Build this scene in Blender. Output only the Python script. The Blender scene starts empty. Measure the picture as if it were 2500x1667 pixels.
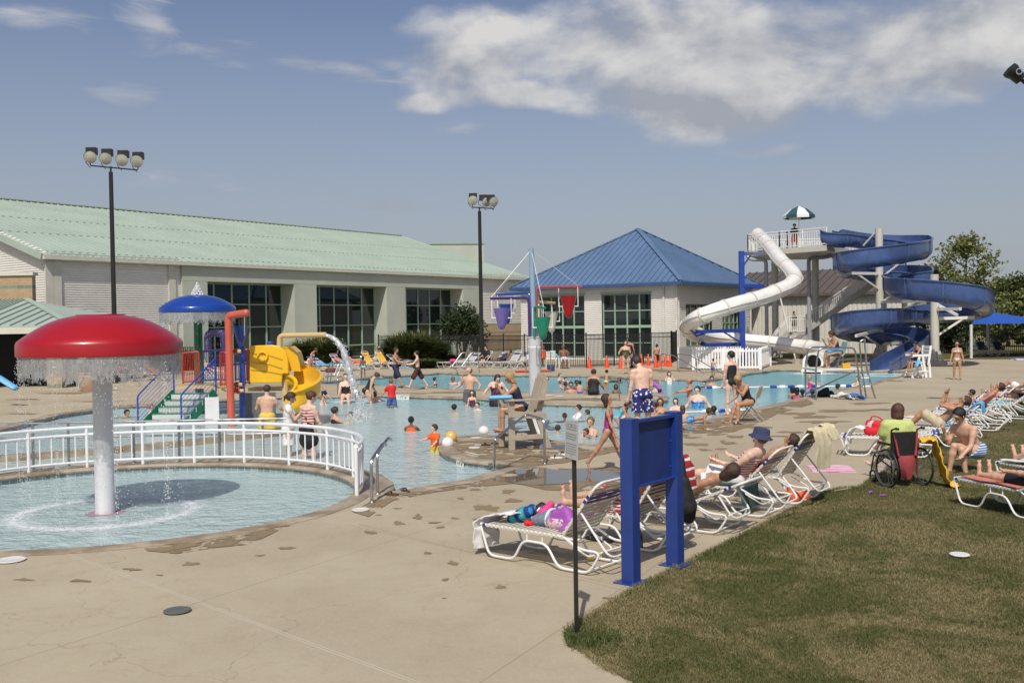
import bpy, math, random
import numpy as np
from mathutils import Vector, Matrix
from mathutils.geometry import tessellate_polygon
R = math.radians
random.seed(7); RNG = np.random.default_rng(7)
S = bpy.context.scene
COL = S.collection

# ------------------------------------------------------------------ camera
F = 2450.0; CZ = 2.75; PIT = math.atan(48.5/2450); ROLL = .016
cam_d = bpy.data.cameras.new('camera'); cam = bpy.data.objects.new('camera', cam_d); COL.objects.link(cam)
cam_d.sensor_width = 36; cam_d.lens = 36*F/2500; cam_d.clip_start = .1; cam_d.clip_end = 3000
_c, _s, _cp, _sp = math.cos(ROLL), math.sin(ROLL), math.cos(PIT), math.sin(PIT)
_Rv = Vector((_c, -_s*_sp, -_s*_cp)); _Uv = Vector((_s, _c*_sp, _c*_cp)); _Bv = Vector((0, -_cp, _sp))
cm = Matrix.Identity(4)
for i in range(3): cm[i][0] = _Rv[i]; cm[i][1] = _Uv[i]; cm[i][2] = _Bv[i]
cm[2][3] = CZ
cam.matrix_world = cm
S.camera = cam
def ray(px, py):
    x = (px-1250)/F; y = -(py-833.5)/F
    return _Rv*x + _Uv*y - _Bv
def G(px, py, z=0.0):
    r = ray(px, py); t = (z-CZ)/r.z
    return Vector((r.x*t, r.y*t, z))
def P(px, py, Y):
    r = ray(px, py); t = Y/r.y
    return Vector((r.x*t, Y, CZ+r.z*t))

# ------------------------------------------------------------------ view, sky, sun
S.view_settings.view_transform = 'Standard'; S.view_settings.look = 'None'
S.view_settings.exposure = 0.0; S.view_settings.gamma = 1.0
SUN_EL = R(51); SUN_DX, SUN_DY = .13, 1.0     # horizontal travel of the light
wld = bpy.data.worlds.new('World'); S.world = wld; wld.use_nodes = True
class NT:
    def __init__(s, nt): s.nt = nt; s.n = nt.nodes; s.l = nt.links
    def add(s, t, **kw):
        nd = s.n.new(t)
        for k, v in kw.items(): setattr(nd, k, v)
        return nd
    def link(s, a, b): s.l.new(a, b)
    def put(s, sock, v):
        if isinstance(v, bpy.types.NodeSocket): s.link(v, sock)
        elif isinstance(v, (tuple, list)) and sock.type == 'RGBA' and len(v) == 3: sock.default_value = (*v, 1)
        else: sock.default_value = v
    def math(s, op, a, b=0.0, c=0.0, clamp=False):
        nd = s.add('ShaderNodeMath', operation=op, use_clamp=clamp)
        s.put(nd.inputs[0], a); s.put(nd.inputs[1], b)
        if op in ('MULTIPLY_ADD',): s.put(nd.inputs[2], c)
        return nd.outputs[0]
    def sep(s, v):
        nd = s.add('ShaderNodeSeparateXYZ'); s.link(v, nd.inputs[0]); return nd.outputs
    def comb(s, x, y, z=0.0):
        nd = s.add('ShaderNodeCombineXYZ')
        for i, v in enumerate((x, y, z)): s.put(nd.inputs[i], v)
        return nd.outputs[0]
    def noise(s, vec, scale, detail=3, rough=.5, dist=0.0):
        nd = s.add('ShaderNodeTexNoise'); nd.inputs['Scale'].default_value = scale
        nd.inputs['Detail'].default_value = detail; nd.inputs['Roughness'].default_value = rough
        nd.inputs['Distortion'].default_value = dist
        if vec is not None: s.link(vec, nd.inputs['Vector'])
        return nd.outputs[0]
    def mix(s, f, a, b):
        nd = s.add('ShaderNodeMix', data_type='RGBA'); s.put(nd.inputs[0], f); s.put(nd.inputs[6], a); s.put(nd.inputs[7], b)
        return nd.outputs[2]
    def ss(s, v, a, b):
        nd = s.add('ShaderNodeMapRange', interpolation_type='SMOOTHSTEP'); s.put(nd.inputs[0], v)
        nd.inputs[1].default_value = a; nd.inputs[2].default_value = b; return nd.outputs[0]
    def mr(s, v, a, b, c, d):
        nd = s.add('ShaderNodeMapRange'); s.put(nd.inputs[0], v)
        for i, q in enumerate((a, b, c, d)): nd.inputs[i+1].default_value = q
        return nd.outputs[0]
    def scale(s, v, k):
        nd = s.add('ShaderNodeMapping'); s.link(v, nd.inputs[0]); nd.inputs['Scale'].default_value = k; return nd.outputs[0]

def build_world():
    t = NT(wld.node_tree); t.n.clear()
    out = t.add('ShaderNodeOutputWorld'); bg = t.add('ShaderNodeBackground')
    sky = t.add('ShaderNodeTexSky', sky_type='NISHITA'); sky.sun_disc = False
    sky.sun_elevation = SUN_EL; sky.sun_rotation = math.atan2(-SUN_DX, -SUN_DY)
    sky.altitude = 100; sky.air_density = 1.0; sky.dust_density = 2.2; sky.ozone_density = 1.6
    d = t.add('ShaderNodeTexCoord').outputs['Generated']
    x, y, z = t.sep(d)
    az = t.math('ARCTAN2', x, y); el = t.math('ARCSINE', z)
    hs = t.add('ShaderNodeHueSaturation'); hs.inputs['Saturation'].default_value = 1.0; hs.inputs['Value'].default_value = SKY_V
    hs.inputs['Hue'].default_value = .512
    t.link(sky.outputs[0], hs.inputs['Color'])
    # hazy grey-violet towards the horizon
    hz = t.mr(el, .0, .30, .80, 0.06)
    base = t.mix(hz, hs.outputs[0], SKY_HAZE)
    # clouds live in direction space (azimuth, elevation)
    p = t.comb(az, t.math('MULTIPLY', el, 1.7))
    wv = t.noise(p, 5.0, 3, .5)
    wob = t.math('MULTIPLY', t.math('SUBTRACT', wv, .5), .10)
    az2 = t.math('ADD', az, wob); el2 = t.math('SUBTRACT', el, t.math('MULTIPLY', wob, .6))
    def blob(px, py, rx, ry, w=1.0):
        r = ray(px, py); a = math.atan2(r.x, r.y); e = math.asin(r.normalized().z)
        ra = rx/F; re = ry/F
        u = t.math('DIVIDE', t.math('SUBTRACT', az2, a), ra); v = t.math('DIVIDE', t.math('SUBTRACT', el2, e), re)
        q = t.math('ADD', t.math('MULTIPLY', u, u), t.math('MULTIPLY', v, v))
        return t.math('MULTIPLY', t.math('SUBTRACT', 1.0, q), w)
    def field(bl):
        f = None
        for b in bl: v = blob(*b); f = v if f is None else t.math('MAXIMUM', f, v)
        return t.math('MAXIMUM', f, -1.2)
    n1 = t.noise(p, 8.0, 8, .56, .2)
    p2 = t.comb(t.math('ADD', az, .012), t.math('ADD', t.math('MULTIPLY', el, 1.7), .045))
    n2 = t.noise(p2, 8.0, 8, .56, .2)
    nb = t.noise(p, 4.0, 3, .5)
    ns = t.noise(t.comb(az, t.math('MULTIPLY', el, 4.5)), 11.0, 7, .6, .6)
    big = field([(1130,150,185,115,1),(1200,75,130,75,1),(1560,105,420,130,1.15),(1900,130,600,125,1.2),(2250,120,560,150,1.2),(1760,245,330,85,1),(1560,215,230,75,1.0),(1230,232,260,42,.9),(1050,245,110,26,.8),(2500,60,260,150,1.1)])
    sm = field([(300,232,90,34,1),(110,30,120,55,1),(340,30,85,70,1),(1640,425,60,34,.7),(415,440,110,22,.8),(525,432,70,26,.8),(955,507,95,20,.9),(1130,310,70,24,.6),(1820,355,90,18,.7),(520,125,200,20,.8),(760,165,220,18,.8),(1000,190,180,16,.7),(150,215,80,20,.6),(950,140,60,25,.6),(800,470,60,12,.5)])
    nn = t.math('SUBTRACT', n1, .5)
    dens = t.math('MULTIPLY', t.ss(t.math('ADD', t.math('MULTIPLY', big, .72), t.math('MULTIPLY', nn, 2.3)), -.14, .72), .96)
    d2 = t.math('MULTIPLY', t.ss(t.math('ADD', t.math('MULTIPLY', sm, .55), t.math('MULTIPLY', t.math('SUBTRACT', ns, .5), 2.4)), .0, .95), .62)
    dens = t.math('MAXIMUM', dens, d2)
    lit = t.math('ADD', t.math('MULTIPLY', t.math('SUBTRACT', n1, n2), 3.2), t.mr(nb, .3, .7, .25, .75))
    lit = t.math('ADD', lit, t.mr(el, .16, .31, -.32, .22), clamp=True)
    cc = t.mix(lit, CL_DARK, CL_LIT)
    full = t.mix(dens, base, cc)
    t.link(full, bg.inputs[0]); bg.inputs[1].default_value = SKY_STR
    t.link(bg.outputs[0], out.inputs[0])
SKY_STR = .108; SKY_V = .86; SKY_HAZE = (3.55, 3.8, 4.4); CL_DARK = (3.3, 3.5, 3.95); CL_LIT = (6.4, 6.3, 6.2)
build_world()
sun_d = bpy.data.lights.new('sun', 'SUN'); sun = bpy.data.objects.new('sun', sun_d); COL.objects.link(sun)
sun_d.energy = 3.9; sun_d.angle = R(.55); sun_d.color = (1.0, .945, .86)
_h = math.hypot(SUN_DX, SUN_DY)
sun.rotation_euler = Vector((SUN_DX/_h*math.cos(SUN_EL), SUN_DY/_h*math.cos(SUN_EL), -math.sin(SUN_EL))).to_track_quat('-Z', 'Y').to_euler()
sun.location = (0, -20, 30)

# ------------------------------------------------------------------ materials
_mats = {}
def M(name, col, rough=.6, metal=0.0, var=.10, vs=2.0, bump=0.0, bs=60, spec=.5, coat=0.0, trans=0.0, sub=0.0, emit=None, alpha=1.0):
    if name in _mats: return _mats[name]
    m = bpy.data.materials.new(name); m.use_nodes = True; t = NT(m.node_tree)
    b = t.n['Principled BSDF']; co = t.add('ShaderNodeTexCoord').outputs['Object']
    if var > 0:
        nz = t.noise(co, vs, 5, .6)
        c = t.mix(t.ss(nz, .3, .7), tuple(v*(1-var) for v in col), tuple(min(1, v*(1+var)) for v in col))
        t.link(c, b.inputs['Base Color'])
        rn = t.mr(nz, .2, .8, max(0, rough-.08), min(1, rough+.08)); t.link(rn, b.inputs['Roughness'])
    else:
        b.inputs['Base Color'].default_value = (*col, 1); b.inputs['Roughness'].default_value = rough
    b.inputs['Metallic'].default_value = metal; b.inputs['Specular IOR Level'].default_value = spec
    b.inputs['Coat Weight'].default_value = coat; b.inputs['Coat Roughness'].default_value = .1
    if trans: b.inputs['Transmission Weight'].default_value = trans
    if alpha < 1: b.inputs['Alpha'].default_value = alpha
    if sub: b.inputs['Subsurface Weight'].default_value = sub; b.inputs['Subsurface Radius'].default_value = (.02, .008, .005)
    if bump:
        bp = t.add('ShaderNodeBump'); bp.inputs['Strength'].default_value = bump; bp.inputs['Distance'].default_value = .02
        t.link(t.noise(co, bs, 4, .6), bp.inputs['Height']); t.link(bp.outputs[0], b.inputs['Normal'])
    _mats[name] = m
    return m
def newmat(name):
    m = bpy.data.materials.new(name); m.use_nodes = True; t = NT(m.node_tree); _mats[name] = m
    return m, t, t.n['Principled BSDF']

# ------------------------------------------------------------------ mesh builder
class MB:
    def __init__(s): s.v = []; s.f = []; s.m = []; s.k = 0
    def add(s, vs, fs, k=None):
        o = len(s.v); s.v.extend([tuple(v) for v in vs]); s.f.extend([tuple(i+o for i in f) for f in fs]); s.m.extend([s.k if k is None else k]*len(fs)); return s
    def box(s, x0, x1, y0, y1, z0, z1):
        vs = [(x0,y0,z0),(x1,y0,z0),(x1,y1,z0),(x0,y1,z0),(x0,y0,z1),(x1,y0,z1),(x1,y1,z1),(x0,y1,z1)]
        return s.add(vs, [(0,3,2,1),(4,5,6,7),(0,1,5,4),(1,2,6,5),(2,3,7,6),(3,0,4,7)])
    def beam(s, a, b, w, h, up=(0,0,1)):
        a = Vector(a); b = Vector(b); d = (b-a).normalized(); u = Vector(up)
        if abs(d.dot(u)) > .98: u = Vector((0, 1, 0))
        r = d.cross(u).normalized(); u = r.cross(d)
        vs = []
        for p in (a, b):
            for i, j in ((-1,-1),(1,-1),(1,1),(-1,1)): vs.append(p + r*(i*w/2) + u*(j*h/2))
        return s.add(vs, [(0,1,2,3)[::-1],(4,5,6,7),(0,1,5,4),(1,2,6,5),(2,3,7,6),(3,0,4,7)][:])
    def tube(s, pts, r, n=8, closed=False, caps=True):
        pts = [Vector(p) for p in pts]; N = len(pts)
        rs = r if isinstance(r, (list, tuple)) else [r]*N
        tan = []
        for i in range(N):
            if closed: d = pts[(i+1) % N]-pts[i-1]
            else: d = pts[min(i+1, N-1)]-pts[max(i-1, 0)]
            tan.append(d.normalized() if d.length > 1e-9 else Vector((0,0,1)))
        u = Vector((0,0,1)) if abs(tan[0].z) < .9 else Vector((1,0,0))
        u = (u - tan[0]*u.dot(tan[0])).normalized()
        vs = []
        for i in range(N):
            u = u - tan[i]*u.dot(tan[i])
            if u.length < 1e-6: u = tan[i].orthogonal()
            u.normalize(); w = tan[i].cross(u)
            for k in range(n):
                a = 2*math.pi*k/n; vs.append(pts[i] + (u*math.cos(a)+w*math.sin(a))*rs[i])
        fs = []
        for i in range(N if closed else N-1):
            j = (i+1) % N
            for k in range(n): fs.append((i*n+k, i*n+(k+1) % n, j*n+(k+1) % n, j*n+k))
        if caps and not closed: fs.append(tuple(range(n))[::-1]); fs.append(tuple(range((N-1)*n, N*n)))
        return s.add(vs, fs)
    def lathe(s, prof, n=24, c=(0,0,0), sx=1.0, sy=1.0):
        vs = []; fs = []
        for r, z in prof:
            for k in range(n):
                a = 2*math.pi*k/n; vs.append((c[0]+r*sx*math.cos(a), c[1]+r*sy*math.sin(a), c[2]+z))
        for i in range(len(prof)-1):
            for k in range(n): fs.append((i*n+k, i*n+(k+1) % n, (i+1)*n+(k+1) % n, (i+1)*n+k))
        return s.add(vs, fs)
    def prism(s, poly, z0, z1):
        n = len(poly); vs = [(p[0], p[1], z0) for p in poly]+[(p[0], p[1], z1) for p in poly]
        fs = [tuple(range(n))[::-1], tuple(range(n, 2*n))]+[(i, (i+1) % n, n+(i+1) % n, n+i) for i in range(n)]
        return s.add(vs, fs)
    def quad(s, a, b, c, d): return s.add([a, b, c, d], [(0,1,2,3)])
    def slab(s, a, b, c, d, t):       # quad thickened by t along its normal (downwards side)
        a, b, c, d = map(Vector, (a, b, c, d)); n = (b-a).cross(d-a).normalized()*t
        vs = [a, b, c, d, a-n, b-n, c-n, d-n]
        return s.add(vs, [(0,1,2,3),(7,6,5,4),(0,4,5,1),(1,5,6,2),(2,6,7,3),(3,7,4,0)])
    def ell(s, c, r, n=12, rot=None):
        vs = []; fs = []; m = n//2
        for i in range(m+1):
            th = math.pi*i/m
            for k in range(n):
                a = 2*math.pi*k/n
                v = Vector((r[0]*math.sin(th)*math.cos(a), r[1]*math.sin(th)*math.sin(a), r[2]*math.cos(th)))
                if rot: v = rot @ v
                vs.append(Vector(c)+v)
        for i in range(m):
            for k in range(n): fs.append((i*n+k, (i+1)*n+k, (i+1)*n+(k+1) % n, i*n+(k+1) % n))
        return s.add(vs, fs)
    def build(s, name, mats, parent=None, smooth=35, bevel=0.0, **tags):
        me = bpy.data.meshes.new(name); me.from_pydata(s.v, [], s.f)
        if not isinstance(mats, (list, tuple)): mats = [mats]
        for m in mats: me.materials.append(m)
        if len(mats) > 1: me.polygons.foreach_set('material_index', s.m)
        if smooth: me.shade_smooth(); me.set_sharp_from_angle(angle=R(smooth))
        me.update()
        o = bpy.data.objects.new(name, me); COL.objects.link(o)
        if parent: o.parent = parent
        if bevel:
            b = o.modifiers.new('bevel', 'BEVEL'); b.width = bevel; b.segments = 2; b.limit_method = 'ANGLE'; b.angle_limit = R(40)
        return tag(o, **tags)
def tag(o, label=None, cat=None, group=None, kind=None):
    if label: o['label'] = label
    if cat: o['category'] = cat
    if group: o['group'] = group
    if kind: o['kind'] = kind
    return o
def empty(name, loc, rz=0.0, **tags):
    o = bpy.data.objects.new(name, None); COL.objects.link(o); o.location = loc; o.rotation_euler = (0, 0, rz); o.empty_display_size = .2
    return tag(o, **tags)
def dup(root, loc=None, rz=None, parent=None, **tags):
    c = root.copy(); COL.objects.link(c); c.parent = parent
    if loc is not None: c.location = loc
    if rz is not None: c.rotation_euler = (0, 0, rz)
    for ch in list(root.children): dup(ch, parent=c)
    return tag(c, **tags)
def fillet(pts, r, n=4, closed=False):
    pts = [Vector(p) for p in pts]; out = []; N = len(pts)
    for i, p in enumerate(pts):
        if not closed and i in (0, N-1): out.append(p); continue
        a = pts[i-1]; b = pts[(i+1) % N]; da = (a-p); db = (b-p)
        q = min(r, da.length*.45, db.length*.45); s0 = p+da.normalized()*q; s1 = p+db.normalized()*q
        for k in range(n+1):
            t = k/n; out.append(s0*(1-t)**2 + p*2*t*(1-t) + s1*t*t)
    return out
def catmull(pts, n=8):
    pts = [Vector(p) for p in pts]; out = []
    P_ = [pts[0]*2-pts[1]]+pts+[pts[-1]*2-pts[-2]]
    for i in range(1, len(P_)-2):
        a, b, c, d = P_[i-1:i+3]
        for k in range(n):
            t = k/n
            out.append(.5*((2*b)+(c-a)*t+(2*a-5*b+4*c-d)*t*t+(3*b-a-3*c+d)*t**3))
    out.append(pts[-1]); return out
def flatpoly(loops, z):
    tris = tessellate_polygon([[Vector((p[0], p[1], 0)) for p in l] for l in loops])
    vs = [(p[0], p[1], z) for l in loops for p in l]
    fs = []
    for t_ in tris:
        a, b, c = (Vector(vs[i]) for i in t_)
        fs.append(tuple(t_) if (b-a).cross(c-a).z > 0 else tuple(t_)[::-1])
    return vs, fs
def text_mesh(txt, size, ext=.0015):
    cu = bpy.data.curves.new('lettering', 'FONT'); cu.body = txt; cu.size = size; cu.align_x = 'CENTER'; cu.align_y = 'CENTER'; cu.extrude = ext; cu.resolution_u = 2
    o = bpy.data.objects.new('tmp', cu); COL.objects.link(o)
    dg = bpy.context.evaluated_depsgraph_get(); dg.update()
    me = bpy.data.meshes.new_from_object(o.evaluated_get(dg)); bpy.data.objects.remove(o); me.name = 'lettering'
    return me
# ------------------------------------------------------------------ the ground, deck, pools
def deck_mat():
    m, t, b = newmat('pool_deck_concrete')
    g = t.add('ShaderNodeNewGeometry').outputs['Position']
    n1 = t.noise(g, .35, 5, .6); n2 = t.noise(g, 3.0, 6, .65); n3 = t.noise(g, 90, 3, .7)
    c = t.mix(t.ss(n1, .3, .7), (.375, .318, .222), (.46, .398, .285))
    c = t.mix(t.math('MULTIPLY', t.ss(n2, .45, .75), .35), c, (.31, .255, .185))
    c = t.mix(t.mr(n3, .2, .8, .0, .34), c, (.25, .205, .14)); c = t.mix(t.mr(t.noise(g, 22, 4, .7), .45, .8, 0, .35), c, (.52, .46, .35))
    x, y, z = t.sep(g)
    # saw-cut joints on a grid turned like the pool
    u = t.math('ADD', t.math('MULTIPLY', x, .5707), t.math('MULTIPLY', y, .8212)); v = t.math('SUBTRACT', t.math('MULTIPLY', x, .8212), t.math('MULTIPLY', y, .5707))
    def joint(q, per, off):
        fr = t.math('FRACT', t.math('ADD', t.math('DIVIDE', q, per), off)); dd = t.math('ABSOLUTE', t.math('SUBTRACT', fr, .5))
        return t.math('LESS_THAN', dd, .0035*3.0/per)
    def line(pa, pb, w, col, c, k=1.0):
        a = G(*pa); b_ = G(*pb); d = (b_-a).normalized(); nn = (-d.y, d.x); off = a.x*nn[0]+a.y*nn[1]
        dd = t.math('ABSOLUTE', t.math('SUBTRACT', t.math('ADD', t.math('MULTIPLY', x, nn[0]), t.math('MULTIPLY', y, nn[1])), off))
        return t.mix(t.math('MULTIPLY', t.math('LESS_THAN', t.math('ADD', dd, t.math('MULTIPLY', t.noise(g, 8, 2), .006)), w), k), c, col)
    vo = t.add('ShaderNodeTexVoronoi', feature='DISTANCE_TO_EDGE'); vo.inputs['Scale'].default_value = .16; wp_ = t.add('ShaderNodeVectorMath', operation='ADD'); t.link(g, wp_.inputs[0]); nv = t.add('ShaderNodeTexNoise'); nv.inputs['Scale'].default_value = 1.4; nv.inputs['Detail'].default_value = 6; t.link(g, nv.inputs['Vector']); t.link(nv.outputs['Color'], wp_.inputs[1]); t.link(wp_.outputs[0], vo.inputs['Vector'])
    c = t.mix(t.math('MULTIPLY', t.math('LESS_THAN', vo.outputs['Distance'], .0009), .35), c, (.17,.135,.09))
    st_ = t.ss(t.noise(g, 2.2, 7, .75, 1.0), .56, .70); c = t.mix(t.math('MULTIPLY', st_, .28), c, (.27,.21,.135))
    lim = t.math('LESS_THAN', t.math('ADD', y, t.math('MULTIPLY', x, -.2)), 14.2)
    c0_ = c
    c = line((177,1356),(1023,1667),.028,(.50,.45,.36), c, .6); c = line((177,1356),(1023,1667),.008,(.2,.16,.11), c, .6)
    for l_ in (((0,1624),(1153,1256)), ((780,1265),(1160,1350)), ((1180,1660),(1420,1500)), ((1160,1350),(1300,1385))): c = line(l_[0], l_[1], .0075, (.17,.135,.09), c, .7)
    c = t.mix(lim, c0_, c)
    jn = t.math('MULTIPLY', t.math('MAXIMUM', joint(u, 3.6, .13), joint(v, 3.6, .41)), t.math('SUBTRACT', 1.0, lim))
    c = t.mix(t.math('MULTIPLY', jn, .42), c, (.14, .11, .08))
    fl = t.ss(t.noise(g, 1.1, 4, .5), .72, .8)
    c = t.mix(t.math('MULTIPLY', fl, .25), c, (.5, .46, .38))
    t.link(c, b.inputs['Base Color']); b.inputs['Roughness'].default_value = .85; b.inputs['Specular IOR Level'].default_value = .25
    bp = t.add('ShaderNodeBump'); bp.inputs['Strength'].default_value = .35; bp.inputs['Distance'].default_value = .01
    t.link(t.noise(g, 120, 3, .7), bp.inputs['Height']); t.link(bp.outputs[0], b.inputs['Normal'])
    return m
DECK = deck_mat()
def coping_mat():
    m, t, b = newmat('pool_coping')
    g = t.add('ShaderNodeNewGeometry').outputs['Position']
    n2 = t.noise(g, 1.6, 6, .65); n3 = t.noise(g, 60, 3, .7)
    c = t.mix(t.ss(n2, .35, .65), (.21, .155, .095), (.40, .335, .25))
    c = t.mix(t.mr(n3, .2, .8, .0, .25), c, (.2, .15, .1))
    t.link(c, b.inputs['Base Color']); t.link(t.mr(n2, .35, .65, .35, .8), b.inputs['Roughness'])
    return m
COP = coping_mat()
def tile_mat():
    m, t, b = newmat('pool_wall_tile')
    uv = t.add('ShaderNodeUVMap').outputs[0]
    br = t.add('ShaderNodeTexBrick'); t.link(uv, br.inputs[0]); br.offset = 0
    br.inputs['Scale'].default_value = 1; br.inputs['Brick Width'].default_value = .15; br.inputs['Row Height'].default_value = .15; br.inputs['Mortar Size'].default_value = .006
    br.inputs['Color1'].default_value = (.13, .19, .21, 1); br.inputs['Color2'].default_value = (.27, .33, .33, 1); br.inputs['Mortar'].default_value = (.5, .53, .48, 1)
    z = t.sep(uv)[1]
    c = t.mix(t.math('GREATER_THAN', z, -.15), (.5, .62, .6), br.outputs[0])
    t.link(c, b.inputs['Base Color']); b.inputs['Roughness'].default_value = .25
    return m
TILE = tile_mat()
def plaster_mat():
    m, t, b = newmat('pool_plaster')
    g = t.add('ShaderNodeNewGeometry').outputs['Position']; x, y, z = t.sep(g)
    n = t.noise(g, 1.2, 4, .6)
    c = t.mix(n, (.56, .66, .66), (.66, .75, .73))
    deep = t.ss(t.math('ADD', y, t.math('MULTIPLY', x, .574)), 30, 39)
    c = t.mix(deep, c, (.38, .60, .62))
    t.link(c, b.inputs['Base Color']); b.inputs['Roughness'].default_value = .8
    return m
PLASTER = plaster_mat()
def water_mat():
    m, t, b = newmat('pool_water')
    g = t.add('ShaderNodeNewGeometry').outputs['Position']; x, y, z = t.sep(g)
    deep = t.ss(t.math('ADD', y, t.math('MULTIPLY', x, .574)), 29, 39)
    w1 = t.noise(t.scale(g, (1, 1.25, 1)), 2.6, 4, .62, .6); w2 = t.noise(g, 9, 3, .6, .4); w3 = t.noise(g, .8, 2, .5)
    h = t.math('ADD', t.math('ADD', t.math('MULTIPLY', w1, 1.0), t.math('MULTIPLY', w2, .30)), t.math('MULTIPLY', w3, .6))
    bp = t.add('ShaderNodeBump'); bp.inputs['Strength'].default_value = 1.0; bp.inputs['Distance'].default_value = .15
    t.link(h, bp.inputs['Height'])
    gl = t.add('ShaderNodeBsdfGlossy'); gl.inputs['Roughness'].default_value = .06; gl.inputs['Color'].default_value = (1, 1, 1, 1); t.link(bp.outputs[0], gl.inputs['Normal'])
    tr = t.add('ShaderNodeBsdfTransparent'); t.link(t.mix(deep, (.86, .955, .96), (.62, .90, .93)), tr.inputs[0])
    df = t.add('ShaderNodeBsdfDiffuse'); t.link(t.mix(deep, (.50, .63, .63), (.21, .45, .49)), df.inputs[0]); t.link(bp.outputs[0], df.inputs['Normal'])
    fr = t.add('ShaderNodeFresnel'); fr.inputs[0].default_value = 1.48; t.link(bp.outputs[0], fr.inputs['Normal'])
    ms = t.add('ShaderNodeMixShader'); t.link(t.mr(deep, 0, 1, .80, .90), ms.inputs[0]); t.link(tr.outputs[0], ms.inputs[1]); t.link(df.outputs[0], ms.inputs[2])
    m2 = t.add('ShaderNodeMixShader'); t.link(fr.outputs[0], m2.inputs[0]); t.link(ms.outputs[0], m2.inputs[1]); t.link(gl.outputs[0], m2.inputs[2])
    t.link(m2.outputs[0], t.n['Material Output'].inputs[0])
    return m
WATER = water_mat()

WC = Vector((-6.45, 16.25, 0)); WR = 3.85
def g2(l): return [G(*p).to_2d() for p in l]
near = g2([(921,1204),(1001,1195),(1043,1186),(1135,1172),(1197,1153),(1268,1136)])
penin = g2([(1197,1130),(1135,1123),(1093,1110),(1076,1098),(1074,1088),(1083,1076),(1108,1067),(1170,1062),(1250,1066),(1335,1073),(1398,1083),(1445,1086),(1522,1069),(1711,1029),(1779,1010),(1900,985),(1965,969),(2039,952),(2111,940),(2155,927),(2200,917)])
far = g2([(2215,905),(2084,906),(1900,902),(1823,911),(1801,918),(1721,927),(1590,925),(1466,917),(1322,917),(1150,913),(1071,910),(907,921),(760,934)])
strip = g2([(800,938),(907,940),(1153,952),(1322,958),(1487,961),(1600,965),(1631,969),(1628,975),(1508,990),(1322,985),(1182,973),(918,964),(828,967),(776,967),(700,967),(520,978),(402,987),(278,992),(232,999),(138,1013),(7,1047)])
strip += [Vector((-15.5, 21.0)), Vector((-12.2, 18.6))]
arc = [Vector((WC.x+4.45*math.cos(R(a)), WC.y+4.45*math.sin(R(a)))) for a in range(155, 4, -10)]
POOL = near+penin+far+strip+arc
WADE = [Vector((WC.x+WR*math.cos(R(a)), WC.y+WR*math.sin(R(a)))) for a in range(0, 360, 6)]
def area(l): return sum(l[i].x*l[(i+1) % len(l)].y-l[(i+1) % len(l)].x*l[i].y for i in range(len(l)))/2
if area(POOL) < 0: POOL.reverse()
# deck outline: grass curve on the right, then far limit
grass_c = g2([(1552,1667),(1475,1630),(1414,1584),(1395,1555),(1400,1532),(1440,1502),(1573,1424),(1800,1312),(2020,1201),(2100,1188),(2134,1167),(2288,1075),(2427,1018),(2500,979)])
grass_c = [Vector((1.3, 6.6)), Vector((1.9, 5.0)), Vector((2.2, 2.0))][::-1]+grass_c
grass_far = [Vector((22, 40)), Vector((33, 54)), Vector((36, 58.5)), Vector((25.5, 62.0)), Vector((22, 63.5)), Vector((17, 64.5))]
DECKL = [Vector((2.6, -8))]+grass_c+grass_far+[Vector((14, 68)), Vector((12, 84)), Vector((2, 99)), Vector((-10, 98)), Vector((-44, 62)), Vector((-46, 40)), Vector((-40, -8))]
vs, fs = flatpoly([DECKL, POOL, WADE], 0.0)
MB().add(vs, fs).build('pool_deck', DECK, smooth=0, kind='structure')
# the lawn and the field as one sheet round the deck
def lawn_mat():
    m, t, b = newmat('lawn_ground')
    g = t.add('ShaderNodeNewGeometry').outputs['Position']; x, y, z = t.sep(g)
    n1 = t.noise(g, .55, 5, .65, .5); n2 = t.noise(g, 5.0, 5, .7); n3 = t.noise(g, 60, 3, .7)
    c = t.mix(t.ss(n1, .42, .62), (.078, .082, .028), (.18, .138, .076))
    c = t.mix(t.ss(n2, .45, .7), c, (.095, .105, .032))
    c = t.mix(t.mr(n3, .25, .75, 0, .5), c, (.045, .05, .018))
    mead = t.ss(y, 74, 80)
    c = t.mix(mead, c, t.mix(t.noise(g, .25, 5, .7), (.16, .15, .06), (.26, .23, .11)))
    t.link(c, b.inputs['Base Color']); b.inputs['Roughness'].default_value = .95; b.inputs['Specular IOR Level'].default_value = .1
    bp = t.add('ShaderNodeBump'); bp.inputs['Strength'].default_value = .6; bp.inputs['Distance'].default_value = .03
    t.link(t.noise(g, 45, 4, .7), bp.inputs['Height']); t.link(bp.outputs[0], b.inputs['Normal'])
    return m
LAWN = lawn_mat()
vs, fs = flatpoly([[Vector((-1500, -300)), Vector((1500, -300)), Vector((1500, 2200)), Vector((-1500, 2200))], [Vector((-5+(p.x+5)*.99, 40+(p.y-40)*.99)) for p in DECKL]], -.012)
MB().add(vs, fs).build('lawn', LAWN, smooth=0, kind='structure')
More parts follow.
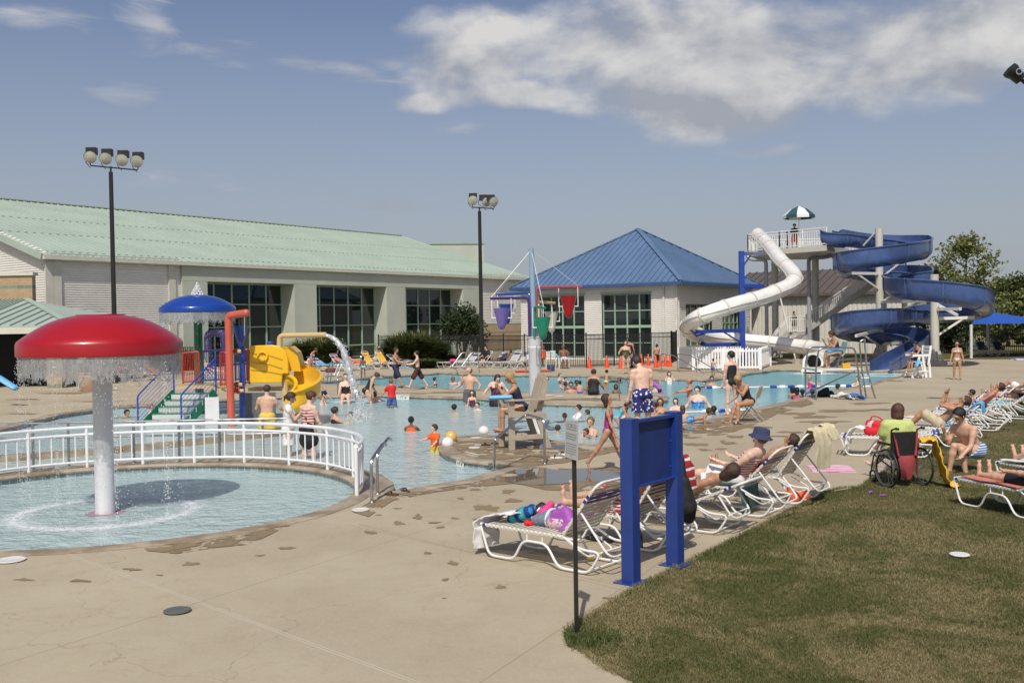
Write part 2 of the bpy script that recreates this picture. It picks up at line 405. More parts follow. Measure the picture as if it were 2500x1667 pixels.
def pool(loop, name, zb, zw, copw=.32):
    n = len(loop); mb = MB(); uvs = []
    L = 0
    for i in range(n):
        a, b = loop[i], loop[(i+1) % n]; d = (b-a).length
        mb.add([(a.x,a.y,zb),(b.x,b.y,zb),(b.x,b.y,-.02),(a.x,a.y,-.02)], [(0,1,2,3)])
        uvs += [(L,zb),(L+d,zb),(L+d,-.02),(L,-.02)]; L += d
    o = mb.build(name+'_wall', TILE, smooth=0, kind='structure')
    ul = o.data.uv_layers.new(name='UVMap')
    for i, u in enumerate(uvs): ul.data[i].uv = u
    vs, fs = flatpoly([loop], zb); MB().add(vs, fs).build(name+'_floor', PLASTER, smooth=0, kind='structure')
    # coping: a rounded rim on the deck edge
    nor = []
    for i in range(n):
        d = (loop[(i+1) % n]-loop[i-1]).normalized(); nor.append(Vector((d.y, -d.x)))
    mb = MB(); prof = [(-.035, -.05), (-.045, -.02), (-.03, .004), (0, .014), (.05, .016), (copw-.012, .013), (copw, .004)]
    vs = [(loop[i].x+nor[i].x*q, loop[i].y+nor[i].y*q, z) for q, z in prof for i in range(n)]
    fs = [(k*n+i, k*n+(i+1) % n, (k+1)*n+(i+1) % n, (k+1)*n+i) for k in range(len(prof)-1) for i in range(n)]
    mb.add(vs, fs).build(name+'_coping', COP, kind='structure', smooth=50)
    vs, fs = flatpoly([loop], zw)
    return MB().add(vs, fs).build('pool_water' if name == 'pool' else 'wading_pool_water', WATER, smooth=0, kind='structure')
ZW = -.13
pool(POOL, 'pool', -.75, ZW); pool(WADE, 'wading_pool', -.36, ZW, .3)
# low curb running through the play pool
cu = catmull([G(*p) for p in [(-90,1122),(0,1112),(293,1090),(640,1055),(690,1049)]], 4)
mb = MB(); w = .17
for i in range(len(cu)-1):
    a, b = cu[i], cu[i+1]; d = (b-a).normalized(); nn = Vector((-d.y, d.x, 0))*w
    mb.add([a-nn+Vector((0,0,-.7)), b-nn+Vector((0,0,-.7)), b-nn, a-nn, a+nn+Vector((0,0,-.7)), b+nn+Vector((0,0,-.7)), b+nn, a+nn], [(0,1,2,3),(7,6,5,4),(3,2,6,7),(1,5,6,2),(0,3,7,4)])
mb.build('pool_curb', COP, kind='structure', smooth=30)
# submerged-looking entry steps at the far left of the play pool
mb = MB()
for k in range(3):
    a = G(768, 966-k*8); b = G(900, 963-k*7.4)
    mb.beam(a+Vector((0,-.3+k*.1,-.13-.10*(2-k))), b+Vector((0,-.3+k*.1,-.13-.10*(2-k))), 1.2, .10)
mb.build('pool_steps', COP, kind='structure', smooth=0)
# wet patches on the deck: thin irregular films with their own outline
def wet_mat():
    m, t, b = newmat('wet_concrete')
    g = t.add('ShaderNodeNewGeometry').outputs['Position']
    c = t.mix(t.noise(g, 3, 4, .6), (.195, .135, .070), (.27, .20, .115)); t.link(c, b.inputs['Base Color']); t.link(t.mr(t.noise(g, 2, 3), .4, .6, .5, .85), b.inputs['Roughness'])
    return m
WET = wet_mat()
pm, t_, b_ = newmat('standing_water'); b_.inputs['Base Color'].default_value = (.14, .115, .085, 1); b_.inputs['Roughness'].default_value = .03
def blobpts(px, py, rx, ry, seed, n=18):
    rr = random.Random(seed); ph = [rr.uniform(0, 6.28) for _ in range(7)]; am = [rr.uniform(.08, .30)/(k+1)**.45 for k in range(7)]
    out = []
    for i in range(n):
        a = 2*math.pi*i/n; q = 1+sum(am[k]*math.sin((k+2)*a+ph[k]) for k in range(7)); q = max(.25, q)
        out.append(G(px+rx*q*math.cos(a), py+ry*q*math.sin(a)))
    return out
mb = MB()
spots = [(1187,1240,36,11),(1252,1222,22,8),(1160,1195,15,4),(1240,1200,20,6),(1020,1264,14,5),(1060,1276,17,3),(1020,1257,8,4),(973,1277,16,6),(1076,1287,12,4),(1044,1350,12,4),(1106,1375,16,6),(1087,1415,11,4),(1223,1433,18,5),
 (1168,1267,15,5),(1125,1217,10,4),(905,1300,23,4),(323,1390,26,4),(196,1418,33,4),(59,1415,26,4),(468,1376,28,5),(700,1338,26,4),(635,1356,14,2),(390,1404,10,2),(560,1310,12,2),(1084,1460,6,2),(924,1257,9,2),(970,1241,12,2),(1484,1460,17,3),(1500,1210,30,6),(1330,1247,20,4),(1110,1265,12,3),
 (1750,1060,30,4),(1840,1043,60,4),(1700,1085,35,5),(1795,1066,28,4),(1780,1082,26,3),(1690,1068,22,4),(1760,1096,17,3),(1720,1098,20,3),(1765,1077,10,3),(1905,1100,30,3),(1830,1125,50,5),(1950,1010,60,5),(2060,1003,90,4),(2120,985,60,3),(2010,1030,80,4),(1930,1055,40,3),(2150,1000,40,3),(2200,1029,50,3),(1860,1083,14,3),(1890,1065,60,2),(2180,930,30,2),(1985,1018,70,4),
 (1010,945,60,3),(1100,958,70,3),(1000,960,80,2),(1250,970,60,4),(1380,975,80,4),(1470,975,50,5),(1560,900,60,4),(1500,925,30,3),(1640,905,60,4),(300,1020,40,3),(120,940,60,2),(60,975,50,2),(150,960,90,2),(240,980,70,2),(60,1010,60,2),(1750,908,40,3),(1850,905,30,3)]
for i, (px, py, rx, ry) in enumerate(spots):
    pts = blobpts(px, py, rx*.74, ry*.74, i*3+1, 26); v, f = flatpoly([[p.to_2d() for p in pts]], .004+.0006*(i % 6)); mb.add(v, f)
mb.build('wet_patches', WET, kind='stuff', smooth=0); mb = MB()
WET2 = WET.copy(); WET2.name = 'drying_wet_edge'; t2 = NT(WET2.node_tree); g2n = t2.add('ShaderNodeNewGeometry').outputs['Position']
t2.link(t2.ss(t2.noise(g2n, 1.7, 6, .68, .6), .44, .50), t2.n['Principled BSDF'].inputs['Alpha'])
def edgewet(pxs):
    pts = [G(*p) for p in pxs]; v, f = flatpoly([[p.to_2d() for p in pts]], .0085); mb.add(v, f)
edgewet([(330,1322),(360,1345),(430,1352),(520,1338),(600,1330),(640,1315),(690,1290),(770,1262),(830,1232),(850,1222),(835,1222),(780,1248),(700,1275),(600,1305),(470,1325)])
edgewet([(860,1250),(900,1262),(960,1222),(1060,1202),(1150,1190),(1260,1180),(1330,1196),(1420,1200),(1540,1180),(1560,1150),(1480,1140),(1400,1145),(1300,1140),(1200,1158),(1130,1178),(1040,1194),(960,1206),(925,1212)])
edgewet([(1100,1078),(1200,1072),(1340,1082),(1450,1098),(1540,1080),(1560,1092),(1460,1112),(1380,1130),(1280,1140),(1200,1134),(1130,1120),(1100,1108),(1090,1092)])
edgewet([(1530,1072),(1660,1050),(1711,1036),(1790,1015),(1900,992),(1970,975),(1990,985),(1900,1010),(1860,1030),(1790,1055),(1700,1058),(1620,1080),(1545,1092)])
mb.build('wet_edges', WET2, kind='stuff', smooth=0)
mb = MB()
for i, (px, py, rx, ry) in enumerate([(1400,1164,190,17),(1290,1152,60,9),(1350,1092,60,5),(1620,1055,50,4),(1690,1048,60,3)]):
    pts = blobpts(px, py, rx, ry, 50+i, 26); v, f = flatpoly([[p.to_2d() for p in pts]], .0125+.001*i); mb.add(v, f)
mb.build('puddles', pm, kind='stuff', smooth=0)
# ------------------------------------------------------------------ buildings
UX = Vector((.5707, .8212, 0)); NB = Vector((-.8212, .5707, 0)); RZ = math.atan2(.8212, .5707)
SIDING = M('white_siding', (.70, .68, .63), .45, var=.05, vs=.6); TRIM = M('beige_trim', (.56, .54, .46), .5, var=.06)
GREENROOF = M('pale_green_standing_seam', (.37, .44, .372), .42, var=.05, vs=.35); CONC = M('precast_panel', (.43, .46, .385), .7, var=.06, vs=.5, bump=.1, bs=30)
MULL = M('green_mullion', (.28, .40, .31), .45, var=.05)
BLUEROOF = M('blue_standing_seam', (.105, .17, .285), .38, var=.06, vs=.5); BLUETRIM = M('blue_fascia', (.04, .085, .21), .4)
BROWNROOF = M('brown_standing_seam', (.105, .085, .075), .5, var=.08); DARKIN = M('interior_shade', (.02, .02, .02), .9)  # near-black colour stands in for the shade inside openings
BEIGEW = M('beige_metal_wall', (.60, .57, .50), .5, var=.05)
def glass_mat():
    m, t, b = newmat('tinted_glass')
    g = t.add('ShaderNodeTexCoord').outputs['Object']
    b.inputs['Base Color'].default_value = (.012, .018, .017, 1); b.inputs['Roughness'].default_value = .02
    b.inputs['Specular IOR Level'].default_value = .75
    bp = t.add('ShaderNodeBump'); bp.inputs['Strength'].default_value = .05; bp.inputs['Distance'].default_value = .02
    t.link(t.noise(g, .7, 2), bp.inputs['Height']); t.link(bp.outputs[0], b.inputs['Normal'])
    return m
GLASS = glass_mat()
def masonry_mat():
    m, t, b = newmat('split_face_block')
    uv = t.add('ShaderNodeTexCoord').outputs['Object']; x, y, z = t.sep(uv)
    v = t.comb(t.math('ADD', x, y), z)
    br = t.add('ShaderNodeTexBrick'); t.link(v, br.inputs[0]); br.inputs['Scale'].default_value = 1
    br.inputs['Brick Width'].default_value = .41; br.inputs['Row Height'].default_value = .205; br.inputs['Mortar Size'].default_value = .008
    br.inputs['Color1'].default_value = (.42, .28, .15, 1); br.inputs['Color2'].default_value = (.47, .33, .19, 1); br.inputs['Mortar'].default_value = (.40, .37, .29, 1)
    b2 = t.add('ShaderNodeTexBrick'); t.link(v, b2.inputs[0]); b2.inputs['Scale'].default_value = 1
    b2.inputs['Brick Width'].default_value = .41; b2.inputs['Row Height'].default_value = .205; b2.inputs['Mortar Size'].default_value = .008
    b2.inputs['Color1'].default_value = (.17, .20, .14, 1); b2.inputs['Color2'].default_value = (.24, .27, .19, 1); b2.inputs['Mortar'].default_value = (.40, .37, .29, 1)
    band = t.math('LESS_THAN', t.math('FRACT', t.math('DIVIDE', z, .82)), .25)
    c = t.mix(band, br.outputs[0], b2.outputs[0])
    c = t.mix(t.mr(t.noise(uv, 20, 4), .3, .7, 0, .3), c, (.2, .16, .1))
    t.link(c, b.inputs['Base Color']); b.inputs['Roughness'].default_value = .9
    bp = t.add('ShaderNodeBump'); bp.inputs['Strength'].default_value = .6; bp.inputs['Distance'].default_value = .03
    t.link(t.noise(uv, 25, 4), bp.inputs['Height']); t.link(bp.outputs[0], b.inputs['Normal'])
    return m
MASON = masonry_mat()
class Frame:      # wall plane: origin, direction a (along), outward normal; local or world
    def __init__(s, o, a, n): s.o = Vector(o); s.a = Vector(a); s.n = Vector(n)
    def __call__(s, q, z, d=0.0): return s.o+s.a*q+s.n*d+Vector((0, 0, z))
def hit(px, py, o, a, n):   # image ray on the vertical plane through o: returns (distance along, height)
    r = ray(px, py); o = Vector(o); t = (o-Vector((0,0,CZ))).dot(n)/r.dot(n) if False else (o.dot(n)-CZ*n.z)/r.dot(n)
    p = Vector((r.x*t, r.y*t, CZ+r.z*t)); return (p-o).dot(a), p.z
def corr(mb, fr, q0, q1, z0, z1, pitch=.14, amp=.035, lim=None, vert=False):
    if vert:
        n = int((q1-q0)/pitch)
        for i in range(n):
            a = q0+i*pitch; xs = [a, a+pitch*.55, a+pitch*.65, a+pitch*.9, a+pitch]; ds = [0, 0, -amp, -amp, 0]
            for j in range(4): mb.add([fr(xs[j], z0, ds[j]), fr(xs[j+1], z0, ds[j+1]), fr(xs[j+1], z1, ds[j+1]), fr(xs[j], z1, ds[j])], [(0,1,2,3)])
        return
    n = max(1, int(round((z1-z0)/pitch))); p = (z1-z0)/n
    for i in range(n):
        a = z0+i*p; zs = [a, a+p*.35, a+p*.5, a+p*.85, a+p]; ds = [0, 0, -amp, -amp, 0]
        for j in range(4):
            l0, r0 = lim(zs[j]) if lim else (q0, q1); l1, r1 = lim(zs[j+1]) if lim else (q0, q1)
            if r0 <= l0 or r1 < l1: continue
            mb.add([fr(l0, zs[j], ds[j]), fr(r0, zs[j], ds[j]), fr(r1, zs[j+1], ds[j+1]), fr(l1, zs[j+1], ds[j+1])], [(0,1,2,3)])
def fbox(mb, fr, q0, q1, z0, z1, d0, d1):
    vs = [fr(q, z, d) for z in (z0, z1) for q, d in ((q0,d0),(q1,d0),(q1,d1),(q0,d1))]
    mb.add(vs, [(0,3,2,1),(4,5,6,7),(0,1,5,4),(1,2,6,5),(2,3,7,6),(3,0,4,7)])
def window(parent, fr, q0, q1, z0, z1, vx, hz, d=-1.1, bar=.07, thick=None, label=None):
    mb = MB(); w = bar
    for q in [q0+w/2]+[q0+(q1-q0)*v for v in vx]+[q1-w/2]: fbox(mb, fr, q-w/2, q+w/2, z0, z1, d-.05, d+.07)
    for z in [z0+w/2]+list(hz)+[z1-w/2]:
        h = .13 if thick and abs(z-thick) < .01 else w/2
        fbox(mb, fr, q0+w*.9, q1-w*.9, z-h*.7, z+h*.7, d-.045, d+.073)
    f = mb.build('window', MULL, parent, smooth=0)
    if label: f['label'] = label
    g = MB(); g.add([fr(q0, z0, d), fr(q1, z0, d), fr(q1, z1, d), fr(q0, z1, d)], [(0,1,2,3)]); g.build('pane', GLASS, f, smooth=0)
    return f
def seams(mb, a, b, c, d, n, w=.05, h=.05):
    # ribs from edge a-b (eave) to edge d-c (ridge)
    a, b, c, d = map(Vector, (a, b, c, d)); nn = (b-a).cross(d-a).normalized()
    if nn.z < 0: nn = -nn
    for i in range(n+1):
        t = i/n; p = a.lerp(b, t)+nn*h/2; q = d.lerp(c, t)+nn*h/2
        if (p-q).length > .3: mb.beam(p, q, w, h, nn)

# -- long hall with pale green roof
O = G(122, 919.5)
hall = empty('swim_hall', (0, 0, 0), label='long white hall with a pale green metal roof and three tall gridded windows', cat='building')
HL = hit(1290, 760, O, UX, NB)[0]; EZ = 7.05; SL = .306; HB = 16.7; RIDGE = EZ+SL*HB
fr = Frame(O, UX, -NB)
def hx(px): return hit(px, 760, O, UX, NB)[0]
xs_ = hx(443); xe_ = hx(1167)
mb = MB(); corr(mb, Frame(O+NB*.05, UX, -NB), .25, xs_, 0, EZ+.1); corr(mb, Frame(O+NB*.05, UX, -NB), xe_, HL, 2.6, EZ+.1)
gf = Frame(O+NB*.05, NB, -UX); corr(mb, gf, 0, 2*HB-.6, 0, RIDGE-.1, lim=lambda z: (0, 2*HB-.9) if z < EZ+.15 else ((z-EZ)/SL-.5, 2*HB-.6-(z-EZ)/SL))
mb.build('wall', SIDING, hall, smooth=0)
mb = MB(); ge = Frame(O+NB*.05+UX*HL, NB, UX); mb.add([ge(0,0), ge(2*HB-.6,0), ge(2*HB-.6,EZ), ge(HB-.6,RIDGE-.1), ge(0,EZ)], [(0,1,2,3,4)]); mb.build('end_wall', SIDING, hall, smooth=0)
mb = MB(); fbox(mb, Frame(O+NB*.05, UX, -NB), xe_, HL, 0, 2.6, -.2, .06); mb.build('block_base', MASON, hall, smooth=0)
mb = MB()
for px in (141, 421): q = hx(px); mb = MB(); fbox(mb, Frame(O+NB*.05, UX, -NB), q-.25, q+.25, 0, EZ-.2, 0, .12); mb.build('pilaster', TRIM, hall, smooth=0)
mb = MB(); fbox(mb, Frame(O+NB*.05, UX, -NB), -.15, .35, 0, EZ-.2, 0, .12); mb.build('pilaster', TRIM, hall, smooth=0)
mb = MB(); q = hx(434); mb.tube([O+UX*q+NB*.42+Vector((0,0,z)) for z in (0.1, 1.6)]+[O+UX*(q-.15)+NB*.42+Vector((0,0,2.0)), O+UX*(q-.35)+NB*.42+Vector((0,0,2.3)), O+UX*(q-.35)+NB*.42+Vector((0,0,6.8))], .09, 6); mb.build('downspout', TRIM, hall)
# roof
e0 = -.22
A = O+UX*-.4+NB*e0; B = O+UX*(HL+.4)+NB*e0; ez = EZ+SL*e0
r0 = O+UX*-.4+NB*HB; r1 = O+UX*(HL+.4)+NB*HB; c0 = O+UX*-.4+NB*(2*HB+.35); c1 = O+UX*(HL+.4)+NB*(2*HB+.35)
V = lambda p, z: Vector((p.x, p.y, z))
mb = MB(); mb.slab(V(A,ez), V(B,ez), V(r1,RIDGE), V(r0,RIDGE), .18); mb.slab(V(r0,RIDGE), V(r1,RIDGE), V(c1,ez), V(c0,ez), .18)
seams(mb, V(A,ez), V(B,ez), V(r1,RIDGE), V(r0,RIDGE), 96, .045, .055)
mb.beam(V(r0,RIDGE+.06), V(r1,RIDGE+.06), .45, .08)
for yy in (.7, 5.6, 10.2):
    for i in range(96):
        p = O+UX*(-.4+(HL+.8)*(i+.5)/96)+NB*yy; p = V(p, EZ+SL*yy+.04); mb.beam(p-UX*.11, p+UX*.11, .04, .05)
mb.build('roof', GREENROOF, hall, smooth=0)
mb = MB(); mb.beam(V(A,ez-.14)-NB*.1, V(B,ez-.14)-NB*.1, .2, .2); mb.build('gutter', TRIM, hall, smooth=0)
mb = MB(); mb.beam(V(O+UX*-.45+NB*e0, ez-.1), V(O+UX*-.45+NB*HB, RIDGE-.1), .1, .36); mb.build('rake_trim', GREENROOF, hall, smooth=0)
# projecting precast frame
ztop = EZ-.35; z1w = hit(600, 690.5, O, UX, NB)[1]
ed = [(xs_, hx(504)), (hx(716), hx(770)), (hx(941), hx(987)), (hx(1127), xe_)]
f0 = Frame(O, UX, -NB)
for a_, b_ in ed: fbox(m_ := MB(), f0, a_, b_, 0, z1w, -1.5, .16); m_.build('pillar', CONC, hall, smooth=0)
mb = MB(); fbox(mb, f0, xs_, xe_, z1w+.012, ztop, -1.5, .16); mb.build('header', CONC, hall, smooth=0)
mb = MB(); fbox(mb, f0, xs_-.05, xe_+.05, ztop, ztop+.12, -1.45, .22)
mb.build('cornice', MULL, hall, smooth=0)
rows = [hit(941, py, O+NB*1.2, UX, NB)[1] for py in (745.5, 792.5, 839)]
for (a_, b_) in ((ed[0][1], ed[1][0]), (ed[1][1], ed[2][0]), (ed[2][1], ed[3][0])):
    window(hall, f0, a_, b_, .1, z1w, [.2,.4,.6,.8], rows, d=-1.2, bar=.11)
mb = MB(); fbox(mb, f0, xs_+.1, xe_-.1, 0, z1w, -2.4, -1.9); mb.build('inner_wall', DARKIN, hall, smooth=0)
# -- pale block rising behind the hall
p0 = P(1082, 612, 124); p1 = P(1148, 612, 124); zt = P(1110, 592, 124).z
mb = MB(); bl = empty('plant_block', (0, 0, 0), label='plain pale yellow-green block rising behind the hall roof', cat='building')
fB = Frame((p1.x, p1.y, 0), UX*-.35+NB*.94, (-UX)); a = Vector((p1.x, p1.y, 0))
MB().box(0, 9, 0, 14, 0, zt).build('wall', CONC, bl, smooth=0); MB().box(-.1, 9.1, -.1, 14.1, zt, zt+.2).build('parapet', MULL, bl, smooth=0)
bl.location = (p0.x-4.0, p1.y+2, 0); bl.rotation_euler = (0, 0, R(8))

# -- pavilion with blue pyramid roof
PO = G(1655, 880); PL = 12.5; PR = 13.1; PE = 5.3
pav = empty('pavilion', (0, 0, 0), label='square white pavilion under a blue pyramid metal roof', cat='building')
fl = Frame(PO, NB, -UX); frr = Frame(PO, UX, -NB)
def lq(px, py=760): return hit(px, py, PO, NB, UX)
def rq(px, py=760): return hit(px, py, PO, UX, NB)
WA = (lq(1589.5)[0], lq(1469)[0]); WB = (lq(1426.5)[0], lq(1317)[0]); wt = lq(1530, 717)[1]; wb = lq(1530, 873)[1]; wb = max(wb, .15)
hh = [lq(1530, y)[1] for y in (758, 797, 837)]
mb = MB()
corr(mb, fl, 0, PL, wt, PE, .13); corr(mb, fl, 0, WA[0], 0, wt, .13); corr(mb, fl, WA[1], WB[0], 0, wt, .13); corr(mb, fl, WB[1], PL, 0, wt, .13)
for w0, w1 in (WA, WB): corr(mb, fl, w0, w1, 0, wb, .13)
RA = (rq(1675)[0], rq(1738)[0]); RB = (rq(1764)[0], rq(1806)[0]); rt = rq(1700, 742)[1]; rb = rq(1700, 845)[1]
corr(mb, frr, 0, PR, rt, PE, .13); corr(mb, frr, 0, RA[0], 0, rt, .13); corr(mb, frr, RA[1], RB[0], 0, rt, .13); corr(mb, frr, RB[1], PR, 0, rt, .13)
for w0, w1 in (RA, RB): corr(mb, frr, w0, w1, 0, rb, .13)
fbk = Frame(PO+NB*PL, UX, NB); fbk2 = Frame(PO+UX*PR, NB, UX)
for q in (fbk, fbk2): mb.add([q(0,0), q(PR if q is fbk else PL,0), q(PR if q is fbk else PL,PE), q(0,PE)], [(0,1,2,3)])
mb.build('wall', SIDING, pav, smooth=0)
for w0, w1 in (WA, WB): window(pav, fl, w0, w1, wb, wt, [.25,.5,.75], hh, d=-.22, bar=.09, thick=hh[1])
for w0, w1 in (RA, RB): window(pav, frr, w0, w1, rb, rt, [.25,.5,.75], [rq(1700,790)[1]], d=-.22, bar=.08)
mb = MB()
for w0, w1 in (WA, WB): fbox(mb, fl, w0-.06, w1+.06, wt, wt+.12, -.02, .04)
mb.build('lintel', MULL, pav, smooth=0)
for a_ in ((fl, .9, 1.02, .0, .09), (frr, .12, .24, 0, .09), (fl, -.03, .14, -.1, .03), (fl, PL-1.4, PL-1.28, 0, .09), (frr, PR-.3, PR-.1, 0, .06)): mb = MB(); fbox(mb, a_[0], a_[1], a_[2], 0, PE-.1, a_[3], a_[4]); mb.build('corner_trim', M('white_trim', (.6,.58,.53), .5), pav, smooth=0)
ov = .55; k0 = PO-UX*ov-NB*ov; k1 = PO+UX*(PR+ov)-NB*ov; k2 = PO+UX*(PR+ov)+NB*(PL+ov); k3 = PO-UX*ov+NB*(PL+ov)
cen = (k0+k2)/2; AP = 9.5; ze = PE-.05
mb = MB(); ks = [V(k, ze) for k in (k0, k1, k2, k3)]; ap = V(cen, AP)
mb.add(ks+[ap]+[k-Vector((0,0,.12)) for k in ks], [(0,1,4),(1,2,4),(2,3,4),(3,0,4),(8,7,6,5),(0,5,6,1),(1,6,7,2),(2,7,8,3),(3,8,5,0)])
def hipseams(mb, a, b, ap, n, w=.05, h=.07):
    m = (a+b)/2; L = (b-a).length; d = (b-a).normalized(); up = (ap-m); nn = d.cross(up).normalized(); nn = nn if nn.z > 0 else -nn
    for i in range(1, n):
        q = (i/n-.5); t = 1-abs(q)*2; p = m+d*(q*L)+nn*h/2; mb.beam(p, p+up*t, w, h, nn)
for i, j, n in ((0,1,30),(3,0,29),(1,2,30),(2,3,29)): hipseams(mb, ks[i], ks[j], ap, n)
for k in ks: mb.beam(k+Vector((0,0,.06)), ap+Vector((0,0,.06)), .34, .05)
mb.build('roof', BLUEROOF, pav, smooth=0)
mb = MB()
for i in range(4): a, b = ks[i], ks[(i+1) % 4]; mb.beam(a-Vector((0,0,.16)), b-Vector((0,0,.16)), .16, .2)
mb.build('fascia', BLUETRIM, pav, smooth=0)

# -- beige building with brown roof behind the slides
QO = G(2235, 863); qL = hit(1770, 760, QO, NB, UX)[0]
bb = empty('bath_house', (0, 0, 0), label='low beige building with a dark brown ribbed roof behind the slide tower', cat='building')
fq = Frame(QO, NB, -UX); bez = hit(2095, 713, QO, NB, UX)[1]
mb = MB(); corr(mb, fq, 0, qL, 0, bez, .35, .03, vert=True)
fs_ = Frame(QO, UX, -NB); mb.add([fs_(0,0), fs_(10,0), fs_(10,bez), fs_(0,bez)], [(0,1,2,3)]); mb.build('wall', BEIGEW, bb, smooth=0)
e_a = V(QO-UX*.4-NB*.3, bez); e_b = V(QO-UX*.4+NB*qL, bez); rg = hit(2045, 657, QO+UX*5.5, NB, UX)[1]
t_a = V(QO+UX*5.5-NB*.3, rg); t_b = V(QO+UX*5.5+NB*qL, rg); f_a = V(QO+UX*11.4-NB*.3, bez); f_b = V(QO+UX*11.4+NB*qL, bez)
mb = MB(); mb.slab(e_b, e_a, t_a, t_b, .15); mb.slab(t_b, t_a, f_a, f_b, .15); seams(mb, e_b, e_a, t_a, t_b, int(qL/.6), .06, .09); mb.build('roof', BROWNROOF, bb, smooth=0)
mb = MB(); mb.add([e_a+Vector((0,0,-.1))+NB*.5, f_a+Vector((0,0,-.1))+NB*.5, t_a+Vector((0,0,-.1))+NB*.5], [(0,1,2)]); mb.build('gable', BEIGEW, bb, smooth=0)
mb = MB(); mb.beam(e_a-Vector((0,0,.1)), e_b-Vector((0,0,.1)), .16, .2); mb.build('gutter', BROWNROOF, bb, smooth=0)
mb = MB(); fbox(mb, fq, hit(2075,760,QO,NB,UX)[0], hit(2075,760,QO,NB,UX)[0]+.12, 0, bez, 0, .06); mb.build('downspout', TRIM, bb, smooth=0)

# -- porch on the left
px_ = lambda px, py, Y: P(px, py, Y)
por = empty('porch', (0, 0, 0), label='low porch with a pale green roof over a dark opening at the left edge', cat='building')
Y0 = 46.5; e1 = px_(-200, 802, Y0); e2 = px_(176, 797, Y0); ze = 2.9
t1 = px_(-200, 729, Y0+6.5); t2 = px_(64, 731, Y0+6.5); zt_ = t2.z
a = V(e1, ze); b = V(e2, ze); c = V(t2, zt_); d = V(t1, zt_)
b2 = V(Vector((e2.x, Y0+13, 0)), ze)
mb = MB(); mb.slab(a, b, c, d, .16); mb.add([b, b2, c], [(0,1,2)]); seams(mb, a, Vector((c.x, Y0, ze)), c, d, 26, .05, .08)
n = 9
for i in range(1, n): q = i/n; p = Vector((c.x+(b.x-c.x)*q, Y0, ze+.04)); mb.beam(p, p+(Vector((c.x, Y0+6.5, zt_))-Vector((c.x, Y0, ze)))*(1-q), .05, .08)
mb.beam(b+Vector((0,0,.05)), c+Vector((0,0,.05)), .3, .06)
mb.build('roof', GREENROOF, por, smooth=0)
mb = MB(); mb.beam(a+Vector((0,-.1,-.2)), b+Vector((0,-.1,-.2)), .2, .3); mb.build('gutter', TRIM, por, smooth=0)
mb = MB(); mb.box(e1.x, e2.x-1.0, Y0+3.4, Y0+3.6, 0, 2.8); mb.box(e1.x, t2.x, Y0+7.2, Y0+7.6, 2.8, P(30, 673, Y0+7.2).z); mb.build('block_wall', MASON, por, smooth=0)
mb = MB(); z = P(30, 673, Y0+7.2).z; mb.box(e1.x, t2.x+.1, Y0+7.1, Y0+7.7, z, z+.18); mb.build('parapet_cap', TRIM, por, smooth=0)
mb = MB(); mb.box(e1.x, e2.x-.8, Y0+.6, Y0+3.3, 2.55, 2.62); mb.box(e1.x, e2.x-1.2, Y0+2.9, Y0+3.0, 0, 2.6); mb.build('recess_shade', DARKIN, por, smooth=0)  # black ceiling and back sheets paint the porch's shade
for px, wp in ((137, 37), (-60, 37), (205, 22)):
    q = px_(px, 900, Y0+.3); w = wp/F*Y0/2; o = MB().box(q.x-w, q.x+w, Y0+.1, Y0+.1+2*w, 0, 2.55).build('stone_pillar', MASON if px != 205 else CONC, por, smooth=0)

# ------------------------------------------------------------------ fences
BLK = M('black_fence_metal', (.012, .012, .013), .4, var=0); WHP = M('white_vinyl', (.78, .78, .77), .4, var=.03)
def iron_fence(pts, h, label, group, spacing=.11, pw=.032, post_every=2.4, name='iron_fence'):
    f = empty(name, (0, 0, 0), label=label, cat='fence', group=group)
    rails = MB(); pk = MB(); posts = []
    for a, b in zip(pts[:-1], pts[1:]):
        d = b-a; L = d.length; u = d.normalized()
        for z in (h-.03, h-.28, .12): rails.beam(a+Vector((0,0,z)), b+Vector((0,0,z)), .035, .04)
        for i in range(1, int(L/spacing)): p = a+u*(i*spacing); pk.beam(p+Vector((0,0,.05)), p+Vector((0,0,h)), pw, pw)
        n = max(1, round(L/post_every))
        posts += [a+u*(L*i/n) for i in range(n)]
    posts.append(pts[-1])
    rails.build('rail', BLK, f, smooth=0); pk.build('picket_panel', BLK, f, smooth=0)
    for p in posts:
        m = MB(); m.box(p.x-.04, p.x+.04, p.y-.04, p.y+.04, 0, h+.05); m.box(p.x-.05, p.x+.05, p.y-.05, p.y+.05, h+.05, h+.09); m.build('post', BLK, f, smooth=0)
    return f
iron_fence([G(1640,886), G(1500,893), G(1432,897), G(1282,897), G(1180,893), G(1000,889), G(925,889)], 1.93, 'black iron fence running in front of the blue-roofed pavilion', 'iron fences')
iron_fence([G(1640,886), G(1652,881)], 1.93, 'short black iron fence return beside the pavilion corner', 'iron fences')
iron_fence([G(2165,861), G(2540,863)], 1.62, 'black iron fence between the far lawn and the meadow', 'iron fences', .13)
iron_fence([G(225,914), G(300,912), G(400,908), G(480,905)], 1.5, 'black iron fence behind the planter on the left', 'iron fences')
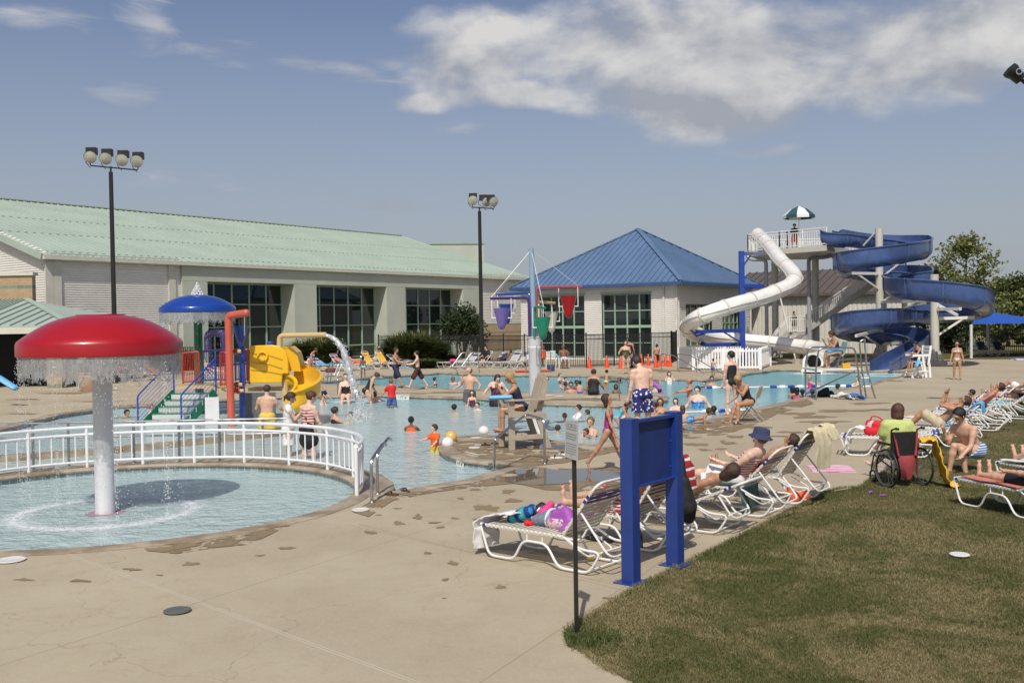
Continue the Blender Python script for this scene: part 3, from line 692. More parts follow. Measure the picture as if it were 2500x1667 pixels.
def picket_fence(pts, h=1.12):
    f = empty('picket_fence', (0, 0, 0), label='white picket fence round the foot of the blue steel post', cat='fence')
    r = MB(); pk = MB(); ps = []
    for a, b in pts:
        d = b-a; L = d.length; u = d.normalized()
        for z in (h-.12, .15): r.beam(a+Vector((0,0,z)), b+Vector((0,0,z)), .05, .1)
        n = int(L/.15)
        for i in range(n):
            p = a+u*((i+.5)*L/n); nn = Vector((-u.y, u.x, 0))*.012; w = u*.042
            vs = []
            for s_ in (nn, -nn): vs += [p-w+s_+Vector((0,0,.06)), p+w+s_+Vector((0,0,.06)), p+w+s_+Vector((0,0,h)), p+s_+Vector((0,0,h+.05)), p-w+s_+Vector((0,0,h))]
            pk.add(vs, [(0,1,2,3,4),(9,8,7,6,5),(0,5,6,1),(1,6,7,2),(2,7,8,3),(3,8,9,4),(4,9,5,0)])
        ps += [a, b]
    r.build('rail', WHP, f, smooth=0); pk.build('picket_panel', WHP, f, smooth=0)
    seen = []
    for p in ps:
        if any((p-q).length < .1 for q in seen): continue
        seen.append(p); MB().box(p.x-.065, p.x+.065, p.y-.065, p.y+.065, 0, h+.05).build('post', WHP, f, smooth=0)
c_ = [G(1692,903), G(1765,903.3), G(1856,902.5), G(1657,898.5), G(1880,893)]
picket_fence([(c_[3], c_[0]), (c_[0], c_[1]), (c_[1], c_[2]), (c_[2], c_[4]), (c_[3], G(1770,897)), (G(1770,897), c_[4])])

# ------------------------------------------------------------------ vegetation
def leaf_mat(name, c1, c2):
    m, t, b = newmat(name)
    g = t.add('ShaderNodeNewGeometry'); oi = t.add('ShaderNodeNewGeometry').outputs['Random Per Island']
    c = t.mix(oi, c1, c2); t.link(c, b.inputs['Base Color']); b.inputs['Roughness'].default_value = .6
    tl = t.add('ShaderNodeBsdfTranslucent'); t.link(c, tl.inputs[0]); ms = t.add('ShaderNodeMixShader'); ms.inputs[0].default_value = .3
    t.link(b.outputs[0], ms.inputs[1]); t.link(tl.outputs[0], ms.inputs[2]); t.link(ms.outputs[0], t.n['Material Output'].inputs[0])
    return m
LEAF = leaf_mat('leaves_mid', (.060, .085, .022), (.17, .19, .055)); LEAFD = leaf_mat('leaves_dark', (.018, .034, .010), (.05, .075, .022)); LEAFY = leaf_mat('leaves_lime', (.25, .30, .03), (.42, .42, .06))
LEAFT = leaf_mat('leaves_olive', (.10, .125, .03), (.25, .26, .08)); BARK = M('bark', (.10, .08, .06), .9, var=.2, vs=8)
def leaves(centres, size, seed=1, squash=.6):
    r = np.random.default_rng(seed); n = len(centres); c = np.asarray(centres)
    a = r.normal(size=(n, 3)); a /= np.linalg.norm(a, axis=1)[:, None]; b = r.normal(size=(n, 3)); b -= a*(a*b).sum(1)[:, None]; b /= np.linalg.norm(b, axis=1)[:, None]
    s = size*r.uniform(.6, 1.3, (n, 1)); a *= s; b *= s*squash
    v = np.stack([c-a, c-b, c+a, c+b], 1).reshape(-1, 3)
    return v
def leafmesh(name, v, mat, parent=None, **tags):
    me = bpy.data.meshes.new(name); n = len(v)//4
    me.vertices.add(len(v)); me.vertices.foreach_set('co', v.astype(np.float32).ravel())
    me.loops.add(n*4); me.loops.foreach_set('vertex_index', np.arange(n*4, dtype=np.int32))
    me.polygons.add(n); me.polygons.foreach_set('loop_start', np.arange(0, n*4, 4, dtype=np.int32)); me.polygons.foreach_set('loop_total', np.full(n, 4, dtype=np.int32))
    me.materials.append(mat); me.update(calc_edges=True); me.validate()
    o = bpy.data.objects.new(name, me); COL.objects.link(o); o.parent = parent
    return tag(o, **tags)
def cluster(c, r, n, rng, shell=.5):
    d = rng.normal(size=(n, 3)); d /= np.linalg.norm(d, axis=1)[:, None]; q = rng.uniform(shell, 1.0, (n, 1))
    return np.asarray(c)+d*q*np.asarray(r)
def tree(loc, h, w, label, seed=1, nl=9000, ls=.16, mat=None, trunk=.2, dens=26, group=None, low=.25, name='leafy_tree'):
    rng = np.random.default_rng(seed); t = empty(name, loc, label=label, cat='tree', group=group)
    mb = MB(); mb.tube([(0,0,-.1), (.05,0,h*.3), (-.05,.05,h*.6), (0,0,h*.92)], [trunk, trunk*.7, trunk*.4, trunk*.1], 7)
    cl = []
    for i in range(dens):
        z = h*(low+(1-low)*(i+.5)/dens); prof = math.sin(math.pi*min(1, max(.06, ((z/h-low)/(1-low))*.86+.12)))**.7
        a = i*2.4+rng.uniform(-.4, .4); rr = w/2*prof*rng.uniform(.35, .95); e = Vector((rr*math.cos(a), rr*math.sin(a), z))
        s0 = Vector((0, 0, max(h*.12, z-rr*.9))); mb.tube([s0, s0.lerp(e, .5)+Vector((0,0,-.1)), e], [trunk*.28, trunk*.16, .015], 4)
        cl.append((e, w*rng.uniform(.11, .2)))
        if rng.random() < .6: cl.append((s0.lerp(e, .6)+Vector((0,0,.15)), w*.12))
    mb.build('trunk', BARK, t)
    per = nl//len(cl); cs = np.concatenate([cluster(c, (r, r, r*.7), per, rng, .15) for c, r in cl])
    leafmesh('crown', leaves(cs, ls, seed), mat or LEAF, t)
    return t
def bush(loc, r, label, n=2500, ls=.09, mat=None, seed=3, group=None, name='shrub', cat='shrub'):
    rng = np.random.default_rng(seed); cs = []
    t = empty(name, loc, label=label, cat=cat, group=group)
    mb = MB()
    for i in range(14):
        d = Vector((rng.normal()*.5, rng.normal()*.5, rng.uniform(.2, 1))); d = d.normalized(); e = Vector((d.x*r[0]*.7, d.y*r[1]*.7, r[2]*(.35+.55*d.z))); mb.tube([(0,0,0), e*.5, e], [.03, .02, .008], 4)
        cs.append(cluster(e, (r[0]*.42, r[1]*.42, r[2]*.36), n//14, rng, .2))
    mb.build('stem', BARK, t); cs = np.concatenate(cs); cs = cs[cs[:, 2] > .02]
    leafmesh('foliage', leaves(cs, ls, seed), mat or LEAF, t); return t
def grass_clump(loc, r, h, label, n=900, seed=5, group=None):
    rng = np.random.default_rng(seed); a = rng.uniform(0, 6.28, n); q = np.sqrt(rng.uniform(0, 1, n))
    bx = np.stack([q*np.cos(a)*r*.35, q*np.sin(a)*r*.35, np.zeros(n)], 1); lean = rng.uniform(.1, 1.15, n)
    hh_ = h*np.clip(rng.normal(.8, .22, n), .25, 1.25); mid = bx+np.stack([np.cos(a)*r*.35*lean, np.sin(a)*r*.35*lean, hh_*.75], 1); tip = bx+np.stack([np.cos(a)*r*lean, np.sin(a)*r*lean, hh_*(1.02-.25*lean)], 1)
    w = np.stack([-np.sin(a), np.cos(a), np.zeros(n)], 1)*.018*(1+r)
    v = np.concatenate([np.stack([bx-w, bx+w, mid+w, mid-w], 1).reshape(-1, 3), np.stack([mid-w, mid+w, tip+w*.1, tip-w*.1], 1).reshape(-1, 3)])
    o = leafmesh('ornamental_grass', v, LEAF, None, label=label, cat='ornamental grass', group=group); o.location = loc; return o
def at(px, py): return G(px, py)
tree(G(2362, 856), 8.4, 8.0, 'tall open leafy tree standing behind the far iron fence', 11, 5200, .15, LEAFT, trunk=.2, dens=30, low=.22)
tree(G(2462, 846), 5.6, 6.5, 'rounded bushy tree behind the blue shade canopy', 12, 6000, .2, LEAF, .16, 22, low=.08)
tree(G(2300, 862), 4.2, 4.6, 'small dark tree leaning over the far iron fence', 13, 5000, .13, LEAFD, .1, 20, low=.05)
tree(G(2205, 862), 3.0, 3.0, 'low bushy tree just right of the beige building', 14, 3500, .12, LEAF, .1, 16, low=.05)
tree(G(1345, 852), 7.0, 5, 'treetop just showing over the left slope of the blue roof', 19, 2500, .2, LEAFD, .1, 16)
k = 0
rng = np.random.default_rng(44); cs = []
for i in range(70):
    x = 40+i*3.2+rng.uniform(-2, 2); y = 165+rng.uniform(-12, 25); hgt = rng.uniform(5.5, 8.0)+min(4, max(0, (x-60)*.05)); w = rng.uniform(3.5, 6)
    cs.append(cluster((x, y, hgt*.5), (w, 4, hgt*.52), 900, rng, .55))
leafmesh('distant_wood', leaves(np.concatenate(cs), .6, 9), LEAFD, kind='stuff')
bush(G(1130, 884)+Vector((0,1,0)), (2.2, 1.5, 3.5), 'tall rounded dark shrub at the right end of the hall windows', 5000, .12, LEAFD, 21)
gg = 'ornamental grasses along the hall'
for i, (px, py, r, h, lb) in enumerate([(745,893,1.9,1.6,'ornamental grass clump under the hall window, just right of the yellow slide'),(785,893,2.1,1.75,'ornamental grass clump behind the loungers at the second hall window'),(822,892,1.6,1.3,'low ornamental grass clump seen behind the falling spout water'),(985,893,2.2,1.9,'ornamental grass clump in front of the third pillar'),(1015,892,2.3,2.0,'tallest ornamental grass clump behind the two walking boys'),(1050,892,1.8,1.5,'ornamental grass clump left of the round dark shrub'),(1085,891,1.3,.7,'low day-lily clump by the iron fence'),(1040,898,1.2,.5,'short tuft at the front edge of the planting bed'),(330,905,1.2,1.0,'ornamental grass clump behind the reclining couple on the left'),(400,905,1.3,1.2,'ornamental grass clump behind the stair of the play structure'),(455,903,1.3,1.2,'ornamental grass clump behind the green pole')]):
    grass_clump(G(px, py), r, h, lb, 1300, 30+i, gg)

# ------------------------------------------------------------------ light poles
POLEM = M('dark_bronze_pole', (.018, .017, .015), .4, var=.05); REFL = M('lamp_reflector', (.55, .55, .52), .25, .8, var=0); LENS = M('lamp_lens', (.42, .42, .36), .1, var=.15, vs=3, spec=.8, coat=.5)
def lamp_head(parent, p, aim, s=1.0):
    q = Vector(aim).normalized().to_track_quat('Z', 'Y').to_matrix()
    h = MB(); prof = [(0.02,-.34),(.13,-.3),(.24,-.16),(.31,0),(.315,.03)]
    vs = []
    h.lathe(prof, 18); h.v = [tuple(q @ Vector(v)*s+Vector(p)) for v in h.v]; o = h.build('reflector', REFL, parent)
    l = MB(); l.lathe([(.31,.01),(.2,.05),(0.005,.065)], 18); l.v = [tuple(q @ Vector(v)*s+Vector(p)) for v in l.v]; l.build('lens', LENS, o)
    b = MB(); c = Vector(p)-Vector(aim).normalized()*.34*s+Vector((0,0,.18*s)); b.box(-.25,.25,-.17,.17,-.17,.2); b.v = [tuple(Vector(v)*s+c) for v in b.v]; b.build('ballast_box', POLEM, o, smooth=0, bevel=.02)
    y = MB(); y.tube([c+Vector((-.28*s,0,-.1)), c+Vector((-.31*s,-.05,-.4)), Vector(p)+Vector((-.2*s,0,-.3*s)), Vector(p)+Vector((0,0,-.52*s))], .02, 5); y.build('yoke', POLEM, o)
def light_pole(px, py_base, Y, ytop, heads, label, tilt=0):
    b = G(px, py_base); b = P(px, py_base, Y); top = P(px, ytop, Y).z; t = empty('light_pole', (b.x, Y, 0), label=label, cat='light pole', group='floodlight poles')
    m = MB(); m.tube([(0,0,0), (0,0,top)], [.135, .105], 8); m.build('pole', POLEM, t)
    xs = [h[0] for h in heads]; zz = lambda x: top+.22+x*tilt
    m = MB(); m.tube([(min(xs)-.05,0,zz(min(xs))+.12), (min(xs),0,zz(min(xs))), (0,0,zz(0)), (max(xs),0,zz(max(xs))), (max(xs)+.05,0,zz(max(xs))+.12)], .035, 6); m.tube([(0,0,top-.05),(0,0,zz(0)+.05)], .05, 6); m.build('crossarm', POLEM, t)
    for x, y, aim in heads: lamp_head(t, (x, y, zz(x)+.42), aim)
    return t
light_pole(279, 780, 50, 420, [(-.98,-.05,(.15,-1,-.45)),(-.22,-.05,(.1,-1,-.45)),(.58,-.05,(.1,-1,-.45)),(1.32,-.05,(.1,-1,-.4))], 'tall dark pole with four round floodlights above the hall roof', -.11)
light_pole(1175, 780, 62, 516, [(-.4,0,(.0,-1,-.35)),(.42,.3,(.75,-1,-.4)),(.88,0,(.65,-1,-.35))], 'tall dark pole with three round floodlights beside the end of the hall', -.08)
t = empty('light_pole', (P(2545, 500, 26).x, 26, 0), label='dark floodlight poking in at the upper right edge', cat='light pole', group='floodlight poles')
tp = P(2545, 215, 26); MB().tube([(0,0,0),(0,0,tp.z)], [.13,.1], 8).build('pole', POLEM, t)
hp = P(2478, 182, 26)-t.location; m = MB(); m.tube([Vector((0,0,tp.z)), P(2505, 205, 26)-t.location, hp], [.05,.05,.05], 8); m.build('crossarm', POLEM, t)
m = MB(); ax = Vector((-.75, 0, .65)).normalized(); m.lathe([(.02,-.22),(.16,-.2),(.17,.02),(.21,.12),(.2,.2),(.05,.22)], 14); q = ax.to_track_quat('Z','Y').to_matrix(); m.v = [tuple(q @ Vector(v)+hp) for v in m.v]; o_ = m.build('housing', POLEM, t)
m = MB(); m.lathe([(.06,0),(.085,.0),(.085,.02),(.06,.02)], 12); q = Vector((0,-1,0)).to_track_quat('Z','Y').to_matrix(); m.v = [tuple(q @ Vector(v)+hp+Vector((0,-.2,.02))) for v in m.v]; m.build('swivel', REFL, o_)
# ------------------------------------------------------------------ slide tower and slides
WSL = M('white_slide_gelcoat', (.78, .75, .70), .28, var=.05, vs=1.5, coat=.3); WIN = M('slide_inside_grey', (.22, .21, .19), .5)
BSL = M('blue_slide_gelcoat', (.052, .092, .23), .3, var=.25, vs=.9, coat=.3); BPOST = M('blue_steel', (.018, .055, .30), .35, var=.08)
CREAM = M('cream_column', (.50, .49, .43), .5, var=.05, vs=.6); RAILW = M('cream_rail', (.70, .68, .64), .45, var=.04); STEELG = M('grey_pipe', (.30, .31, .33), .4, var=.08); STAIRM = M('stair_grey', (.36, .35, .31), .6, var=.08)
CONCR = M('footing_concrete', (.36, .32, .26), .85, var=.12, vs=4)
# white tube
wpts = [P(1850,573,68),P(1866,588,66),P(1885,609,63),P(1906,636,60.5),P(1930,660,58.5),P(1941,679,57.3),P(1925,698,56.0),P(1895,712,55),P(1868,723,54.3),P(1832,734,53.4),P(1797,743,52.8),P(1762,754,52.4),P(1733,764,52.3),P(1704,776,52.6),P(1684,791,53.8),P(1680,805,55.6),P(1697,816,57.6),P(1730,824,59.2),P(1775,828,60),P(1835,833,60),P(1890,838,59.6),P(1946,845,58.8),P(1995,851,57.4),P(2022,858,55.6),P(2020,868,53.8),P(2003,877,52.2),P(1986,885,50.9)]
wp = catmull(wpts, 5); RT = .425
ws = empty('tube_slide', G(1900, 880), label='white enclosed tube slide zigzagging down from the tower into the pool', cat='water slide'); L0 = Vector(ws.location)
def loc(pts, o): return [Vector(p)-o for p in pts]
m = MB(); m.tube(loc(wp, L0), RT, 20, caps=False); m.tube(loc(wp, L0), RT-.03, 20, caps=False); m.build('tube', WSL, ws)
m = MB()
for i in range(0, len(wp), 9):
    if i+1 >= len(wp): break
    d = (wp[i+1]-wp[max(0, i-1)]).normalized(); m.tube(loc([wp[i]-d*.05, wp[i]+d*.05], L0), RT+.045, 20)
# side flange along both sides
for sgn in (-1, 1):
    pts = []
    for i in range(len(wp)):
        d = (wp[min(i+1, len(wp)-1)]-wp[max(i-1, 0)]).normalized(); s_ = d.cross(Vector((0,0,1))).normalized(); pts.append(wp[i]+s_*sgn*(RT+.02))
    m.tube(loc(pts, L0), .03, 4)
m.build('flange', M('slide_flange', (.56,.52,.46), .4), ws, smooth=60)
m = MB(); e = wp[-1]-L0; d = (wp[-1]-wp[-2]).normalized()
m.tube([e-d*.15, e+d*.12], [.50, .52], 24, caps=False); m.tube([e+d*.12, e+d*.1], [.52, .41], 24, caps=False)
m.build('exit_collar', WSL, ws)
m = MB(); sd = d.cross(Vector((0,0,1))).normalized()
for s_ in (-1, 1):
    a = e+sd*s_*.47; m.slab(a+d*.55+Vector((0,0,-.62)), a+d*.2+Vector((0,0,.02)), a-d*1.2+Vector((0,0,.05)), a-d*1.2+Vector((0,0,-.7)), .06)
m.slab(e-sd*.5+d*.5+Vector((0,0,-.42)), e+sd*.5+d*.5+Vector((0,0,-.42)), e+sd*.5-d*1.2+Vector((0,0,-.42)), e-sd*.5-d*1.2+Vector((0,0,-.42)), .1); m.build('exit_flume', WSL, ws, smooth=0)
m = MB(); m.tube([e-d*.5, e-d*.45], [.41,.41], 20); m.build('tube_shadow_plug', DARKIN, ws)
for px, Y in ((1948,58.8),(1966,58.2)):
    q = P(px, 848, Y); m = MB(); m.tube([Vector((q.x, Y, .2))-L0, Vector((q.x, Y, q.z-.2))-L0], .13, 8); m.lathe([(.01,.32),(.3,.3),(.34,0)], 8, (q.x-L0.x, Y-L0.y, -L0.z)); m.build('leg', CONCR, ws)
# blue half-pipe
def flume(path, side, name, mat, R0=.52, hi=.62, lo=.22):
    """side: +1 the outer (higher) wall is on the right of travel"""
    n = len(path); prof = []; K = 14
    vs = []; fs = []
    for i in range(n):
        d = (path[min(i+1, n-1)]-path[max(i-1, 0)]); d.z = 0; d.normalize(); r = Vector((d.y, -d.x, 0)); s_ = side[i]
        hr = lo+(hi-lo)*(s_+1)/2; hl = lo+(hi-lo)*(1-s_)/2
        ring = []
        ring.append((-R0-.07, hl-.03)); ring.append((-R0, hl))
        for k in range(K+1): a = math.pi+math.pi*k/K; ring.append((R0*math.cos(a), R0*.95*math.sin(a)))
        ring.append((R0, hr)); ring.append((R0+.07, hr-.03))
        inner = [(x*.93 if abs(x) <= R0 else x, z+.03 if abs(x) <= R0 else z+.03) for x, z in ring]
        full = ring+inner[::-1]
        vs += [path[i]+r*x+Vector((0,0,z)) for x, z in full]
    m = len(full)
    for i in range(n-1):
        for k in range(m): fs.append((i*m+k, (i+1)*m+k, (i+1)*m+(k+1) % m, i*m+(k+1) % m))
    fs.append(tuple(range(m))); fs.append(tuple(range((n-1)*m, n*m))[::-1])
    return vs, fs
bpts = [(2018,580,62.5,0),(2045,586,61.8,-.2),(2072,584,61.8,-1),(2110,590,63,-1),(2150,595,64,-1),(2200,598,64,-1),(2243,600,62.5,-1),(2254,610,60,-1),(2236,616,57.8,-1),(2200,622,56.6,-1),(2150,630,56,-1),(2100,638,56.2,-1),(2065,644,57.4,-1),(2056,654,59.8,-1),(2080,662,62.4,-1),(2120,668,63.6,-1),(2170,672,63.4,-1),(2215,673,61.8,-1),(2248,677,59.6,-.9),(2252,686,58,-.6),(2225,690,58.4,0),(2195,690,59,.6),(2178,697,57.5,1),(2190,705,55,1),(2230,709,52.6,1),(2280,714,51.4,1),(2330,721,50.8,1),(2378,731,51,1),(2402,744,52.8,1),(2392,757,55.4,1),(2350,764,57.2,1),(2300,767,57.6,1),(2255,771,56.8,.7),(2215,775,55.4,0),(2180,779,54.4,-.7),(2140,782,54,-1),(2095,787,54.2,-1),(2062,794,55.4,-1),(2052,804,57.6,-1),(2075,812,60,-1),(2120,818,61,-1),(2180,822,60.4,-1),(2225,828,58.6,-1),(2246,837,56.4,-1),(2238,849,54.4,-.8),(2215,864,52.8,-.4),(2190,880,51.6,0),(2163,897,50.5,0),(2148,905,49.9,0)]
bp_ = [P(x, y, Y) for x, y, Y, s_ in bpts]; bp = catmull(bp_, 4)
sd_ = []
for i in range(len(bpts)-1):
    for k in range(4): sd_.append(bpts[i][3]*(1-k/4)+bpts[i+1][3]*k/4)
sd_.append(bpts[-1][3])
bs = empty('open_slide', G(2200, 880), label='dark blue open flume slide coiling round two cream columns', cat='water slide'); L1 = Vector(bs.location)
vs, fs = flume(loc(bp, L1), sd_, 'flume', BSL); MB().add(vs, fs).build('flume', BSL, bs, smooth=40)
m = MB()
for i in range(0, len(bp)-1, 6):
    v2, f2 = flume(loc([bp[i], bp[i]+(bp[i+1]-bp[i]).normalized()*.09], L1), [sd_[i]]*2, 'r', BSL, R0=.56, hi=.63, lo=.23); m.add(v2, f2)
m.build('flange', M('blue_flange', (.065,.10,.235), .35), bs, smooth=0)
for (px, pyb, Y, ytop, w) in ((2148,866,61,558,.23),(2282,892,54.2,670,.225)):
    q = P(px, 800, Y); top = P(px, ytop, Y).z; b = Vector((q.x, Y, 0))-L1
    m = MB(); m.tube([b, b+Vector((0,0,top))], w, 20); c = m.build('column', CREAM, bs)
    m = MB(); m.tube([b+Vector((0,0,0)), b+Vector((0,0,.28))], .62, 14); m.build('footing', CONCR, c)
    m = MB()
    for k in range(8): a = k*math.pi/4; u = Vector((math.cos(a), math.sin(a), 0)); m.beam(b+u*.22+Vector((0,0,.8)), b+u*.42+Vector((0,0,.28)), .05, .12)
    m.build('gusset', CREAM, c, smooth=0)
m = MB()
def arm(x0, y0, Y0, x1, y1, Y1, br=True):
    a = P(x0, y0, Y0)-L1; b = P(x1, y1, Y1)-L1; m.beam(a, b, .14, .16)
    if br: m.beam(a+Vector((0,0,-1.0)), a.lerp(b, .75), .1, .1)
arm(2148,668,61,2070,667,58.5); arm(2148,640,61,2235,628,59); arm(2148,700,61,2240,697,59.5); arm(2148,737,61,2290,735,54.5); arm(2282,755,54.2,2345,754,52.2,False); arm(2282,778,54.2,2378,775,54)
arm(2148,805,61,2090,820,57); arm(2148,840,61,2225,835,58); m.beam(P(2282,740,54.2)-L1, P(2338,770,53)-L1, .12, .12); m.beam(P(2108,600,62)-L1, P(2140,565,61)-L1, .1, .1)
m.build('support_arm', RAILW, bs, smooth=0)
# tower
ZP = 7.15
pf = [P(1826,613,66.5), P(1903,609,64.6), P(2018,594,62), P(2074,612,66), P(2010,600,71), P(1842,600,71.5)]; pf = [Vector((p.x, p.y, ZP)) for p in pf]
tw = empty('slide_tower', G(1950, 872), label='cream slide tower with railed platform and stair', cat='tower'); L2 = Vector(tw.location)
m = MB(); m.prism([(p.x-L2.x, p.y-L2.y) for p in pf], ZP-.34, ZP); m.build('platform', CREAM, tw, smooth=0)
def rail(parent, pts, h=1.1, sp=.125, bal=True, mat=RAILW, name='railing'):
    m = MB()
    for a, b in zip(pts[:-1], pts[1:]):
        for z in ((h, h-.18, .1) if bal else (h, h*.5)): m.beam(a+Vector((0,0,z)), b+Vector((0,0,z)), .05, .05)
        n = max(1, int((b-a).length/sp)); k = max(1, round((b-a).length/1.5))
        if bal:
            for i in range(1, n): p = a.lerp(b, i/n); m.beam(p+Vector((0,0,.1)), p+Vector((0,0,h-.18)), .034, .034)
        for i in range(k+1): p = a.lerp(b, i/k); m.beam(p, p+Vector((0,0,h)), .06, .06)
    return m.build(name, mat, parent, smooth=0)
fp = [p-L2 for p in pf]
rail(tw, [fp[0], fp[1], fp[2]], sp=.17); rail(tw, [fp[3], fp[4], fp[5], fp[0]])
for px, Y in ((1893,69),(1992,67)):
    q = P(px, 800, Y); m = MB(); b = Vector((q.x, Y, 0))-L2; m.tube([b, b+Vector((0,0,ZP-.34))], .225, 18); c = m.build('column', CREAM, tw)
    m = MB()
    for k in range(8): a = k*math.pi/4; u = Vector((math.cos(a), math.sin(a), 0)); m.beam(b+u*.22+Vector((0,0,.9)), b+u*.42+Vector((0,0,.0)), .05, .14)
    m.build('gusset', CREAM, c, smooth=0)
for px, Y, tp in ((1872,66,ZP-.6),(1976,65,ZP-.6)):
    q = P(px, 800, Y); b = Vector((q.x, Y, 0))-L2; m = MB(); m.tube(fillet([b, b+Vector((0,0,tp)), b+Vector((-.9 if px < 1900 else 1.2, .4, tp+.05)), b+Vector((-1.1 if px < 1900 else 2.2, .6, tp+.3))], .3), .13, 10); m.build('drain_pipe', STEELG, tw)
def stair(parent, a, b, w, nm='stair'):
    d = b-a; h = Vector((d.x, d.y, 0)); s_ = Vector((-h.y, h.x, 0)).normalized()*w/2; n = max(2, int(abs(d.z)/.18))
    m = MB()
    for q in (s_, -s_): m.beam(a+q, b+q, .06, .34)
    for i in range(n):
        p = a+d*((i+.5)/n); m.beam(p-s_, p+s_, .28, .05)
    o = m.build(nm, STAIRM, parent, smooth=0)
    rail(parent, [a+s_, b+s_], 1.05, .14); rail(parent, [a-s_, b-s_], 1.05, .14)
def pz(px, Y, z): q = P(px, 700, Y); return Vector((q.x, Y, z))-L2
stair(tw, pz(1965,66.5,1.75), pz(2150,64.8,5.15), 1.2); stair(tw, pz(1926,66.5,1.75), pz(1870,67,.1), 1.2); stair(tw, pz(2160,66.8,5.15), pz(2074,66.8,ZP-.15), 1.1)
m = MB(); a = pz(1926,66.5,1.75); b = pz(1965,66.5,1.75); m.box(a.x, b.x, 66.5-L2.y-.7, 66.5-L2.y+.7, 1.6, 1.75); a = pz(2150,65.6,5.15); b = pz(2212,65.6,5.15); m.box(a.x, b.x, 64.0-L2.y, 67.5-L2.y, 4.97, 5.15); m.build('landing', STAIRM, tw, smooth=0)
rail(tw, [pz(1926,65.8,1.75), pz(1965,65.8,1.75)], 1.05); rail(tw, [pz(2150,64.1,5.15), pz(2212,64.1,5.15), pz(2212,67.4,5.15)], 1.05)
for px, Y, z in ((2208,65,4.97),(2160,67,4.97)): m = MB(); b = pz(px, Y, 0); m.tube([b, b+Vector((0,0,z))], .18 if px > 2200 else .12, 10); m.build('column', CREAM, tw)
m = MB(); m.beam(pz(1940,66,.0), pz(1903,66,4.2), .09, .09); m.beam(pz(1966,66,0.2), pz(1985,66.4,3.2), .09, .09); m.build('brace', RAILW, tw, smooth=0)
# blue steel post that carries the white tube
bpz = P(1811, 700, 56.5); bpL = Vector((bpz.x, 56.5, 0)); st = empty('steel_post', bpL, label='tall bright blue steel post with arms holding the white tube slide', cat='post')
zt = P(1811, 613, 56.5).z; m = MB(); m.box(-.14,.14,-.14,.14,0,zt); m.build('post', BPOST, st, smooth=0, bevel=.01)
def pb(x, y, Y): return P(x, y, Y)-bpL
for pts in ([(1812,620,56.5),(1862,619,61)], [(1812,697,56.5),(1864,699,55.6)], [(1812,806,56.5),(1700,810,54.6),(1682,806,54.6)], [(1812,840,56.5),(1722,842,58.2),(1712,838,58)], [(1812,850,56.5),(1884,850,59)]):
    m = MB(); q = [pb(*p) for p in pts]
    for a, b in zip(q[:-1], q[1:]): m.beam(a, b, .16, .2)
    m.beam(q[0]+Vector((0,0,-.75)), q[0].lerp(q[1], .45), .07, .07)
    m.build('arm', BPOST, st, smooth=0)
m = MB(); c = pb(1700, 800, 53.6); m.tube([c+Vector((-.35,-.3,-.1)), c+Vector((.0,-.1,-.44)), c+Vector((.5,.2,-.3))], .06, 6); m.build('cradle', BPOST, st)
# umbrella on the tower
WCL = M('white_canvas', (.72,.72,.70), .8, var=.04); GCL = M('dark_green_canvas', (.02,.07,.085), .8); BLUECL = M('blue_canvas', (.012,.075,.36), .75, var=.06)
uu = P(1951, 600, 66); um = empty('patio_umbrella', (uu.x, 66, ZP), label='white and dark green umbrella on top of the slide tower', cat='umbrella')
zu = P(1951, 530, 66).z-ZP; ut = P(1951, 503, 66).z-ZP; ru = 76/F*66/2
m = MB(); m.tube([(0,0,0),(0,0,ut)], .025, 6); m.build('pole', RAILW, um)
wh = MB(); gr = MB(); n8 = 8
for k in range(n8):
    tgt = wh if k % 2 == 0 else gr; a0 = R(-112.5+k*45); a1 = a0+R(45)
    q = [Vector((r*math.cos(a), r*math.sin(a), z)) for r, z in ((.02,ut),(ru*.55,ut-.22),(ru,zu+.1)) for a in (a0, a1)]
    tgt.add(q+[q[4]+Vector((0,0,-.2)), q[5]+Vector((0,0,-.2))], [(0,2,3,1),(2,4,5,3),(4,6,7,5)])
wh.build('canopy', WCL, um, smooth=20); gr.build('canopy', GCL, um, smooth=20, label='dark green canopy panels')
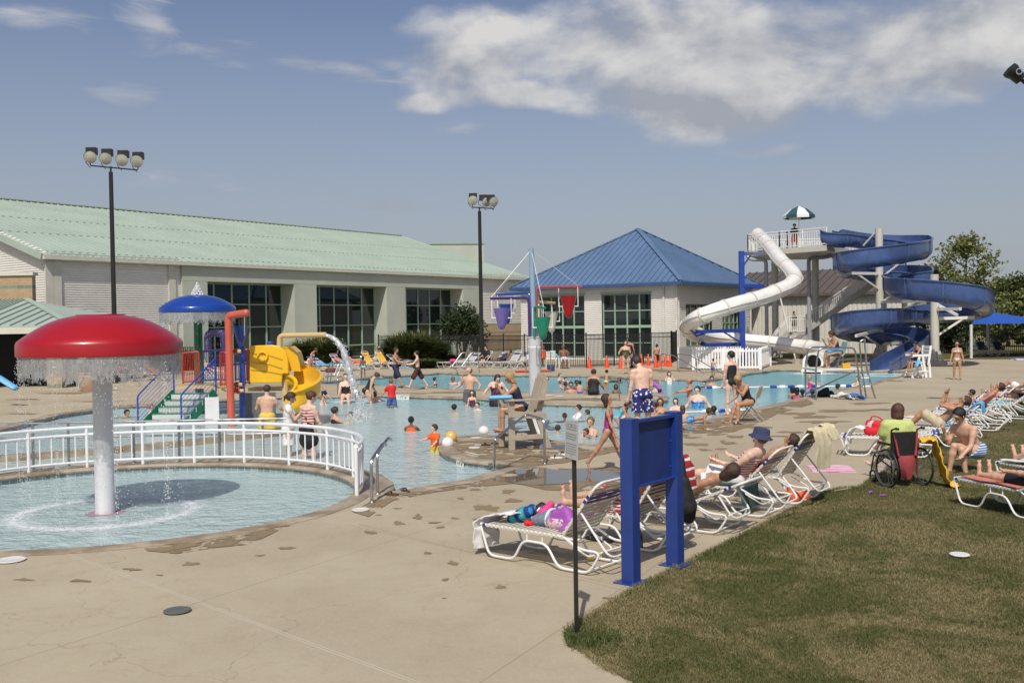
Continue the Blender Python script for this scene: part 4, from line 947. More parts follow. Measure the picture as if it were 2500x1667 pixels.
# ------------------------------------------------------------------ mushrooms
def paint(name, c, rough=.25): return M(name, c, rough, var=.06, vs=1.2, coat=.25)
REDP = paint('red_fibreglass', (.33,.004,.008), .3); BLUP = paint('blue_fibreglass', (.008,.045,.27)); WHT = paint('white_pole_paint', (.62,.62,.63), .3); GRNP = paint('green_pole_paint', (.01,.13,.06), .3)
def water_film_mat(name, thr0, thr1, sc, z0, z1, col=(.75,.78,.8)):
    m, t, b = newmat(name); g = t.add('ShaderNodeNewGeometry').outputs['Position']; x, y, z = t.sep(g)
    nz = t.noise(t.scale(g, (sc, sc, sc*.5)), 1.0, 5, .65, .8); thr = t.mr(z, z0, z1, thr1, thr0)
    mask = t.math('GREATER_THAN', nz, thr)
    br = t.noise(t.scale(g, (sc*2.3, sc*2.3, sc*.6)), 1.0, 3, .6)
    df = t.add('ShaderNodeBsdfDiffuse'); df.inputs[0].default_value = (*col, 1); gl = t.add('ShaderNodeBsdfGlossy'); gl.inputs[1].default_value = .12
    tr = t.add('ShaderNodeBsdfTransparent')
    a = t.add('ShaderNodeMixShader'); a.inputs[0].default_value = .35; t.link(df.outputs[0], a.inputs[1]); t.link(gl.outputs[0], a.inputs[2])
    bmp = t.add('ShaderNodeBump'); bmp.inputs[0].default_value = .8; bmp.inputs['Distance'].default_value = .03; t.link(br, bmp.inputs['Height']); t.link(bmp.outputs[0], gl.inputs['Normal'])
    o = t.add('ShaderNodeMixShader'); t.link(t.math('MULTIPLY', mask, t.mr(br, .35, .65, .45, .78)), o.inputs[0]); t.link(tr.outputs[0], o.inputs[1]); t.link(a.outputs[0], o.inputs[2])
    t.link(o.outputs[0], t.n['Material Output'].inputs[0]); return m
DROP = M('water_drop', (.85,.88,.9), .08, var=0, spec=1.0, alpha=.65)
FOAM = None
def foam_mat():
    m, t, b = newmat('white_foam'); uv = t.add('ShaderNodeUVMap').outputs[0]; u, v, _ = t.sep(uv); g = t.add('ShaderNodeNewGeometry').outputs['Position']
    nz = t.noise(g, 14, 5, .7, .5); env = t.math('MULTIPLY', t.math('SUBTRACT', 1.0, t.math('ABSOLUTE', t.math('SUBTRACT', t.math('MULTIPLY', v, 2.0), 1.0))), 1.0, clamp=True)
    al = t.math('MULTIPLY', t.ss(t.math('ADD', nz, t.math('MULTIPLY', env, .42)), .60, 1.0), .75)
    b.inputs['Base Color'].default_value = (.8,.84,.86,1); b.inputs['Roughness'].default_value = .6; t.link(al, b.inputs['Alpha']); return m
FOAM = foam_mat()
def ring_strip(name, c, r0, r1, z, n=64, sx=1.0, **tg):
    m = MB(); uvs = []
    for k in range(n):
        a0 = 2*math.pi*k/n; a1 = 2*math.pi*(k+1)/n
        q = [Vector((c.x+r*math.cos(a)*sx, c.y+r*math.sin(a), z)) for r, a in ((r0,a0),(r1,a0),(r1,a1),(r0,a1))]
        m.add(q, [(0,1,2,3)]); uvs += [(k/n,0),(k/n,1),((k+1)/n,1),((k+1)/n,0)]
    o = m.build(name, FOAM, smooth=0, **tg); ul = o.data.uv_layers.new(name='UVMap')
    for i, u in enumerate(uvs): ul.data[i].uv = u
    return o
def drops(name, pts, s, seed, **tg):
    r = np.random.default_rng(seed); n = len(pts); sz = s*r.uniform(.35, 1.1, (n, 1))*np.array([[1, 1, 1.5]])
    base = np.array([(1,0,0),(-1,0,0),(0,1,0),(0,-1,0),(0,0,1),(0,0,-1)])*1.0; fc = np.array([(0,2,4),(2,1,4),(1,3,4),(3,0,4),(2,0,5),(1,2,5),(3,1,5),(0,3,5)])
    v = (np.asarray(pts)[:, None, :]+base[None]*sz[:, None, :]).reshape(-1, 3); f = (fc[None]+np.arange(n)[:, None, None]*6).reshape(-1, 3)
    me = bpy.data.meshes.new(name); me.from_pydata(v.tolist(), [], f.tolist()); me.materials.append(DROP); me.shade_smooth(); o = bpy.data.objects.new(name, me); COL.objects.link(o); return tag(o, **tg)
def mushroom(px, Y, rcap, ztop, zrim, zbot, mat, pole, label, prad, flat=.3):
    q = P(px, 1000, Y); c = Vector((q.x, Y, 0)); t = empty('water_mushroom', (c.x, Y, 0), label=label, cat='water mushroom')
    pr = [(.01, ztop), (flat*rcap*.98, ztop), (flat*rcap, ztop-.012)]
    for k in range(1, 9):
        a = k/9; r = rcap*(flat+(1-flat)*a); pr.append((r, ztop-.02-(ztop-zrim-.02)*a**1.75))
    pr += [(rcap*.985, zrim+.015), (rcap, zrim-.03), (rcap, zbot+.01), (rcap*.985, zbot), (rcap*.96, zbot+.02), (rcap*.9, zrim-.05), (.1, ztop-.12)]
    m = MB(); m.lathe(pr, 48); m.build('cap', mat, t, smooth=50)
    m = MB(); m.tube([(0,0,-.7),(0,0,ztop-.2)], prad, 24); m.build('pole', pole, t)
    return c
zr = lambda y, px, Y: P(px, y, Y).z
MC = mushroom(251, 15.6, 412/F*15.6/2*.924, zr(768,241,15.6), zr(834,241,15.6), zr(867,241,15.6), REDP, WHT, 'big red water mushroom on a white pole in the wading pool', .148)
MC2 = mushroom(488, 33.5, 190/F*33.5/2*.955, zr(721,488,33.5), zr(751,488,33.5), zr(762,488,33.5), BLUP, GRNP, 'blue water mushroom on a green pole behind the play structure', .14)
def curtain(c, r, ztop, seed, nd, sc, name):
    n = 96; m = MB(); z1 = ztop-1.0
    for k in range(n):
        a0 = 2*math.pi*k/n; a1 = 2*math.pi*(k+1)/n
        for za, zb in ((ztop, ztop-.5), (ztop-.5, z1)):
            m.add([(c.x+r*math.cos(a0), c.y+r*math.sin(a0), za), (c.x+r*math.cos(a1), c.y+r*math.sin(a1), za), (c.x+r*math.cos(a1), c.y+r*math.sin(a1), zb), (c.x+r*math.cos(a0), c.y+r*math.sin(a0), zb)], [(0,1,2,3)])
    m.build(name, water_film_mat(name, .12, .70, sc, ztop-.50, ztop-.02, (.42,.43,.43)), smooth=60, kind='stuff')
    rg = np.random.default_rng(seed); a = rg.uniform(0, 6.283, nd); z = ZW+(ztop-ZW)*rg.uniform(0, 1, nd)**1.1; rr = r+rg.normal(0, .03, nd)
    a = a+.15*np.sin(a*9)
    drops(name+'_drops', np.stack([c.x+rr*np.cos(a), c.y+rr*np.sin(a), z], 1), .0075 if sc > 8 else .012, seed, kind='stuff')
curtain(MC, 412/F*15.6/2*.924-.03, zr(868,241,15.6), 3, 3200, 11, 'water_curtain'); curtain(MC2, 190/F*33.5/2*.955-.03, zr(763,488,33.5), 4, 1800, 11, 'falling_water')
ring_strip('splash_ring', MC, .9, 1.7, ZW+.012, kind='stuff')
ring_strip('pink_base_ring', MC, .12, .3, ZW+.006, kind='stuff').data.materials[0] = M('pink_stain', (.45,.22,.28), .5, alpha=.5)
rg = np.random.default_rng(8); pts = []
for _ in range(900):
    a = rg.uniform(0, 6.28); h = abs(rg.normal(0, .14)); q = rg.uniform(0, .22)*(1-min(1, h/.45)); pts.append((MC2.x+q*math.cos(a), MC2.y+q*math.sin(a), zr(721,488,33.5)+h))
drops('water_bubbler', np.array(pts), .028, 5, kind='stuff')
# ------------------------------------------------------------------ play structure
ps = empty('play_structure', G(560, 1035), label='colourful water play structure with green stair, yellow slide and tipping bucket', cat='play structure'); L3 = Vector(ps.location)
SALM = paint('faded_red_pipe', (.52,.10,.06), .35); YEL = paint('yellow_plastic', (.78,.45,.015), .3); TANP = paint('tan_pipe', (.55,.40,.18), .35); BLUR = paint('blue_rail', (.02,.06,.32), .3); GRT = paint('green_tread', (.01,.16,.09), .4); REDR = paint('red_rail', (.40,.03,.02), .35)
def perf_mat():
    m, t, b = newmat('perforated_sheet'); g = t.add('ShaderNodeTexCoord').outputs['Object']
    vo = t.add('ShaderNodeTexVoronoi'); vo.inputs['Scale'].default_value = 22; vo.inputs['Randomness'].default_value = 0; t.link(g, vo.inputs['Vector'])
    c = t.mix(t.math('LESS_THAN', vo.outputs['Distance'], .28), (.55,.55,.53), (.03,.03,.03)); t.link(c, b.inputs['Base Color']); return m
PERF = perf_mat()
def q3(px, py, Y): return P(px, py, Y)-L3
m = MB(); m.tube(fillet([q3(566,1062,28.9), q3(557,772,28.9)+Vector((0,0,.02)), q3(600,764,28.6)], .14, 5), .105, 14); m.ell(q3(601,764,28.6), (.11,.11,.11), 12); m.build('red_pipe', SALM, ps)
m = MB(); m.tube([q3(591,1040,29.6), q3(591,845,29.6)], .085, 12); m.build('bucket_pole', BLUR, ps)
m = MB(); c = q3(590,950,29.4); zb, zt2 = zr(846,590,29.4), zr(795,590,29.4); m.lathe([(.01,zb-.02),(.06,zb),(.23,zt2),(.215,zt2),(.05,zb+.03)], 22, (c.x, c.y, -L3.z)); m.build('tipping_bucket', BLUP, ps)
m = MB(); m.tube([q3(597,770,28.7), q3(597,819,29.1)], .014, 6); m.build('rod', WHP, ps)
m = MB(); m.tube(fillet([q3(682,848,30), q3(682,819,30)+Vector((0,0,.0)), q3(797,817,29.6)], .3, 6), .078, 12, caps=False); m.build('spout_pipe', TANP, ps)
# platform deck
zd = .86; a = q3(537,946,30.6); b = q3(700,946,30.2)
m = MB(); m.box(a.x-.02, b.x, a.y-.1, a.y+1.5, zd-.1, zd); m.build('deck', TANP, ps, smooth=0)
a2 = q3(440,935,32.5); m = MB(); m.box(a2.x, a.x-.05, a2.y-.3, a2.y+1.3, zd-.1, zd); m.build('deck', TANP, ps, smooth=0)
def barpanel(x0, y0, Y0_, x1, y1, Y1_, h, mat, n, name='railing', rad=.022):
    a = q3(x0, y0, Y0_); b = q3(x1, y1, Y1_); m = MB(); top = Vector((0,0,h)); m.tube(fillet([a, a+top, b+top, b], .08), .028, 8); m.tube([a+Vector((0,0,.05)), b+Vector((0,0,.05))], rad, 6)
    for i in range(1, n): p = a.lerp(b, i/n); m.tube([p+Vector((0,0,.05)), p+top], .011, 5)
    m.build(name, mat, ps)
barpanel(447,937,32.6,487,933,32.6,1.0,REDR,10); barpanel(497,932,32.2,552,930,31.8,1.0,M('navy_rail',(.03,.03,.12),.4),12); barpanel(539,942,30.4,553,942,30.2,1.02,REDR,3); barpanel(598,938,30.2,609,938,30.2,1.05,REDR,2); barpanel(575,930,31.6,606,930,31.6,1.0,M('navy_rail',(.03,.03,.12),.4),8)
# stair
n = 7; w = 96/F*30
for i in range(n):
    k = i+.6; p = Vector((q3(476,950,30.4).x-.135*k, q3(476,950,30.4).y-.17*k, zd-.185*k)); m = MB(); m.box(p.x-w/2, p.x+w/2, p.y-.12, p.y+.12, p.z-.035, p.z); m.build('tread', GRT, ps, smooth=0, bevel=.008)
    m = MB(); m.box(p.x-w/2+.02, p.x+w/2-.02, p.y-.117, p.y-.105, p.z-.17, p.z-.036); m.build('riser', PERF, ps, smooth=0)
t0 = Vector((q3(476,950,30.4).x, q3(476,950,30.4).y, zd)); dv = Vector((-.135, -.17, -.185))
for s_, mt in ((1, GRT), (-1, GRT)):
    m = MB(); a = t0+Vector((s_*w/2+.03*s_, 0, -.1)); m.beam(a, a+dv*7.2, .03, .26); m.build('stringer', GRT, ps, smooth=0)
    m = MB(); h = Vector((0,0,.92)); a = t0+Vector((s_*w/2+.05*s_, 0, .0)); e_ = a+dv*5.6; m.tube(fillet([a+h, e_+h, e_+Vector((0,0,-.2))], .1), .026, 8); m.tube([a+Vector((0,0,.95)), a+Vector((0,0,-.1))], .026, 8)
    for j in range(1, 7): m.tube([a+h*(j/7.0), e_+h*(j/7.0)], .009, 4)
    m.build('stair_rail', BLUR, ps)
m = MB(); a = q3(500,972,29.9); b = q3(534,972,29.9); m.box(a.x, b.x, a.y, a.y+.04, -.7, zd-.22); m.build('white_panel', WHT, ps, smooth=0)
m = MB(); a = q3(597,944,30.1); b = q3(672,944,30.1); m.box(a.x, b.x, a.y, a.y+.03, -.12, zd-.12); m.build('mesh_panel', M('dark_mesh',(.09,.10,.11),.6,var=.4,vs=40), ps, smooth=0)
for px, py in ((575,858),(578,939),(571,953),(582,954)):
    m = MB(); c = q3(px, py, 29.3); m.tube([c+Vector((-.16,0,0)), c+Vector((.16,0,0))], .055, 10); m.build('roller', TANP, ps)
    m = MB(); m.tube([c+Vector((-.05,0,0)), c+Vector((.05,0,0))], .085, 12); m.build('roller', REDR, ps, label='red roller disc')
# yellow slide: side panel, hood, curved chute
a = q3(609,950,29.9); xw = q3(703,950,29.9).x; zt3 = zr(843,650,29.9)-L3.z; zb3 = zr(935,650,29.9)-L3.z
prof = []
for pxx, pyy in ((609,844),(664,842),(682,845),(697,858),(703,878),(704,912),(690,912),(688,934),(612,935),(609,930)): prof.append(q3(pxx, pyy, 29.9))
m = MB(); nn = Vector((0,.1,0)); k = len(prof); m.add([p for p in prof]+[p+nn for p in prof], [tuple(range(k)), tuple(range(k, 2*k))[::-1]]+[(i, k+i, k+(i+1) % k, (i+1) % k) for i in range(k)]); sp_ = m.build('slide_panel', YEL, ps, smooth=20, bevel=.02)
m = MB(); c = q3(641,870,29.86); m.lathe([(.17,.0),(.155,.03),(.12,.035),(.115,-.02),(.005,-.03)], 24, (0,0,0)); rot = Matrix.Rotation(R(90), 3, 'X'); m.v = [tuple(rot @ Vector(v)+c) for v in m.v]; m.build('porthole', YEL, sp_)
for yy in (862, 884, 902): MB().tube([q3(612,yy,29.88), q3(660,yy+6,29.88), q3(690,yy+16 if yy < 900 else yy+12,29.88)], .008, 4).build('groove', M('yellow_groove',(.45,.24,.02),.5), sp_)
m = MB(); hp_ = [q3(x, y, Y) for x, y, Y in ((688,847,30.0),(708,846,30.2),(724,860,30.3),(731,885,30.3),(734,906,30.2))]; hb = [q3(x, y, Y) for x, y, Y in ((690,905,30.9),(700,905,31.1),(712,906,31.1),(722,907,31.0),(728,908,30.9))]
hp2 = [p+Vector((-.04,.9,0)) for p in hp_]
for i in range(4): m.slab(hp_[i], hp_[i+1], hp2[i+1], hp2[i], .05)
m.add(hp_+[q3(702,906,30.2)], [(0,1,2,3,4,5)]); m.add(hp2+[q3(700,906,31.1)], [(5,4,3,2,1,0)]); m.build('hood', YEL, ps, smooth=30)
ch = catmull([q3(*p) for p in ((706,920,30.4),(728,925,30.3),(748,935,29.8),(754,950,29.1),(742,966,28.5),(722,980,28.2),(700,992,28.1))], 6)
vs, fs = flume(ch, [-1]*len(ch), 'c', YEL, R0=.34, hi=.36, lo=.14); m = MB(); m.add(vs, fs); m.build('chute', YEL, ps, smooth=40)
m = MB(); m.tube([q3(695,915,30.2), q3(699,1035,30)], .1, 10); m.build('slide_post', TANP, ps)
m = MB(); c = q3(659,838,30.1); m.lathe([(.01,.06),(.08,.05),(.1,0),(.09,-.06)], 12, c); m.build('cap_knob', BLUR, ps)
m = MB(); a = q3(508,860,33); b = q3(548,860,33); m.tube(fillet([a, Vector((a.x,a.y,q3(508,812,33).z)), Vector((b.x,b.y,q3(548,812,33).z)), b], .2, 5), .13, 10); m.build('purple_arch', paint('purple_plastic',(.05,.04,.13)), ps)
# pouring water from the spout and its splash
sp = [P(797,818,29.6), P(818,828,29.4), P(836,850,29.3), P(849,885,29.3), P(858,920,29.3), P(868,950,29.3), P(876,975,29.3)]
arc_ = catmull(sp, 8); rr = np.linspace(.06, .13, len(arc_)); rg = np.random.default_rng(12)
m = MB()
for s_ in range(5):
    off = [(rg.normal(0, .25), rg.normal(0, .25)) for _ in range(3)]
    m.tube([p+Vector((off[0][0]*r_, off[0][1]*r_, 0)) for p, r_ in zip(arc_, rr)], [max(.02, r_*.75*(1+.25*math.sin(i*.9+s_))) for i, r_ in enumerate(rr)], 10, caps=False)
m.build('pouring_water', water_film_mat('pouring_film', .42, .50, 9, 0, 2), kind='stuff')
pts = []
for p, r_ in zip(arc_[12:], rr[12:]):
    for _ in range(14): pts.append((p.x+rg.normal(0, r_), p.y+rg.normal(0, r_), p.z+rg.normal(0, .05)))
for _ in range(1500):
    a = rg.uniform(0, 6.28); q = abs(rg.normal(0, .22)); h = abs(rg.normal(0, .16))*max(.1, 1-q); pts.append((arc_[-1].x+q*math.cos(a), arc_[-1].y+q*math.sin(a)*.7, ZW+h*1.7))
drops('spout_splash', np.array(pts), .014, 13, kind='stuff')
c = G(876, 980, ZW); ring_strip('spout_foam', Vector((c.x, c.y, 0)), .02, 1.3, ZW+.012, 40, kind='stuff')
for px, py, r_ in ((1986,912,1.6),(2160,916,1.8)): c = G(px, py, ZW); ring_strip('slide_foam', Vector((c.x, c.y, 0)), .02, r_, ZW+.012, 40, kind='stuff')
# ------------------------------------------------------------------ bucket tree
bt = empty('bucket_tree', G(1306, 1052), label='white post with a pale blue mast carrying five coloured dump buckets', cat='dump bucket fountain'); bt.location = (P(1306,900,25.3).x, 25.3, 0); L4 = Vector(bt.location)
def q4(px, py, Y=25.3): return P(px, py, Y)-L4
zc = q4(0,822).z; zc = P(1302,822,25.3).z
m = MB(); m.lathe([(.155,-.75),(.155,zc-.32),(.165,zc-.3),(.165,zc-.26),(.15,zc-.24),(.165,zc-.12),(.175,zc-.02),(.02,zc-.01)], 26); m.build('base_post', WHT, bt)
m = MB(); m.lathe([(.01,zc-.02),(.19,zc-.02),(.19,zc),(.06,zc+.002),(.06,zc+.02)], 24); m.build('flange_plate', RAILW, bt)
m = MB(); m.tube([(0,0,zc), q4(1297,606)], [.072,.062], 14); m.build('mast', paint('pale_blue_mast',(.25,.36,.48)), bt)
PURP = paint('purple_bucket',(.17,.12,.38)); CREB = paint('cream_bucket',(.52,.49,.41)); GRNB = paint('green_bucket',(.01,.22,.13)); ROSE = paint('rose_arm',(.38,.08,.10)); REDB = paint('red_bucket',(.36,.005,.01))
for pts, mt in (([(1293,822,25.2),(1291,727,25.2),(1198,729,24.5)], paint('purple_arm',(.07,.035,.16))), ([(1294,822,25.5),(1293,715,25.5),(1212,720,26.4)], BLUR), ([(1311,822,25.4),(1309,701,25.4),(1420,700,25.9)], ROSE), ([(1309,760,25.5),(1310,737,25.5),(1354,740,26.2)], TANP), ([(1305,822,25.1),(1305,749,25.1),(1330,751,24.4)], GRNB)):
    m = MB(); m.tube(fillet([q4(*p) for p in pts], .12, 5), .036, 10); m.build('arm', mt, bt)
for tx, ty, tY in ((1198,727,24.5),(1212,718,26.4),(1412,698,25.9),(1327,749,24.4)): MB().tube([q4(1297,610), q4(tx,ty,tY)], .007, 4).build('stay_cable', WHP, bt)
for (cx, yt, yb, w, Y, mt, ay, lb) in ((1224.5,752,804,41,24.5,PURP,729,'purple bucket'),(1236,742,791,37,26.3,BLUP,720,'blue bucket'),(1387.5,723,776,41,25.8,REDB,701,'red bucket'),(1324.5,774,828,41,24.4,GRNB,751,'green bucket'),(1346,760,812,34,26.2,CREB,740,'cream bucket')):
    c = q4(cx, yt, Y); r_ = w/F*Y/2; h = (yb-yt)/F*Y
    m = MB(); m.lathe([(r_,0),(r_*.5,-h*.78),(r_*.42,-h*.92),(r_*.22,-h),(.005,-h*1.01),(.005,-h*.97),(r_*.38,-h*.88),(r_*.94,0),(r_,0)], 24, c); m.build('bucket', mt, bt, label=lb)
    m = MB(); za = q4(cx, ay, Y).z
    for s_ in (-1, 1):
        x = c.x+s_*(r_+.03); m.tube([Vector((x, c.y, za)), Vector((x, c.y, c.z-h*.47)), ], .011, 6); m.tube([Vector((x+.01*s_, c.y, c.z-h*.47)), Vector((c.x+s_*r_*.6, c.y, c.z-h*.47))], .013, 6)
    m.build('hanger', WHP, bt)
# ------------------------------------------------------------------ railings
RAILP = M('white_railing_paint', (.74,.74,.74), .3, var=.04, coat=.3); CHR = M('stainless_tube', (.42,.42,.43), .22, .9, var=.08, vs=6)
tops = catmull([G(x, y, .8) for x, y in ((-150,1078),(-60,1066),(68,1053),(211,1043),(347,1037),(473,1034),(595,1033),(704,1037),(798,1045),(861,1057),(883,1068),(882,1079),(869,1089))], 10)
wr = empty('curved_railing', (0,0,0), label='white curved railing round the back of the wading pool', cat='railing')
for z, r, nm in ((.8,.034,'top_rail'),(.66,.027,'rail'),(.12,.025,'rail')):
    MB().tube([Vector((p.x,p.y,z)) for p in tops], r, 8).build(nm, RAILP, wr)
for i in list(range(0, len(tops)-21, 10))+[len(tops)-21, len(tops)-1]: p = tops[i]; MB().tube([(p.x,p.y,0),(p.x,p.y,.78)], .031, 8).build('post', RAILP, wr)
L = 0; nx = .1; k = 0
for a, b in zip(tops[:-1], tops[1:]):
    d = (b-a).length; L += d
    if L > nx: nx = L+.118; MB().tube([(b.x,b.y,.12),(b.x,b.y,.66)], .0145, 6).build('baluster', RAILP, wr); k += 1
gr_ = empty('steel_railing', (0,0,0), label='straight grey steel railing behind the white curved one', cat='railing')
a = G(-60,1036,.85); b = G(700,1021,.85); mid = lambda z, p: Vector((p.x,p.y,z))
for z in (.85, .55): MB().tube([mid(z,a), mid(z,b)], .02, 8).build('rail', CHR, gr_)
for px in (78,164,323,434,533,640): t = (px+60)/760; p = a.lerp(b, t); MB().tube([mid(-.5,p), mid(.85,p)], .028, 8).build('post', CHR, gr_)
def bent(pts, label, r=.024, group='steel pool handrails', flange=True):
    h = empty('handrail', pts[0][0], label=label, cat='handrail', group=group); o = Vector(pts[0][0]); m = MB()
    for pp in pts: m2 = MB(); m2.tube([p-o for p in fillet(pp, .12, 5)], r, 10); m2.build('rail_tube', CHR, h)
    if flange: m.lathe([(.055,0),(.055,.02),(.03,.03)], 12); m.build('floor_flange', CHR, h)
    return h
g = G(908,1228); g2_ = G(922,1208)
bent([[g, g+Vector((0,0,.66)), g+Vector((.12,.55,.86)), g+Vector((.14,.75,.8))]], 'nearer steel grab rail at the corner of the wading pool railing'); bent([[g2_, g2_+Vector((0,0,.66)), g2_+Vector((.12,.55,.86)), g2_+Vector((.14,.75,.8))]], 'farther steel grab rail beside the wading pool corner')
g = G(1205,1150,-.1); e_ = G(1330,1133)
bent([[e_, Vector((e_.x,e_.y,.86)), G(1285,1011,.92), G(1207,1072,.62), g+Vector((0,0,-.4))]], 'bent steel handrail in front of the tan lifeguard chair')
def steprail(a, b, h=.85, mid_=True):
    pts = [[a, a+Vector((0,0,h)), a.lerp(b,.3)+Vector((0,0,h)), b+Vector((0,0,.15))]]
    if mid_: q = a.lerp(b,.45); pts.append([q, q+Vector((0,0,h*.72))])
    return pts
bent(steprail(G(1615,902), G(1718,918)), 'left steel step rail in front of the white picket fence'); bent(steprail(G(1655,902), G(1768,922)), 'right steel step rail in front of the white picket fence')
bent(steprail(G(1512,978), G(1562,990,-.1), .8), 'nearer steel rail at the tip of the dividing walkway'); bent(steprail(G(1538,974), G(1585,985,-.1), .8), 'farther steel rail at the tip of the dividing walkway')
bent(steprail(G(825,970,-.1), G(850,950), .75), 'steel rail beside the seated swimmer at the pool steps')
for i, px in enumerate((782, 790)): g = G(px,936); bent([[g, g+Vector((0,0,.3)), g+Vector((.6,.3,.35)), g+Vector((.8,.5,.9)), g+Vector((0.3,.8,.95)), g+Vector((.1,1.2,0))]], 'low steel ladder rail left of the pouring spout, %s one' % ('left' if i == 0 else 'right'), flange=False)
for i, px in enumerate((1118, 1142)): g = G(px,912); bent([[g, g+Vector((-.1,0,.25)), g+Vector((-.4,.4,.3)), g+Vector((.2,.8,1.1)), g+Vector((.5,.8,1.1)), g+Vector((.6,.9,0))]], 'steel ladder rail at the far pool edge near the black-clad man, %s one' % ('left' if i == 0 else 'right'), flange=False)
bent([[G(882,937), G(882,937)+Vector((0,0,1.3)), G(882,937)+Vector((.2,.5,1.3))]], 'upright steel rail behind the girl in light green shorts')
bent([[G(1285,911), G(1285,911)+Vector((0,0,1.15)), G(1345,909)+Vector((0,0,1.15)), G(1345,909)]], 'steel ladder rail at the far pool edge behind the white post', flange=False)
# ------------------------------------------------------------------ sun loungers
TUBE = M('lounger_tube', (.76,.75,.73), .3, var=.04, coat=.2); STRAP = M('vinyl_strap_cream', (.62,.58,.48), .45, var=.1, vs=9); STRAPB = M('vinyl_strap_blue', (.015,.035,.22), .4); STRAPW = M('vinyl_strap_white', (.70,.69,.67), .45, var=.06, vs=9)
def make_lounger(ang, strap, seg=8, coarse=False):
    t = empty('sun_lounger', (0,0,0)); W = .31; n = seg
    m = MB()
    for s_ in (-1, 1):
        x = s_*W
        m.tube(fillet([(x,.0,.36),(x,.12,.03),(x,.50,.03),(x,.64,.27),(x,.98,.27),(x,1.14,.03),(x,1.56,.03),(x,1.72,.27),(x,1.45,.27),(x,1.22,.38)], .09, 3), .0145, n)
        m.tube([(x,0,.38),(x,1.22,.38)], .0155, n)
        for y in (.70,.92): m.tube([(x,y,.27),(x,y,.37)], .009, 5)
    m.tube(fillet([(-W,.06,.38),(-W,-.015,.38),(W,-.015,.38),(W,.06,.38)], .06, 3), .0155, n)
    for y, z in ((.3,.03),(1.5,.03),(1.72,.27)): m.tube([(-W,y,z),(W,y,z)], .012, 5) if y != .3 else None
    m.build('frame', TUBE, t)
    def straps(y0, y1, f, blues, name):
        a = MB(); step = .062 if not coarse else .07; k = int((y1-y0)/step)
        for i in range(k):
            y = y0+(i+.5)*(y1-y0)/k; a.k = 1 if i in [b % k for b in blues] else 0
            p0 = f(y-.0205); p1 = f(y+.0205); nn = Vector((0, -(p1-p0).z, (p1-p0).y)).normalized()
            for dz in (.016, -.016):
                q0 = p0+nn*dz; q1 = p1+nn*dz
                if dz < 0 and coarse: continue
                a.add([(-W,q0.y,q0.z),(W,q0.y,q0.z),(W,q1.y,q1.z),(-W,q1.y,q1.z)], [(0,1,2,3)])
            for s_ in (-1, 1): u0 = p0-nn*.018; v0 = p0+nn*.018; u1 = p1-nn*.018; v1 = p1+nn*.018; X = s_*(W+.0185); a.add([(X,u0.y,u0.z),(X,u1.y,u1.z),(X,v1.y,v1.z),(X,v0.y,v0.z)], [(0,1,2,3)])
        return a.build(name, [strap, STRAPB], t, smooth=0)
    straps(.03, 1.16, lambda y: Vector((0,y,.38)), (0,), 'seat')
    c, s_ = math.cos(R(ang)), math.sin(R(ang)); f = lambda y: Vector((0, 1.2+y*c, .38+y*s_))
    straps(.03, .70, f, (-2, -3), 'backrest')
    m = MB(); e = f(.80); m.tube(fillet([Vector((-W,0,0))+f(0), Vector((-W,0,0))+e, Vector((W,0,0))+e, Vector((W,0,0))+f(0)], .12, 4), .0155, n); m.build('back_frame', TUBE, t)
    m = MB(); g_ = f(.38); d_ = max(.03, .30-.2); 
    m.tube(fillet([Vector((-W*.92,0,0))+g_, Vector((-W*.92,g_.y+.42*s_+.05,.22)), Vector((W*.92,g_.y+.42*s_+.05,.22)), Vector((W*.92,0,0))+g_], .12, 4), .013, n)
    m.tube(fillet([Vector((-W*.8,1.2,.34)), Vector((-W*.8,1.5,.18)), Vector((W*.8,1.5,.18)), Vector((W*.8,1.2,.34))], .08, 3), .011, n); m.build('prop', TUBE, t); return t
protos = {}
def lounger(loc, d, ang, label, group, strap='c', far=False):
    k = (ang, strap, far); rz = math.atan2(-d[0], d[1])
    if k not in protos: o = protos[k] = make_lounger(ang, STRAP if strap == 'c' else STRAPW, 5 if far else 8, far); o.location = loc; o.rotation_euler = (0,0,rz); tag(o, label, 'sun lounger', group)
    else: o = dup(protos[k], loc, rz, label=label, cat='sun lounger', group=group)
    return o
LD = (.80, -.60); LG = 'near loungers along the grass edge'
LN = [((-.20,12.0,0),(.763,-.647),52,'nearest sun lounger, loaded with towels and bags in front of the blue sign'),((.60,12.9,0),LD,56,'second sun lounger behind the blue sign, with two crossed bare legs on it'),((1.50,13.85,0),LD,24,'low-reclined sun lounger with the sleeping woman, between sign and bucket hat'),((2.35,14.85,0),LD,46,'sun lounger carrying the reader in the blue bucket hat'),((3.10,15.75,0),LD,56,'sun lounger with the cream towel over its back, last of the near row')]
for l, d, a, lb in LN: lounger(l, d, a, lb, LG)
RG_ = 'loungers in the row on the right'; RD = (.86, -.51)
LR = [((6.55,20.0,0),(.93,-.36),12,'flat sun lounger with a red bag, left of the wheelchair'),((8.1,21.6,0),RD,40,'sun lounger with the blue towel, just behind the wheelchair'),((9.0,23.2,0),RD,48,'sun lounger behind the one with the blue towel'),((10.1,24.4,0),RD,48,'sun lounger holding the toddler on the right row'),((10.9,25.7,0),RD,44,'sun lounger of the sunburnt boy on the right row'),((12.1,26.9,0),RD,40,'sun lounger just beyond the sunburnt boy'),((13.2,28.6,0),RD,8,'flat sun lounger with the woman in black near the right edge'),((14.4,30.6,0),RD,44,'sun lounger carrying the pair of raised knees at the right edge'),((15.8,32.6,0),RD,44,'farthest empty sun lounger of the right row')]
for l, d, a, lb in LR: lounger(l, d, a, lb, RG_, 'w', True)
